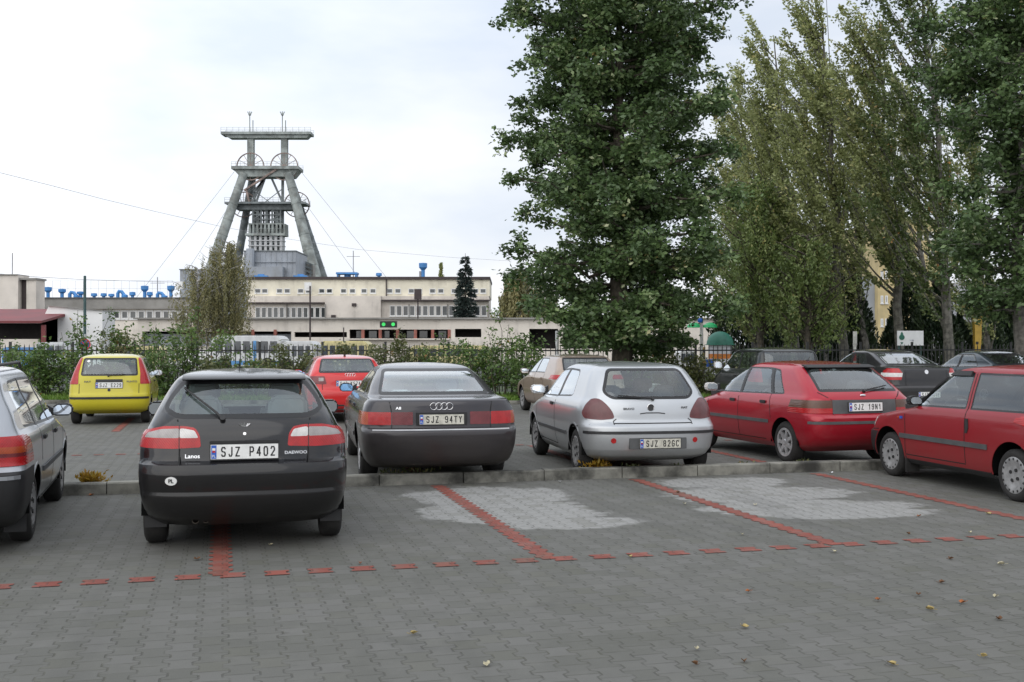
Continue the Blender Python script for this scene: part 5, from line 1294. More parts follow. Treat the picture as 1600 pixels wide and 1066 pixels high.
    for y in (ya, yb):                                   # wheel arch lips and liners
        lipm = sp.get('lip', P); ra = R + sp.get('gap', .055)
        for s_ in (-1, 1):
            g = MB(); a0 = -.12; pts = [(y + cos(a) * (ra + .002), R + .015 + sin(a) * (ra + .002)) for a in np.linspace(a0, pi - a0, 26)]
            sh.strip(g, pts, 0, s_, .022, .006, step=.2, off=-.003); g.build('arch_lip', lipm, car, smooth=True)
        ww = Wd / 2 - .03
        
        for s_ in (-1, 1):
            g = MB(); xa, xb_ = sorted((s_ * ww, s_ * (ww - .34))); aa = [(y + cos(a) * (ra + .012), R + .015 + sin(a) * (ra + .012)) for a in np.linspace(-.1, pi + .1, 20)]
            vs = [(x, p[0], p[1]) for x in (xa, xb_) for p in aa] + [(s_ * (ww - .341), p[0], p[1]) for p in aa]
            g.add(vs, [(i, i + 1, 21 + i, 20 + i) for i in range(19)] + [tuple(range(40, 60))])
            g.build('wheel_housing', M_under, car, fix=False)
    # inner floor tub
    m = MB(); zf = .30; zt_ = sp.get('tub', .56); wi = Wd / 2 - .09
    for a, b, w_ in ((.22, ya - R - .08, wi - .16), (ya - R - .08, ya + R + .08, wi - .30), (ya + R + .08, yb - R - .10, wi), (yb - R - .10, yb + R + .1, wi - .32), (yb + R + .1, L - .28, wi - .16)):
        if b > a: m.box(-w_, w_, a + .001, b - .001, zf, zt_ if a < L * .55 else .60)
    m.build('floor_pan', M_under, car)
    m = MB(); m.box(-wi + .16, wi - .16, .62, L - .5, .20, .235); m.build('underbody', M_under, car)
    sm = sp.get('seatmat', M_seat); yfs = sp.get('front_seat', L * .50); yrs = sp.get('rear_seat', L * .28); sb = sp.get('seat_back', .58)
    for s_ in (-1, 1): seat(car, s_ * .36, yfs, sm, back=sb, zb=zt_ - .12)
    if sp.get('rear_bench', True):
        m = MB(); Mx = Matrix.Translation((0, yrs, zt_ - .02)) @ Matrix.Rotation(.3, 4, 'X'); m.prism([(-.60, 0), (.60, 0), (.60, .36), (.52, .46), (-.52, .46), (-.60, .36)], -.13, 0, axis='y', M=Mx); m.build('rear_seat', sm, car, bevel=.03)
        for s_ in (-1, 1):
            m = MB(); hw, hh_ = sp.get('headrest', (.14, .17)); m.prism([(s_ * .36 - hw, .47), (s_ * .36 + hw, .47), (s_ * .36 + hw * .95, .47 + hh_ * .8), (s_ * .36 + hw * .7, .47 + hh_), (s_ * .36 - hw * .7, .47 + hh_), (s_ * .36 - hw * .95, .47 + hh_ * .8)], -.11, -.01, axis='y', M=Mx); m.build('rear_headrest', sm, car, bevel=.03)
    m = MB(); yd = sp.get('dash', L * .67); m.prism([(yd, .55), (yd + .02, .82), (yd + .14, .90), (yd + .55, .93), (yd + .55, .5)], -wi + .06, wi - .06, axis='x'); m.build('dashboard', M_trim, car, bevel=.02)
    m = MB(); sc = Vector((-.36, yd - .12, .86)); m.tube([sc + Vector((cos(a) * .185, -sin(a) * .185 * .35, sin(a) * .185 * .94)) for a in np.linspace(0, 2 * pi, 20)], .014, 6, cap=False); m.bar(sc - Vector((.17, 0, 0)), sc + Vector((.17, 0, 0)), .04, .02); m.bar(sc, sc + Vector((0, .2, -.08)), .06); m.build('steering_wheel', M_trim, car)
    if 'shelf' in sp:
        y0, y1, z = sp['shelf']; m = MB(); m.box(-.58, .58, y0, y1, z - .02, z); m.build('parcel_shelf', M_trim, car)
    # wheels
    tw = sp.get('tw', .18)
    for y in (ya, yb):
        for s_ in (-1, 1): wheel(car, s_ * (sp.get('track', Wd / 2 - .035) - tw / 2), y, R, tw, sp.get('rim', 'hubcap'), s_, sp.get('rimr'))
    for s_ in (-1, 1):
        if sp.get('flaps'):
            m = MB(); x = s_ * (Wd / 2 - .14); m.box(x - .085, x + .085, ya - R - .035, ya - R - .025, .12 if sp['flaps'] == 1 else .17, .36); m.build('mud_flap', M_blackp, car)
        mirror(car, sh, s_, sp.get('mirror_y', yd + .12), sp.get('mirror_z', .98), sp.get('mirror_mat', P), sp.get('mirror_glass', M_mirror), *(sp.get('mirror_size', (.20, .125))))
        for (y, z) in sp.get('handles', []):
            hp, hn = sh.hit(y, z, 0, s_)
            if hp:
                m = MB(); m.box(min(hp.x, hp.x + s_ * .022), max(hp.x, hp.x + s_ * .022), y - .075, y + .075, z - .022, z + .022); m.build('door_handle', sp.get('handle_mat', M_blackp), car, bevel=.008)
    for (x, y, r_, n_) in sp.get('exhaust', []):
        m = MB(); m.lathe([(r_, 0), (r_, .35), (r_ * .8, .35), (r_ * .8, .0)], c=(x, y, n_), n=14, axis='y', closed=True); m.tube([(x, y + .3, n_), (x * .8, y + 1.2, n_ + .02)], r_ * .8, 8); m.build('exhaust_pipe', M_exh, car, smooth=True)
    if 'wiper' in sp: wiper(car, sh, *sp['wiper'])
    if 'plate' in sp: plate(car, *sp['plate'][:4], sp['plate'][4], **(sp['plate'][5] if len(sp['plate']) > 5 else {}))
    if 'antenna' in sp:
        x, y, l_ = sp['antenna']; m = MB(); m.tube([(x, y, H - .04), (x, y, H + .01), (x, y - l_ * .6, H + l_ * .7)], .008, 6, .003); m.cyl((x, y, H - .03), .025, .04, 10); m.build('aerial', M_blackp, car)
    del car['w2']
    car.scale = (1, 1, sp.get('tall', 1.0))
    return car, sh

def carpos(px, D, off=0.0): return ((px - 800) / FPX * D, D)
def badge_text(sh, car, txt, x, z, size, sx=1.0, m_=None, name='lettering', off=.006):
    h, n = sh.hit(x, z, 1, -1); al = math.atan2(n.z, -n.y); az = math.atan2(n.x, -n.y)
    return text_mesh(txt, size, name, m_ or M_chrome, car, Matrix.Translation(h + n * off) @ Matrix.Rotation(az, 4, 'Z') @ Matrix.Rotation(-al, 4, 'X') @ ROT_REAR, .002, bold=.0006, sx=sx)
def ring(sh, car, x, z, r, rt, m_=None, name='emblem', sx=1.0):
    m = MB(); h, n = sh.hit(x, z, 1, -1); c = h + n * .008; pts = [c + Vector((cos(a) * r * sx, n.z * -.0, sin(a) * r)) for a in np.linspace(0, 2 * pi, 25)]; m.tube(pts, rt, 6, cap=False); return m.build(name, m_ or M_chrome, car, smooth=True)
def disc(sh, car, x, z, r, m_, name, th=.01, rz=None):
    m = MB(); h, n = sh.hit(x, z, 1, -1); k = 20; rz = rz or r; ex = n.cross(Vector((0, 0, 1))).normalized() * -1; ez = ex.cross(n) * -1
    front = [h + n * th + ex * (cos(a) * r) + ez * (sin(a) * rz) for a in np.linspace(0, 2 * pi, k + 1)[:-1]]; back = [p - n * (th + .01) for p in front]
    m.add(front + back, [tuple(range(k))] + [(i, (i + 1) % k, k + (i + 1) % k, k + i) for i in range(k)]); return m.build(name, m_, car)

GRP = 'parked cars'
# ---------------- black five door hatchback (Lanos shape)
P_black = paint('black_paint', (0.008, 0.008, 0.010), metal=0.0, rough=0.20, dirt=0.06, dirtcol=(.04, .038, .035))
P_blackb = paint('black_bumper_paint', (0.009, 0.009, 0.010), rough=.36, dirt=.10, dirtcol=(.05, .046, .042), coat=.75)
L = 4.07; H = 1.43
car, sh = make_car(dict(label='black rounded hatchback with rear wiper and oval country sticker, nearest car to the camera', group=GRP, L=L, W=1.678, H=H, pos=(-2.10, 8.80), yaw=radians(13.4), paint=P_black, wr=.29, axles=(.76, 3.28), gap=.05,
    rear=[(.20, .30), (.30, .10), (.40, .03), (.47, .012), (.49, .022), (.55, .005), (.65, .0), (.70, .035), (.73, .10), (.80, .115), (.92, .135), (1.02, .17), (1.06, .20), (1.15, .30), (1.25, .42), (1.33, .52), (1.365, .56), (1.385, .66), (1.41, .95), (1.43, 1.5)],
    nose=[(.20, 3.85), (.35, 4.04), (.5, L), (.62, 4.04), (.70, 3.95), (.78, 3.70), (.86, 3.30), (.93, 3.02), (1.0, 2.88), (1.15, 2.62), (1.3, 2.34), (1.38, 2.12), (1.41, 1.9), (1.43, 1.62)],
    width=[(.20, .70), (.28, .775), (.45, .825), (.62, .839), (.80, .838), (.92, .815), (.98, .775), (1.1, .715), (1.25, .635), (1.35, .565), (1.39, .51), (1.41, .43), (1.425, .25), (1.43, .05)],
    rr=[(0, .40), (.6, .42), (.9, .42), (1.05, .42), (1.3, .36), (H, .2)], nr=3.4,
    bumper=.70, bumper_mat=P_blackb,
    side_windows=[([(2.02, .95), (2.92, .93), (2.30, 1.31), (2.02, 1.33)], [.03, .04, .08, .02]), ([(1.10, .98), (1.96, .95), (1.96, 1.33), (1.35, 1.33)], [.05, .02, .02, .08]), ([(.78, 1.02), (1.04, .99), (1.26, 1.32), (1.12, 1.30)], [.03, .02, .03, .03])],
    rear_window=([(-.52, 1.055), (.52, 1.055), (.64, 1.12), (.60, 1.22), (.50, 1.355), (-.50, 1.355), (-.60, 1.22), (-.64, 1.12)], [.06, .06, .06, .08, .05, .05, .08, .06]),
    windscreen=([(-.66, .98), (.66, .98), (.52, 1.36), (-.52, 1.36)], .05),
    lamps=[([(.335, .835), (.345, .93), (.38, .985), (.46, 1.0), (.62, .998), (.76, .965), (.84, .92), (.84, .83), (.55, .825)], .02, M_lred), ([(.355, .908), (.385, .965), (.46, .980), (.498, .981), (.498, .908)], .015, M_lclear), ([(.505, .908), (.505, .981), (.64, .975), (.745, .945), (.775, .908)], .012, M_lgrey), ([(.498, .82), (.505, .82), (.505, 1.0), (.498, 1.0)], .0, M_blackp)],
    headlamp=[(.40, .64), (.76, .66), (.74, .76), (.42, .75)],
    gaps_rear=[[(-.50, .70), (-.50, .84)], [(.50, .70), (.50, .84)], [(-.50, .99), (-.52, 1.05)], [(.50, .99), (.52, 1.05)], [(-.55, 1.375), (0, 1.39), (.55, 1.375)]],
    gaps_side=[[(2.0, .30), (2.0, .94)], [(2.98, .32), (2.98, .92)], [(1.08, .62), (1.10, .97)], [(2.0, .30), (2.9, .31)]],
    handles=[(2.14, .83), (1.26, .85)], plate=(0, .085, .80, radians(-4), 'SJZ P402'), mirror_y=2.86, mirror_z=1.0, mirror_size=(.21, .14), flaps=2, dash=2.62, front_seat=1.95, rear_seat=1.02, seatmat=M_seatg, shelf=(.35, .9, .93),
    wiper=((-.17, 1.045), (-.47, 1.27)), exhaust=[(-.38, .20, .028, .25), (-.30, .22, .028, .25)], rimr=.185, headrest=(.17, .2), antenna=(-.05, 1.75, .12), rear_glass=G_std, tub=.62, seat_back=.62))
# rear roof spoiler lip, sticker, emblem
m = MB(); m.prism([(.60, 1.372), (.50, 1.35), (.47, 1.358), (.50, 1.378), (.68, 1.40)], -.50, .50, axis='x'); m.build('roof_spoiler', P_black, car, bevel=.006)
disc(sh, car, -.555, .585, .047, M_plate, 'country_sticker', rz=.033); badge_text(sh, car, 'PL', -.555, .585, .042, m_=M_ptext, off=.0125)
badge_text(sh, car, 'Lanos', -.40, .765, .045, 1.1); badge_text(sh, car, 'DAEWOO', .40, .780, .034, 1.15)
m = MB(); h, n = sh.hit(0, 1.005, 1, -1)
for i in range(-3, 4): m.tube([h + n * .008 + Vector((i * .006, 0, -.018 + abs(i) * .001)), h + n * .008 + Vector((i * .0145, 0, .017 - abs(i) * .0035))], .0035, 5)
m.build('emblem', M_chrome, car)
disc(sh, car, 0, .935, .012, M_chrome, 'lock')
m = MB(); m.box(-.27, .27, .098, .115, .862, .885); m.build('plate_lamp_bar', M_blackp, car, bevel=.005)
m = MB(); m.ball((-.16, 1.0, 1.12), .13, .06, .035, 10, 6); m.ball((-.12, .99, 1.15), .05, .04, .03, 8, 5); c_ = m.build('red_cap', mat('red_cloth', (.62, .07, .03), .8), None, smooth=True)
c_.location = car.matrix_world @ Vector((0, 0, 0)) if False else Vector(car.location); c_.rotation_euler = car.rotation_euler; c_.location += Matrix.Rotation(car.rotation_euler.z, 3, 'Z') @ Vector((0.02, -.42, -.16)); tag(c_, 'red cloth cap lying behind the rear window of the black hatchback', 'cap')

# ---------------- dark executive saloon (Audi A8 shape)
P_grey = paint('dark_violet_grey_paint', (0.030, 0.028, 0.034), metal=.35, rough=.30, dirt=.62, dirtcol=(.085, .073, .064))
L = 5.03; H = 1.40
car, sh = make_car(dict(label='dirty dark grey violet saloon with four ring emblem and wide boot between two hatchbacks', group=GRP, L=L, W=1.86, H=H, pos=(-.80, 12.95), yaw=radians(11.2), paint=P_grey, wr=.32, axles=(1.12, 4.0), gap=.045, z=0.0,
    rear=[(.20, .35), (.27, .12), (.40, .04), (.55, .0), (.63, .0), (.66, .03), (.68, .085), (.80, .10), (.90, .115), (.985, .14), (1.005, .20), (1.015, .42), (1.02, .66), (1.06, .80), (1.15, 1.05), (1.25, 1.32), (1.31, 1.56), (1.345, 1.72), (1.375, 2.0), (1.40, 2.6)],
    nose=[(.20, 4.8), (.35, 5.0), (.5, L), (.64, 5.0), (.70, 4.93), (.80, 4.72), (.88, 4.3), (.94, 3.85), (.98, 3.68), (1.1, 3.42), (1.24, 3.12), (1.33, 2.9), (1.37, 2.75), (1.40, 2.66)],
    width=[(.20, .80), (.30, .88), (.5, .93), (.66, .94), (.82, .93), (.93, .895), (1.0, .845), (1.03, .80), (1.15, .735), (1.26, .66), (1.32, .61), (1.355, .56), (1.38, .48), (1.395, .28), (1.40, .05)],
    rr=[(0, .40), (.6, .42), (.95, .40), (1.02, .32), (1.3, .30), (H, .2)], nr=4.0,
    bumper=.665, bumper_mat=P_grey,
    side_windows=[([(2.55, .99), (3.58, .98), (2.98, 1.31), (2.55, 1.32)], [.03, .04, .08, .02]), ([(1.62, 1.01), (2.49, .99), (2.49, 1.32), (1.95, 1.32)], [.04, .02, .02, .08]), ([(1.28, 1.03), (1.56, 1.015), (1.84, 1.305), (1.66, 1.275)], [.03, .02, .03, .03])],
    rear_window=([(-.69, 1.035), (.69, 1.035), (.57, 1.335), (-.57, 1.335)], .06),
    windscreen=([(-.72, 1.0), (.72, 1.0), (.57, 1.34), (-.57, 1.34)], .05),
    lamps=[([(.335, .715), (.575, .715), (.575, .862), (.335, .862)], .012, M_ldred), ([(.585, .715), (.90, .715), (.90, .862), (.585, .862)], .01, M_lred), ([(.84, .715), (.95, .715), (.95, .862), (.84, .862)], .0, M_lamber)],
    headlamp=[(.40, .62), (.84, .64), (.82, .76), (.42, .75)],
    gaps_rear=[[(-.58, .68), (-.58, .715)], [(-.58, .862), (-.60, .98)], [(.58, .68), (.58, .715)], [(.58, .862), (.60, .98)]],
    gaps_side=[[(2.52, .30), (2.52, .98)], [(3.66, .32), (3.66, .96)], [(1.52, .76), (1.60, .98)]],
    mould_side=[([(1.55, .52), (3.6, .52)], .05, .012, P_grey)],
    mould_rear=[([(-.80, .655), (.80, .655)], .012, .006, M_lt, 'bumper_trim')],
    handles=[(2.68, .87), (1.74, .88)], handle_mat=P_grey, plate=(0, .085, .775, radians(-5), 'SJZ 94TY', dict(m_=M_platey)), mirror_y=3.5, mirror_z=1.03, mirror_glass=M_mirrorb, mirror_mat=P_grey, dash=3.3, front_seat=2.55, rear_seat=1.62, seatmat=M_seatg, headrest=(.16, .16), tub=.50, seat_back=.62,
    exhaust=[(-.32, .14, .032, .28), (-.24, .14, .032, .28)], tw=.22, rimr=.21, rim='alloy'))
for i in range(4): ring(sh, car, -.0 + (i - 1.5) * .062, .925, .040, .004)
badge_text(sh, car, 'A8', -.50, .905, .045, 1.2); 
m = MB(); m.box(-.30, .30, .088, .104, .70, .855); m.build('plate_recess', M_blackp, car, bevel=.005)
m = MB(); m.box(-.62, .62, .98, 1.42, 1.0, 1.015); m.build('parcel_shelf', M_trim, car)

# ---------------- small silver three door hatchback (Bravo shape)
P_silver = paint('silver_paint', (0.52, 0.54, 0.56), metal=.55, rough=.30, dirt=.30, dirtcol=(.26, .25, .23))
L = 4.03; H = 1.42
car, sh = make_car(dict(label='silver three door hatchback with teardrop smoked tail lights and round red reflectors', group=GRP, L=L, W=1.755, H=H, pos=(1.76, 13.75), yaw=radians(10.5), paint=P_silver, wr=.29, axles=(.70, 3.24), gap=.055,
    rear=[(.20, .32), (.27, .12), (.36, .03), (.55, .0), (.63, .01), (.66, .05), (.70, .10), (.80, .115), (.90, .14), (.96, .17), (1.05, .23), (1.15, .31), (1.25, .40), (1.33, .49), (1.37, .60), (1.39, .78), (1.41, 1.1), (1.42, 1.55)],
    nose=[(.20, 3.8), (.35, 3.98), (.5, L), (.62, 4.0), (.70, 3.88), (.80, 3.55), (.88, 3.2), (.94, 2.98), (1.0, 2.85), (1.15, 2.6), (1.3, 2.34), (1.37, 2.15), (1.4, 1.95), (1.42, 1.62)],
    width=[(.20, .74), (.28, .81), (.45, .86), (.62, .877), (.80, .872), (.92, .845), (.98, .80), (1.1, .745), (1.25, .67), (1.33, .615), (1.37, .56), (1.395, .47), (1.41, .28), (1.42, .05)],
    rr=[(0, .42), (.6, .44), (.9, .46), (1.05, .42), (1.3, .34), (H, .2)], nr=3.3,
    bumper=.655, bumper_mat=P_silver,
    side_windows=[([(1.80, .94), (2.88, .92), (2.32, 1.29), (1.80, 1.325)], [.03, .05, .10, .03]), ([(.98, .975), (1.73, .945), (1.73, 1.325), (1.20, 1.315)], [.12, .03, .03, .12])],
    rear_window=([(-.50, .965), (.50, .965), (.60, 1.05), (.48, 1.345), (-.48, 1.345), (-.60, 1.05)], [.07, .07, .09, .07, .07, .09]),
    windscreen=([(-.68, .97), (.68, .97), (.54, 1.34), (-.54, 1.34)], .05),
    lamps=[([(.48, .735), (.50, .81), (.56, .90), (.64, .975), (.72, .975), (.79, .91), (.84, .80), (.82, .73), (.64, .715)], .045, M_lsmoke)],
    headlamp=[(.44, .60), (.78, .63), (.76, .72), (.46, .70)],
    gaps_rear=[[(-.50, .66), (-.50, .70), (-.46, .73)], [(.50, .66), (.50, .70), (.46, .73)], [(-.50, .675), (.50, .675)]],
    gaps_side=[[(1.765, .30), (1.765, .94)], [(2.94, .32), (2.96, .90)], [(1.765, .30), (2.9, .31)], [(.75, .60), (.20, .655)]],
    mould_side=[([(1.10, .50), (2.86, .50)], .045, .012, M_greyp)],
    mould_rear=[([(-.84, .565), (.84, .565)], .034, .010, M_blackp, 'bumper_strip'), ([(-.16, .79), (-.08, .80), (.08, .80), (.16, .79)], .012, .004, M_blackp, 'tailgate_handle')],
    handles=[(1.93, .84)], handle_mat=M_blackp, plate=(.06, -.012, .432, radians(2), 'SJZ 82GC', dict(m_=M_platey)), mirror_y=2.80, mirror_z=1.0, mirror_mat=M_lclear, mirror_size=(.21, .13), dash=2.6, front_seat=1.95, rear_seat=1.0, seatmat=M_seat, shelf=(.3, .85, .90),
    wiper=((.02, .965), (-.42, 1.0)), rimr=.19, rim='hubcap', tub=.54))
for x in (-.52, .52): disc(sh, car, x, .47, .033, M_lred, 'reflector')
disc(sh, car, -.02, .865, .040, M_blackp, 'emblem', .008); ring(sh, car, -.02, .865, .042, .005)
badge_text(sh, car, 'BRAVO', -.30, .85, .036, 1.2, M_greyp); badge_text(sh, car, 'FIAT', .42, .86, .034, 1.3, M_greyp)
m = MB(); m.box(-.33, .40, -.006, .03, .365, .50); m.build('plate_recess', M_greyp, car, bevel=.004)

# ---------------- dark red five door hatchback (Astra shape)
P_red = paint('dark_red_paint', (0.38, 0.007, 0.022), metal=.25, rough=.28, dirt=.20, dirtcol=(.12, .045, .04))
L = 4.05; H = 1.41
def astra_widths(H): return [(.20, .73), (.28, .80), (.45, .84), (.62, .85), (.80, .845), (.90, .825), (.96, .785), (1.1, .73), (1.25, .655), (H - .08, .60), (H - .04, .55), (H - .02, .46), (H - .008, .27), (H, .05)]
car, sh = make_car(dict(label='dark red five door hatchback with black tailgate panel and bright alloy wheels', group=GRP, L=L, W=1.70, H=H, pos=(4.80, 15.05), yaw=radians(17.3), paint=P_red, wr=.29, axles=(.80, 3.32), gap=.05,
    rear=[(.20, .32), (.30, .10), (.40, .03), (.55, .0), (.66, .0), (.70, .05), (.72, .09), (.80, .10), (.90, .115), (.94, .14), (.99, .19), (1.05, .27), (1.15, .42), (1.25, .58), (1.31, .68), (1.345, .76), (1.37, .90), (1.39, 1.2), (1.41, 1.6)],
    nose=[(.20, 3.8), (.35, 4.0), (.5, L), (.62, 4.02), (.70, 3.92), (.78, 3.65), (.86, 3.28), (.92, 3.05), (1.0, 2.9), (1.15, 2.64), (1.28, 2.38), (1.36, 2.15), (1.39, 1.95), (1.41, 1.68)],
    width=astra_widths(H), rr=[(0, .36), (.6, .36), (.9, .34), (1.05, .32), (1.3, .28), (H, .2)], nr=4.4,
    bumper=.69, bumper_mat=P_red,
    side_windows=[([(2.08, .93), (2.96, .92), (2.34, 1.30), (2.08, 1.315)], [.02, .04, .08, .02]), ([(1.18, .945), (2.03, .93), (2.03, 1.315), (1.42, 1.315)], [.02, .02, .02, .06]), ([(.84, .955), (1.13, .945), (1.36, 1.305), (1.18, 1.29)], [.05, .02, .02, .05])],
    rear_window=([(-.62, 1.005), (.62, 1.005), (.53, 1.34), (-.53, 1.34)], .04),
    windscreen=([(-.67, .965), (.67, .965), (.53, 1.34), (-.53, 1.34)], .05),
    lamps=[([(.50, .72), (.84, .72), (.84, .79), (.50, .79)], .0, M_lred), ([(.50, .79), (.84, .79), (.84, .895), (.50, .895)], .0, M_lbrown)],
    panels=[([(-.495, .715), (.495, .715), (.495, .90), (-.495, .90)], .005, M_greyp)],
    headlamp=[(.42, .60), (.78, .62), (.76, .74), (.44, .73)],
    gaps_rear=[[(-.50, .69), (-.50, .72)], [(.50, .69), (.50, .72)], [(-.50, .90), (-.64, 1.0)], [(.50, .90), (.64, 1.0)], [(-.82, .49), (.82, .49)]],
    gaps_side=[[(2.055, .30), (2.055, .93)], [(3.02, .32), (3.02, .90)], [(1.12, .60), (1.17, .95)], [(1.3, .30), (2.95, .30)]],
    mould_side=[([(1.18, .56), (2.96, .56)], .045, .012, M_greyp)],
    mould_rear=[([(-.82, .60), (.82, .60)], .038, .010, M_greyp, 'bumper_strip')],
    handles=[(2.22, .82), (1.33, .83)], plate=(.0, .078, .805, radians(-3), 'SJZ 19N1'), mirror_y=2.90, mirror_z=.99, mirror_mat=M_lclear, dash=2.66, front_seat=2.0, rear_seat=1.05, shelf=(.35, .9, .93), wiper=((.05, 1.0), (.46, 1.06)), rimr=.195, rim='alloy', seatmat=M_seat, tub=.56, antenna=(0, 1.5, .08)))
m = MB(); m.prism([(.80, 1.355), (.66, 1.318), (.64, 1.325), (.67, 1.342), (.80, 1.368)], -.55, .55, axis='x'); m.build('roof_spoiler', M_blackp, car, bevel=.006)
m = MB(); h, n = sh.hit(0, .95, 1, -1); m.ball(h + n * .008, .045, .008, .020, 14, 6); m.build('emblem', M_chrome, car, smooth=True)

# ---------------- small dark red boxy three door hatchback (Uno shape)
P_red2 = paint('faded_red_paint', (0.27, 0.010, 0.018), metal=.0, rough=.34, dirt=.30, dirtcol=(.14, .06, .05), coat=.7)
L = 3.66; H = 1.42
car, sh = make_car(dict(label='boxy red three door hatchback seen from its left side at the right edge, grey hubcaps', group=GRP, L=L, W=1.555, H=H, pos=(6.12, 11.30), yaw=radians(12.6), paint=P_red2, wr=.275, axles=(.63, 2.99), gap=.07,
    rear=[(.20, .30), (.30, .05), (.50, .0), (.60, .02), (.64, .07), (.80, .09), (.95, .11), (1.1, .17), (1.25, .24), (1.34, .29), (1.38, .38), (1.40, .7), (1.42, 1.3)],
    nose=[(.20, 3.5), (.30, 3.63), (.45, L), (.54, 3.64), (.58, 3.58), (.66, 3.54), (.74, 3.48), (.80, 3.2), (.86, 2.86), (.90, 2.66), (1.0, 2.50), (1.15, 2.27), (1.3, 2.03), (1.36, 1.90), (1.39, 1.7), (1.42, 1.36)],
    width=[(.20, .70), (.26, .745), (.45, .772), (.62, .778), (.80, .772), (.88, .755), (.93, .725), (1.1, .675), (1.25, .625), (1.34, .59), (1.375, .55), (1.40, .45), (1.413, .26), (1.42, .05)],
    rr=[(0, .20), (.6, .20), (.9, .2), (1.05, .18), (1.3, .16), (H, .2)], rf=[(0, .42), (.6, .42), (.86, .5), (1.0, .4), (H, .3)], nr=4.5, nf=3.4, bumper=.55, bumper_mat=M_blackp, sill=.27,
    side_windows=[([(1.46, .92), (2.47, .905), (2.00, 1.315), (1.46, 1.33)], [.02, .03, .04, .02]), ([(.40, .93), (1.38, .92), (1.38, 1.33), (.52, 1.33)], [.05, .02, .02, .06])],
    side_glass={1: G_dark},
    rear_window=([(-.54, .95), (.54, .95), (.50, 1.32), (-.50, 1.32)], .04), windscreen=([(-.63, .93), (.63, .93), (.53, 1.345), (-.53, 1.345)], .04),
    lamps=[([(.50, .66), (.76, .66), (.76, .90), (.50, .90)], .01, M_lred)], headlamp=[(.42, .60), (.74, .61), (.73, .72), (.43, .73)],
    gaps_side=[[(1.42, .32), (1.42, .92), (1.42, 1.37)], [(2.62, .32), (2.60, .62), (2.62, .86), (2.50, .90)], [(1.42, .31), (2.62, .31)], [(3.5, .56), (3.20, .58)]],
    mould_side=[([(1.02, .535), (2.72, .535)], .055, .012, M_greyp)],
    mirror_y=2.42, mirror_z=.975, mirror_mat=M_blackp, mirror_glass=M_mirror, mirror_size=(.17, .11), dash=2.30, front_seat=1.62, rear_seat=.75, rimr=.19, rim='hubcap', tub=.50, seat_back=.56, black_pillars=False, lip=P_red2, tw=.155, glass=G_std))
for s_ in (-1,):
    m = MB(); h, n = sh.hit(1.34, .76, 0, -1); m.prism([(1.395, .82), (1.40, .66), (1.37, .66), (1.345, .72), (1.36, .82)], h.x - .012, h.x + .01, axis='x'); m.build('door_handle', M_blackp, car)
    m = MB(); m.box(h.x - .018, h.x + .0, 2.715, 2.745, .745, .765); o_ = m.build('side_indicator', M_lamber, car); m = MB(); m.box(h.x - .018, h.x, 2.66, 2.70, .74, .77); m.build('side_emblem', M_eu, car)
for s_ in (-1, 1):
    m = MB(); x = s_ * .66; m.box(x - .09, x + .09, 2.99 - .275 - .10, 2.99 - .275 - .08, .09, .40); m.build('mud_flap', M_rubber, car)
m = MB(); sh.strip(m, [(2.41, .95), (1.99, 1.305), (1.50, 1.315)], 0, -1, .05, .02, off=.004); m.build('wind_deflector', M_blackp, car)

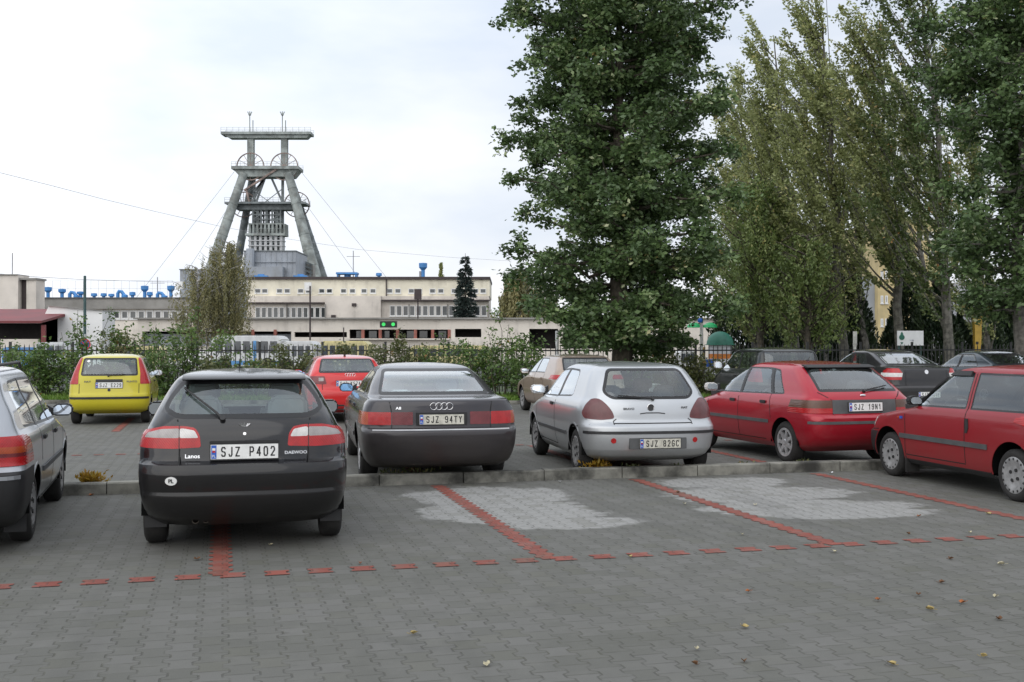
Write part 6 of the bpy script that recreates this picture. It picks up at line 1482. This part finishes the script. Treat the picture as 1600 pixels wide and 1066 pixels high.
# ---------------- silver grey estate at the left edge (Astra estate shape)
P_sil2 = paint('grey_silver_paint', (0.42, 0.44, 0.47), metal=.55, rough=.28, dirt=.28, dirtcol=(.17, .16, .15))
L = 4.28; H = 1.47
car, sh = make_car(dict(label='silver grey estate car with roof rails cut off by the left edge', group=GRP, L=L, W=1.70, H=H, pos=(-4.55, 8.33), yaw=radians(16.8), paint=P_sil2, wr=.29, axles=(.95, 3.47), gap=.05,
    rear=[(.20, .32), (.30, .10), (.42, .03), (.56, .0), (.64, .0), (.68, .06), (.72, .10), (.85, .11), (.95, .13), (1.05, .18), (1.15, .24), (1.28, .33), (1.37, .42), (1.42, .52), (1.45, .80), (1.47, 1.5)],
    nose=[(.20, 4.0), (.35, 4.24), (.5, L), (.62, 4.24), (.70, 4.14), (.78, 3.87), (.86, 3.50), (.92, 3.26), (1.0, 3.1), (1.15, 2.84), (1.28, 2.6), (1.38, 2.35), (1.44, 2.1), (1.47, 1.7)],
    width=astra_widths(H), rr=[(0, .36), (.6, .36), (.9, .30), (1.05, .26), (1.3, .22), (H, .2)], nr=4.6, bumper=.66, bumper_mat=M_blackp,
    side_windows=[([(2.26, .93), (3.14, .92), (2.54, 1.33), (2.26, 1.345)], [.02, .04, .08, .02]), ([(1.36, .945), (2.21, .93), (2.21, 1.345), (1.42, 1.355)], [.02, .02, .02, .04]), ([(.62, .97), (1.31, .945), (1.37, 1.355), (.78, 1.345)], [.08, .02, .02, .10])],
    rear_window=([(-.60, .97), (.60, .97), (.55, 1.37), (-.55, 1.37)], .04), windscreen=([(-.67, .965), (.67, .965), (.54, 1.38), (-.54, 1.38)], .05),
    lamps=[([(.56, .70), (.85, .70), (.85, .77), (.56, .77)], .0, M_lred), ([(.56, .77), (.85, .77), (.85, .80), (.56, .80)], .0, M_ldred), ([(.56, .80), (.85, .80), (.85, .85), (.56, .85)], .0, M_lamber), ([(.56, .85), (.85, .85), (.85, .90), (.82, .93), (.56, .93)], .0, M_lred)],
    headlamp=[(.42, .60), (.78, .62), (.76, .74), (.44, .73)],
    gaps_side=[[(2.235, .30), (2.235, .93)], [(3.20, .32), (3.20, .90)], [(1.30, .64), (1.335, .95)], [(1.4, .30), (3.15, .30)]],
    mould_side=[([(1.33, .56), (3.12, .56)], .045, .012, M_greyp)],
    mould_rear=[([(-.80, .62), (.80, .62)], .03, .012, P_sil2, 'bumper_trim')],
    handles=[(2.40, .82), (1.50, .83)], mirror_y=3.08, mirror_z=.98, mirror_mat=M_blackp, dash=2.84, front_seat=2.2, rear_seat=1.25, rimr=.19, rim='hubcap', flaps=1, tub=.56, exhaust=[(.40, .22, .03, .27)]))
for s_ in (-1, 1):
    m = MB(); m.tube([(s_ * .55, .62, H - .07), (s_ * .55, .68, H - .02), (s_ * .55, .80, H + .005), (s_ * .545, 2.2, H + .012), (s_ * .54, 2.34, H - .04)], .014, 8); m.build('roof_rail', M_blackp, car, smooth=True)

# ---------------- yellow three door hatchback (Punto shape)
P_yel = paint('yellow_paint', (0.54, 0.47, 0.018), rough=.32, dirt=.2, dirtcol=(.30, .24, .04))
L = 3.76; H = 1.45
def punto(label, pos, yaw, pnt, **kw):
    L = 3.76; H = 1.45
    return make_car(dict(dict(label=label, group=GRP, L=L, W=1.625, H=H, pos=pos, yaw=yaw, paint=pnt, wr=.28, axles=(.62, 3.07), gap=.05,
    rear=[(.22, .30), (.32, .06), (.45, .0), (.60, .0), (.65, .04), (.75, .07), (.9, .10), (1.0, .13), (1.15, .21), (1.3, .31), (1.37, .38), (1.41, .52), (1.435, .8), (1.45, 1.3)],
    nose=[(.22, 3.6), (.4, 3.74), (.5, L), (.64, 3.70), (.74, 3.5), (.86, 3.1), (.94, 2.85), (1.05, 2.68), (1.2, 2.4), (1.33, 2.15), (1.41, 1.9), (1.45, 1.4)],
    width=[(.22, .70), (.30, .77), (.5, .805), (.68, .812), (.84, .80), (.94, .77), (1.1, .715), (1.25, .655), (1.36, .60), (1.40, .54), (1.43, .42), (1.445, .22), (1.45, .05)],
    rr=[(0, .34), (.9, .34), (1.05, .3), (H, .2)], nr=4.0, bumper=.63, bumper_mat=pnt,
    side_windows=[([(1.50, .96), (2.64, .94), (2.14, 1.34), (1.50, 1.365)], [.03, .05, .08, .02]), ([(.62, 1.0), (1.44, .965), (1.44, 1.365), (.78, 1.35)], [.08, .02, .02, .08])],
    rear_window=([(-.56, 1.0), (.56, 1.0), (.52, 1.365), (-.52, 1.365)], .05), windscreen=([(-.64, .98), (.64, .98), (.54, 1.38), (-.54, 1.38)], .04),
    lamps=[([(.60, .83), (.80, .83), (.80, 1.0), (.74, 1.16), (.62, 1.37), (.545, 1.37), (.60, 1.05)], .02, M_lred)],
    gaps_rear=[[(-.58, .64), (-.58, .84)], [(.58, .64), (.58, .84)]], mould_rear=[([(-.80, .55), (.80, .55)], .045, .012, M_blackp, 'bumper_strip'), ([(-.26, .90), (.26, .90)], .05, .02, M_blackp, 'plate_lamp_bar')],
    gaps_side=[[(1.47, .30), (1.47, .96)], [(2.72, .32), (2.72, .9)]], handles=[(1.6, .86)], plate=(0, .068, .81, radians(-4), 'SJZ E229', {}), mirror_y=2.6, mirror_z=1.0, mirror_mat=M_lclear, dash=2.35, front_seat=1.7, rear_seat=.8, shelf=(.25, .7, .93), wiper=((-.02, 1.0), (.30, 1.02)), rimr=.18, rim='hubcap'), **kw))
car, sh = punto('bright yellow hatchback with tall red lamps beside the rear window', carpos(170, 22.9), radians(14.5), P_yel)
disc(sh, car, 0, .71, .03, M_blackp, 'emblem', .006); disc(sh, car, -.42, 1.30, .03, M_plate, 'window_sticker', .004)
badge_text(sh, car, 'FIAT', -.42, .88, .05, 1.3, M_greyp); badge_text(sh, car, 'PUNTO', .44, .88, .05, 1.2, M_greyp)

# ---------------- bright red three door hatchback (A3 shape)
P_bred = paint('bright_red_paint', (0.60, 0.020, 0.022), rough=.3, dirt=.15, dirtcol=(.3, .06, .05))
def a3(label, pos, yaw, pnt, **kw):
    L = 4.15; H = 1.42
    return make_car(dict(dict(label=label, group=GRP, L=L, W=1.735, H=H, pos=pos, yaw=yaw, paint=pnt, wr=.30, axles=(.78, 3.29), gap=.05,
    rear=[(.22, .30), (.32, .06), (.45, .0), (.60, .0), (.68, .02), (.74, .07), (.9, .10), (1.0, .13), (1.05, .17), (1.15, .32), (1.25, .48), (1.34, .62), (1.38, .82), (1.42, 1.5)],
    nose=[(.22, 3.95), (.4, 4.12), (.5, L), (.64, 4.10), (.72, 3.95), (.82, 3.5), (.92, 3.1), (1.0, 2.92), (1.15, 2.66), (1.3, 2.35), (1.38, 2.05), (1.42, 1.55)],
    width=[(.22, .75), (.30, .82), (.5, .86), (.68, .868), (.84, .86), (.95, .82), (1.1, .745), (1.25, .665), (1.34, .60), (1.38, .53), (1.40, .42), (1.415, .22), (1.42, .05)],
    rr=[(0, .38), (.9, .38), (1.05, .34), (H, .2)], nr=3.8, bumper=.66, bumper_mat=pnt,
    side_windows=[([(1.78, .98), (2.9, .96), (2.34, 1.31), (1.78, 1.33)], [.03, .05, .08, .02]), ([(.95, 1.03), (1.72, .985), (1.72, 1.33), (1.25, 1.32)], [.05, .02, .02, .10])],
    rear_window=([(-.62, 1.05), (.62, 1.05), (.53, 1.345), (-.53, 1.345)], .05), windscreen=([(-.68, .99), (.68, .99), (.55, 1.35), (-.55, 1.35)], .04),
    lamps=[([(.46, .82), (.84, .82), (.84, .98), (.50, .985)], .03, M_ldred), ([(.52, .88), (.62, .88), (.62, .95), (.52, .95)], .01, M_lgrey)],
    gaps_rear=[[(-.55, .66), (-.55, .82)], [(.55, .66), (.55, .82)]],
    gaps_side=[[(1.75, .30), (1.75, .97)], [(2.98, .32), (2.98, .9)]], handles=[(1.9, .86)], handle_mat=pnt, plate=(0, .085, .83, radians(-4), 'SJZ K574', {}), mirror_y=2.85, mirror_z=1.0, mirror_mat=pnt, mirror_glass=M_mirrorb, dash=2.6, front_seat=1.9, rear_seat=1.0, shelf=(.35, .85, .95), rimr=.20, rim='alloy'), **kw))
car, sh = a3('bright red hatchback partly hidden behind the black hatchback and the dark saloon', carpos(546, 23.3), radians(14.5), P_bred, antenna=(0, .95, .10))
for i in range(4): ring(sh, car, .03 + (i - 1.5) * .05, 1.005, .030, .005)
m = MB(); sh.strip(m, [(-.80, .345), (.80, .345)], 1, -1, .10, .012); m.build('bumper_valance', M_greyp, car)

# ---------------- beige hatchback behind the silver one
P_beige = paint('beige_paint', (0.37, 0.285, 0.225), metal=.35, rough=.34, dirt=.3, dirtcol=(.22, .19, .16))
car, sh = a3('beige brown hatchback parked in front of the big tree trunk', carpos(926, 25.0), radians(13), P_beige, L=4.15, H=1.44,
    side_windows=[([(2.0, .98), (2.9, .96), (2.34, 1.31), (2.0, 1.33)], [.03, .05, .08, .02]), ([(1.15, .99), (1.95, .985), (1.95, 1.33), (1.35, 1.33)], [.05, .02, .02, .08])], rear_glass=G_dark,
    lamps=[([(.50, .86), (.86, .86), (.86, .96), (.52, .96)], .03, M_lred)], rim='hubcap', mirror_mat=P_beige, mirror_glass=M_mirror, gaps_side=[[(1.98, .30), (1.98, .97)], [(2.98, .32), (2.98, .9)], [(1.1, .6), (1.13, .97)]], mould_side=[([(1.2, .56), (2.9, .56)], .05, .012, P_beige)], handles=[(2.1, .85), (1.25, .86)])
# ---------------- black upright car behind the dark red hatchback
P_dk = paint('dark_green_black_paint', (0.018, 0.022, 0.024), metal=.3, rough=.3, dirt=.2)
car, sh = punto('black upright hatchback half hidden behind the dark red hatchback roof', carpos(1240, 26.0), radians(8), P_dk, tall=1.02, W=1.80, H=1.55,
    width=[(.22, .74), (.30, .81), (.5, .85), (.7, .865), (.9, .86), (1.0, .83), (1.1, .79), (1.25, .75), (1.42, .70), (1.48, .64), (1.52, .5), (1.545, .26), (1.55, .05)],
    rear=[(.22, .30), (.32, .06), (.45, .0), (.60, .0), (.65, .04), (.9, .08), (1.0, .10), (1.2, .16), (1.4, .24), (1.47, .32), (1.51, .46), (1.535, .8), (1.55, 1.3)],
    nose=[(.22, 3.6), (.4, 3.74), (.5, 3.76), (.64, 3.72), (.8, 3.6), (.92, 3.3), (1.0, 3.0), (1.1, 2.85), (1.25, 2.6), (1.42, 2.3), (1.5, 2.0), (1.55, 1.4)],
    side_windows=[([(1.50, 1.02), (2.80, 1.0), (2.34, 1.44), (1.50, 1.46)], [.03, .05, .08, .02]), ([(.45, 1.03), (1.44, 1.02), (1.44, 1.46), (.55, 1.46)], [.08, .02, .02, .08])],
    rear_window=([(-.66, 1.02), (.66, 1.02), (.63, 1.46), (-.63, 1.46)], .05), windscreen=([(-.70, 1.05), (.70, 1.05), (.62, 1.48), (-.62, 1.48)], .04), lamps=[([(.70, .75), (.86, .75), (.86, 1.1), (.72, 1.1)], .02, M_lred)], mirror_y=2.75, mirror_z=1.1, mirror_mat=M_lclear, mirror_size=(.2, .17), wiper=((-.02, 1.0), (.30, 1.04)))
# ---------------- black saloon with white and red lamps
P_bk2 = paint('black_paint_dusty', (0.014, 0.014, 0.016), metal=.1, rough=.3, dirt=.35, dirtcol=(.10, .09, .085))
def saloon(label, pos, yaw, pnt, **kw):
    L = 4.48; H = 1.42
    return make_car(dict(dict(label=label, group=GRP, L=L, W=1.71, H=H, pos=pos, yaw=yaw, paint=pnt, wr=.30, axles=(.98, 3.60), gap=.05,
    rear=[(.22, .30), (.30, .08), (.45, .0), (.62, .0), (.67, .04), (.70, .09), (.85, .10), (1.0, .13), (1.05, .20), (1.06, .42), (1.07, .58), (1.12, .74), (1.2, .98), (1.3, 1.28), (1.36, 1.5), (1.395, 1.8), (1.42, 2.3)],
    nose=[(.22, 4.3), (.4, 4.46), (.5, L), (.64, 4.44), (.74, 4.25), (.84, 3.85), (.94, 3.42), (1.02, 3.25), (1.15, 3.0), (1.3, 2.68), (1.38, 2.48), (1.42, 2.36)],
    width=[(.22, .74), (.30, .81), (.5, .845), (.68, .855), (.84, .85), (.96, .815), (1.04, .77), (1.08, .735), (1.2, .68), (1.32, .61), (1.38, .54), (1.40, .44), (1.415, .24), (1.42, .05)],
    rr=[(0, .36), (.95, .36), (1.05, .3), (H, .2)], nr=4.0, bumper=.66, bumper_mat=pnt,
    side_windows=[([(2.20, 1.0), (3.2, .98), (2.64, 1.325), (2.20, 1.34)], [.03, .05, .08, .02]), ([(1.30, 1.03), (2.14, 1.0), (2.14, 1.34), (1.66, 1.34)], [.05, .02, .02, .08])],
    rear_window=([(-.63, 1.09), (.63, 1.09), (.53, 1.36), (-.53, 1.36)], .05), windscreen=([(-.68, 1.03), (.68, 1.03), (.54, 1.365), (-.54, 1.365)], .04),
    lamps=[([(.60, .80), (.86, .80), (.86, .86), (.58, .86)], .0, M_lred), ([(.58, .86), (.86, .86), (.86, .94), (.56, .94)], .0, M_lclear), ([(.56, .94), (.86, .94), (.86, 1.03), (.62, 1.03)], .0, M_lred)],
    gaps_rear=[[(-.50, .68), (-.50, 1.0)], [(.50, .68), (.50, 1.0)]], gaps_side=[[(2.17, .30), (2.17, 1.0)], [(3.26, .32), (3.26, .95)], [(1.2, .8), (1.27, 1.02)]], handles=[(2.3, .88), (1.4, .9)], handle_mat=pnt,
    plate=(0, -.008, .50, 0, 'SJZ 06VE', {}), mirror_y=3.12, mirror_z=1.04, mirror_mat=pnt, dash=2.95, front_seat=2.2, rear_seat=1.35, rimr=.2, rim='alloy'), **kw))
car, sh = saloon('black saloon with white and red tail lights behind the dark red cars', carpos(1452, 24.6), radians(11), P_bk2, tall=1.08, antenna=(0, 1.6, .1))
disc(sh, car, 0, .96, .045, M_chrome, 'emblem', .008)
m = MB(); sh.strip(m, [(-.82, .60), (.82, .60)], 1, -1, .06, .012); m.build('bumper_strip', M_blackp, car)
P_bl = paint('dark_blue_grey_paint', (0.045, 0.062, 0.078), metal=.4, rough=.3, dirt=.2)
car, sh = saloon('dark blue grey saloon whose roof shows above the boxy red car', carpos(1622, 27.6), radians(12), P_bl, tall=1.04, plate=(0, -.008, .50, 0, 'SJZ 45PN', {}))
# ------------------------------------------------------------------ poles, signs, yard vehicles, fallen leaves
M_greenpole = mat('green_pole_paint', (0.05, 0.10, 0.10), 0.6)
M_signblue = mat('sign_blue', (0.01, 0.09, 0.42), 0.4, var=0); M_signred = mat('sign_red', (0.55, 0.02, 0.03), 0.4, var=0)
M_teal = mat('green_dome_paint', (0.03, 0.17, 0.12), 0.55, var=.15, scale=1.5); M_orange = mat('orange_poster', (0.60, 0.19, 0.03), 0.6); M_poster = mat('pale_poster', (0.62, 0.62, 0.68), 0.6, var=.08)
M_yel2 = mat('yellow_sign_paint', (0.50, 0.32, 0.05), 0.5); M_yel3 = mat('pale_yellow_paint', (0.62, 0.55, 0.28), 0.5)
M_green = mat('bright_green_sign', (0.02, 0.42, 0.14), 0.4, var=.05); M_sgnw = mat('sign_white', (0.80, 0.80, 0.82), 0.5, var=.03)
d = 60.0; m = MB(); m.tube([(0, 0, 0), (0, 0, Z(431, d))], .085, 10, .07); m.box(-.12, .12, -.12, .12, 0, .5); tag(m.build('lamp_post', M_greenpole, loc=(X(132.5, d), d, 0), smooth=True, angle=30), 'dark green bare pole standing before the blue vents', 'pole')
t = thing('no_stopping_sign', 'round blue and red no stopping sign behind the fence left of centre', 'road sign', (X(133, 38.5), 38.5, 0))
m = MB(); m.tube([(0, 0, 0), (0, 0, 2.0)], .03, 8); m.build('post', M_lt, t)
m = MB(); m.cyl((0, -.04, 1.64), .20, .02, 24, 'y'); m.cur = 1; m.lathe([(.165, -.045), (.205, -.045), (.205, -.03), (.165, -.03)], c=(0, 0, 1.64), n=24, axis='y', closed=True)
Mx = Matrix.Translation((0, -.044, 1.64)) @ Matrix.Rotation(pi / 4, 4, 'Y'); m.box(-.17, .17, -.004, 0, -.02, .02, Mx); m.box(-.02, .02, -.006, -.0045, -.17, .17, Mx); m.build('face', [M_signblue, M_signred], t)
for px, y0, y1, dd, r, lb in ((484.5, 447, 532, 92, .07, 'thin dark pole before the office block left wing'), (653, 468, 498, 98, .06, 'short dark lamp pole on the workshop roof below the blue vent'), (537, 512, 534, 96, .05, 'short thin pole before the red pillared openings'), (1336, 518, 565, 40, .075, 'white pole with red band between conifers')):
    m = MB(); m.tube([(0, 0, Z(y1, dd) if px != 1336 else 0), (0, 0, Z(y0, dd))], r, 8)
    if px == 1336: m.cur = 1; m.tube([(0, 0, 1.05), (0, 0, 1.4)], r + .004, 8)
    if px == 653: m.box(-.3, .3, -.3, .3, Z(y0, dd), Z(y0, dd) + .9)
    m.cur = 0
    tag(m.build('pole', [M_brown if px != 1336 else M_white_trunk, M_signred], loc=(X(px, dd), dd, 0)), lb, 'pole')
d = 36.6; m = MB(); m.tube([(0, 0, 0), (0, 0, Z(517, d))], .055, 8); tag(m.build('pole', M_sgnw, loc=(X(870.5, d), d, 0)), 'slim white post left of the big tree trunk', 'post')
# pair of green signal lights
t = thing('signal_lights', 'black signal box with two lit green lamps on the workshop wall', 'signal', (X(607, 98.6), 98.6, Z(507, 98.6)))
m = MB(); m.box(-.75, .75, -.1, .1, -.28, .28); m.tube([(0, 0.1, 0), (0, 1.3, 0)], .06, 6); m.build('housing', M_blackp, t)
for sx in (-.42, .42):
    m = MB(); m.cyl((sx, -.13, 0), .16, .03, 16, 'y'); m.build('lamp', mat('green_lamp', (0.05, .6, .12), .4, emit=((.05, 1, .2), .35)), t)
t = thing('sun_canopy', 'green round canopy lamp sign beside the striped pole under the big tree', 'sign', (X(1097, 45), 45, 0))
m = MB(); m.tube([(0, 0, 0), (0, 0, 2.7)], .045, 8); m.build('post', M_greenpole, t)
for s_ in (-1, 1):
    m = MB(); m.lathe([(.30, 0), (.27, .10), (.12, .19), (.001, .21)], c=(s_ * .32, 0, Z(512, 45)), n=18); m.build('shade', M_green, t, smooth=True)
m = MB(); m.ball((-.1, -.12, Z(501, 45)), .10, .04, .10); m.build('blue_badge', M_signblue, t)
# advertising pillar with green dome
d = 42.0; t = thing('advertising_pillar', 'round poster pillar with green dome roof behind the fence', 'advertising pillar', (X(1125, d), d, 0))
m = MB(); m.cyl((0, 0, .1), .43, Z(539.5, d) - .1, 28); m.cur = 1; m.cyl((0, 0, Z(560.5, d)), .433, Z(553, d) - Z(560.5, d), 28); m.cyl((0, 0, Z(573, d)), .434, Z(568.5, d) - Z(573, d), 28); m.build('drum', [M_poster, M_orange], t, smooth=True, angle=30)
m = MB(); m.lathe([(.50 * sin(a) + .001, Z(538, d) + .48 * cos(a)) for a in np.linspace(0, pi / 2, 9)] + [(.56, Z(538.5, d)), (.56, Z(539.3, d)), (.42, Z(539.3, d))], n=28); m.build('dome_roof', M_teal, t, smooth=True)
m = MB(); m.cyl((0, 0, 0), .5, .1, 28); m.build('plinth', M_kerb, t)
d = 39.5; t = thing('striped_post', 'pale post with black and yellow bands next to the poster pillar', 'post', (X(1096, d), d, 0))
m = MB(); m.tube([(0, 0, 0), (0, 0, Z(505, d))], .055, 10); m.build('shaft', M_white_trunk, t, smooth=True)
m = MB()
for i in range(8): m.cur = i % 2; m.box(.06, .13, -.05, .05, .75 + i * .10, .75 + i * .10 + .098)
m.build('warning_bands', [M_blackp, M_yel2], t)
m = MB(); m.box(.10, .42, -.03, 0, .85, 1.12); m.build('blue_plate', M_signblue, t)
# white board with green emblem
d = 41.0; t = thing('notice_board', 'white rectangular board with round green leaf emblem on posts behind the black saloon', 'sign board', (X(1422, d), d, 0))
x0, x1, z0, z1 = X(1402, d) - X(1422, d), X(1442.5, d) - X(1422, d), Z(540, d), Z(517, d)
m = MB(); m.box(x0, x1, -.03, .03, z0, z1); m.build('board', M_sgnw, t)
for x in (x0 + .08, x1 - .08):
    m = MB(); m.box(x - .03, x + .03, .031, .09, 0, z1); m.build('post', M_greenpole, t)
m = MB(); m.cyl((x0 + .155, -.045, (z0 + z1) / 2 + .03), .10, .012, 20, 'y'); m.prism([(x0 + .155 - .05, z0 + .12), (x0 + .155 + .05, z0 + .12), (x0 + .155, z0 + .03)], -.045, -.032, axis='y'); m.prism([(x0 + .155 - .06, z1 - .14), (x0 + .155 + .06, z1 - .14), (x0 + .155, z1 - .03)], -.045, -.0325, axis='y'); m.build('emblem', M_teal, t)
M_faint = mat('faint_lettering', (.45, .47, .55), .6, var=0)
text_mesh('OGRÓD', .10, 'lettering', M_faint, t, Matrix.Translation((.10, -.033, z1 - .13)) @ ROT_REAR, .001) if False else None
m = MB(); m.box(-.02, .12, -.034, -.0305, z0 + .17, z0 + .185); m.box(-.05, .10, -.034, -.0305, z0 + .20, z0 + .21); m.box(.07, .12, -.034, -.0305, z0 + .15, z0 + .21); m.build('small_print', M_faint, t)
# yellow totem
d = 50.0; t = thing('yellow_totem', 'yellow tapering totem sign in front of the grey house', 'totem sign', (X(1526, d), d, 0))
m = MB(); m.prism([(-.10, 0), (.10, 0), (.20, Z(495, d)), (-.13, Z(495, d)), (-.13, Z(508, d))], -.12, .12, axis='y'); m.build('body', M_yel2, t)
m = MB(); m.box(-.08, .03, -.14, -.121, Z(538, d), Z(534, d)); m.build('slot', M_blackp, t)

# buses and vans in the yard
G_bus = mat('bus_glass', (0.06, 0.075, 0.09), .1, var=.3, scale=.8, spec=.8)
def bus(label, px0, px1, d, h, body, stripe, rz=0.0, zb=.3, nwin=6):
    w = (px1 - px0) / FPX * d; t = thing('parked_bus', label, 'bus', (X(px0, d), d, 0), rz, 'buses in the factory yard')
    m = MB(); m.prism([(0, zb), (w, zb), (w, h - .25), (w - .25, h), (.25, h), (0, h - .25)], 0, 2.4, axis='y'); m.build('body', body, t, bevel=.06)
    p = (w - .4) / nwin
    for i in range(nwin):
        m = MB(); m.box(.2 + i * p + .06, .2 + (i + 1) * p - .06, -.02, -.003, zb + (h - zb) * .45, zb + (h - zb) * .82); m.build('window', G_bus, t)
    if stripe:
        m = MB(); m.box(w * .60, w * .64, -.03, -.004, zb + .1, h - .3); m.build('stripe', stripe, t)
        m = MB(); m.box(.02, w - .02, -.012, -.0035, zb + .12, zb + .35); m.build('skirt_band', stripe, t)
    for x in (w * .18, w * .8):
        wh = MB(); wh.lathe([(.2, -.1), (.42, -.12), (.45, 0), (.42, .12), (.2, .1)], c=(x, .08, .45), n=18, axis='y', closed=True); wh.cyl((x, -.02, .45), .2, .06, 12, 'y'); wh.build('wheel', M_rubber, t)
    return t
M_busw = mat('bus_white', (.62, .63, .63), .4, var=.08); M_busb = mat('bus_blue', (.10, .30, .60), .4, var=.1)
bus('long white bus with blue door post behind the fence', 330, 440, 64, Z(524.5, 64), M_busw, M_busb, 0, .35, 7)
bus('second white bus standing right of the blue striped one', 438, 492, 60, Z(533, 60), M_busw, None, 0, .35, 4)
bus('cream bus behind the bright red hatchback', 497, 576, 66, Z(533, 66), M_yel3, None, 0, .35, 6)
bus('pale yellow bus behind the green shrubs right of the dark saloon', 640, 765, 72, Z(540, 72), M_yel3, None, 0, .35, 9)
bus('pale yellow bus behind the yellow hatchback', 165, 243, 68, Z(541, 68), M_yel3, None, 0, .35, 6)
def van(label, px0, px1, d, h, body):
    w = (px1 - px0) / FPX * d; t = thing('parked_van', label, 'van', (X(px0, d), d, 0), 0, 'vehicles in the factory yard')
    m = MB(); m.prism([(0, .25), (w, .25), (w, h * .55), (w * .93, h * .62), (w * .80, h), (.1, h), (0, h * .9)], 0, 1.8, axis='y'); m.build('body', body, t, bevel=.05)
    for a, b in ((.08, .30), (.34, .55), (.59, .78)):
        m = MB(); m.box(w * a, w * b, -.02, -.003, h * .60, h * .90); m.build('window', G_bus, t)
    for x in (w * .2, w * .82):
        wh = MB(); wh.lathe([(.15, -.09), (.30, -.1), (.32, 0), (.30, .1), (.15, .09)], c=(x, .06, .32), n=16, axis='y', closed=True); wh.cyl((x, -.01, .32), .16, .05, 12, 'y'); wh.build('wheel', M_rubber, t)
van('white van behind the fence at the left, seen between bushes', 55, 108, 56, 1.75, M_busw)
van('blue van behind the fence at the far left', 2, 40, 54, 1.5, M_busb)
van('white van left of the striped post under the big tree', 1062, 1092, 52, 1.35, M_busw)
# low white wall behind the fence left
m = MB(); m.box(-8, 8, 0, .25, 0, 1.3); tag(m.build('low_wall', M_white, loc=(X(170, 72), 72, 0)), 'low white wall in front of the white gable building', 'wall')

# fallen leaves, each its own thing
M_leafy = mat('yellow_dry_leaf', (.42, .32, .12), .7, var=.2, scale=40); M_leafb = mat('brown_dry_leaf', (.16, .075, .03), .8, var=.2, scale=40); M_leafo = mat('orange_dry_leaf', (.38, .13, .04), .8, var=.2, scale=40); M_leafp = mat('pale_dry_leaf', (.55, .50, .34), .7, var=.2, scale=40)
rl = random.Random(21)
def fallen(px, py, m_, sz, label=None, grp='dry leaves scattered on the paving'):
    g_ = gnd(px, py); m = MB(); n = 8; k = []
    for i in range(n):
        a = 2 * pi * i / n; r = sz * (0.35 + .65 * (cos(a / 2) ** 2)) * (1.0 if i % 2 else .78); k.append((r * cos(a), r * .7 * sin(a), .004 + .012 * abs(sin(a)) + rl.uniform(0, .008)))
    k.append((0, 0, .003)); fs = [(i, (i + 1) % n, n) for i in range(n)]
    kk = [(x, y, z - .0015) for x, y, z in k]; m.add(k + kk, fs + [(b_ + n + 1, a_ + n + 1, c_ + n + 1) for a_, b_, c_ in fs]); m.tube([(-sz * .3, 0, .004), (-sz * .9, sz * .2, .012)], .0016, 4)
    o = m.build('fallen_leaf', m_, loc=(g_.x, g_.y, .005)); o.rotation_euler = (0, 0, rl.uniform(0, 6.28)); tag(o, label or 'dry yellow leaf lying flat on the grey paving', 'leaf', grp)
LY = 'small pale yellow leaf lying on the grey block paving'; LB = 'small dark brown leaf lying on the grey block paving'; LO = 'small orange leaf lying on the grey block paving'
for px, py in ((1160, 837), (1088, 1016), (1161, 981), (1516, 834), (1566, 883), (1455, 954), (1556, 934), (645, 992), (1535, 1028), (1543, 804), (1395, 1040), (1304, 864), (985, 872), (1070, 789), (422, 853), (1180, 790), (760, 1040)): fallen(px, py, M_leafy if px % 2 else M_leafp, rl.uniform(.03, .048), LY, 'pale yellow leaves on the paving')
for px, py in ((1420, 836), (1435, 931), (1484, 875), (1087, 1040), (1163, 1036), (1559, 969), (1060, 771), (1470, 912)): fallen(px, py, M_leafb, rl.uniform(.028, .045), LB, 'brown leaves on the paving')
for px, py in ((1372, 939), (1505, 943), (563, 882), (1170, 926), (1435, 808)): fallen(px, py, M_leafo, rl.uniform(.03, .045), LO, 'orange leaves on the paving')
fallen(308, 875, M_leafb, .055, 'large curled brown leaf left of the red line behind the black hatchback', None)
fallen(1298, 740, M_sgnw, .05, 'white scrap of paper at the start of the right red line', None)
fallen(875, 754, M_sgnw, .035, 'tiny white scrap at the kerb foot below the silver hatchback', None)
fallen(142, 775, M_leafo, .05, 'orange leaf at the kerb foot left of the black hatchback', None)
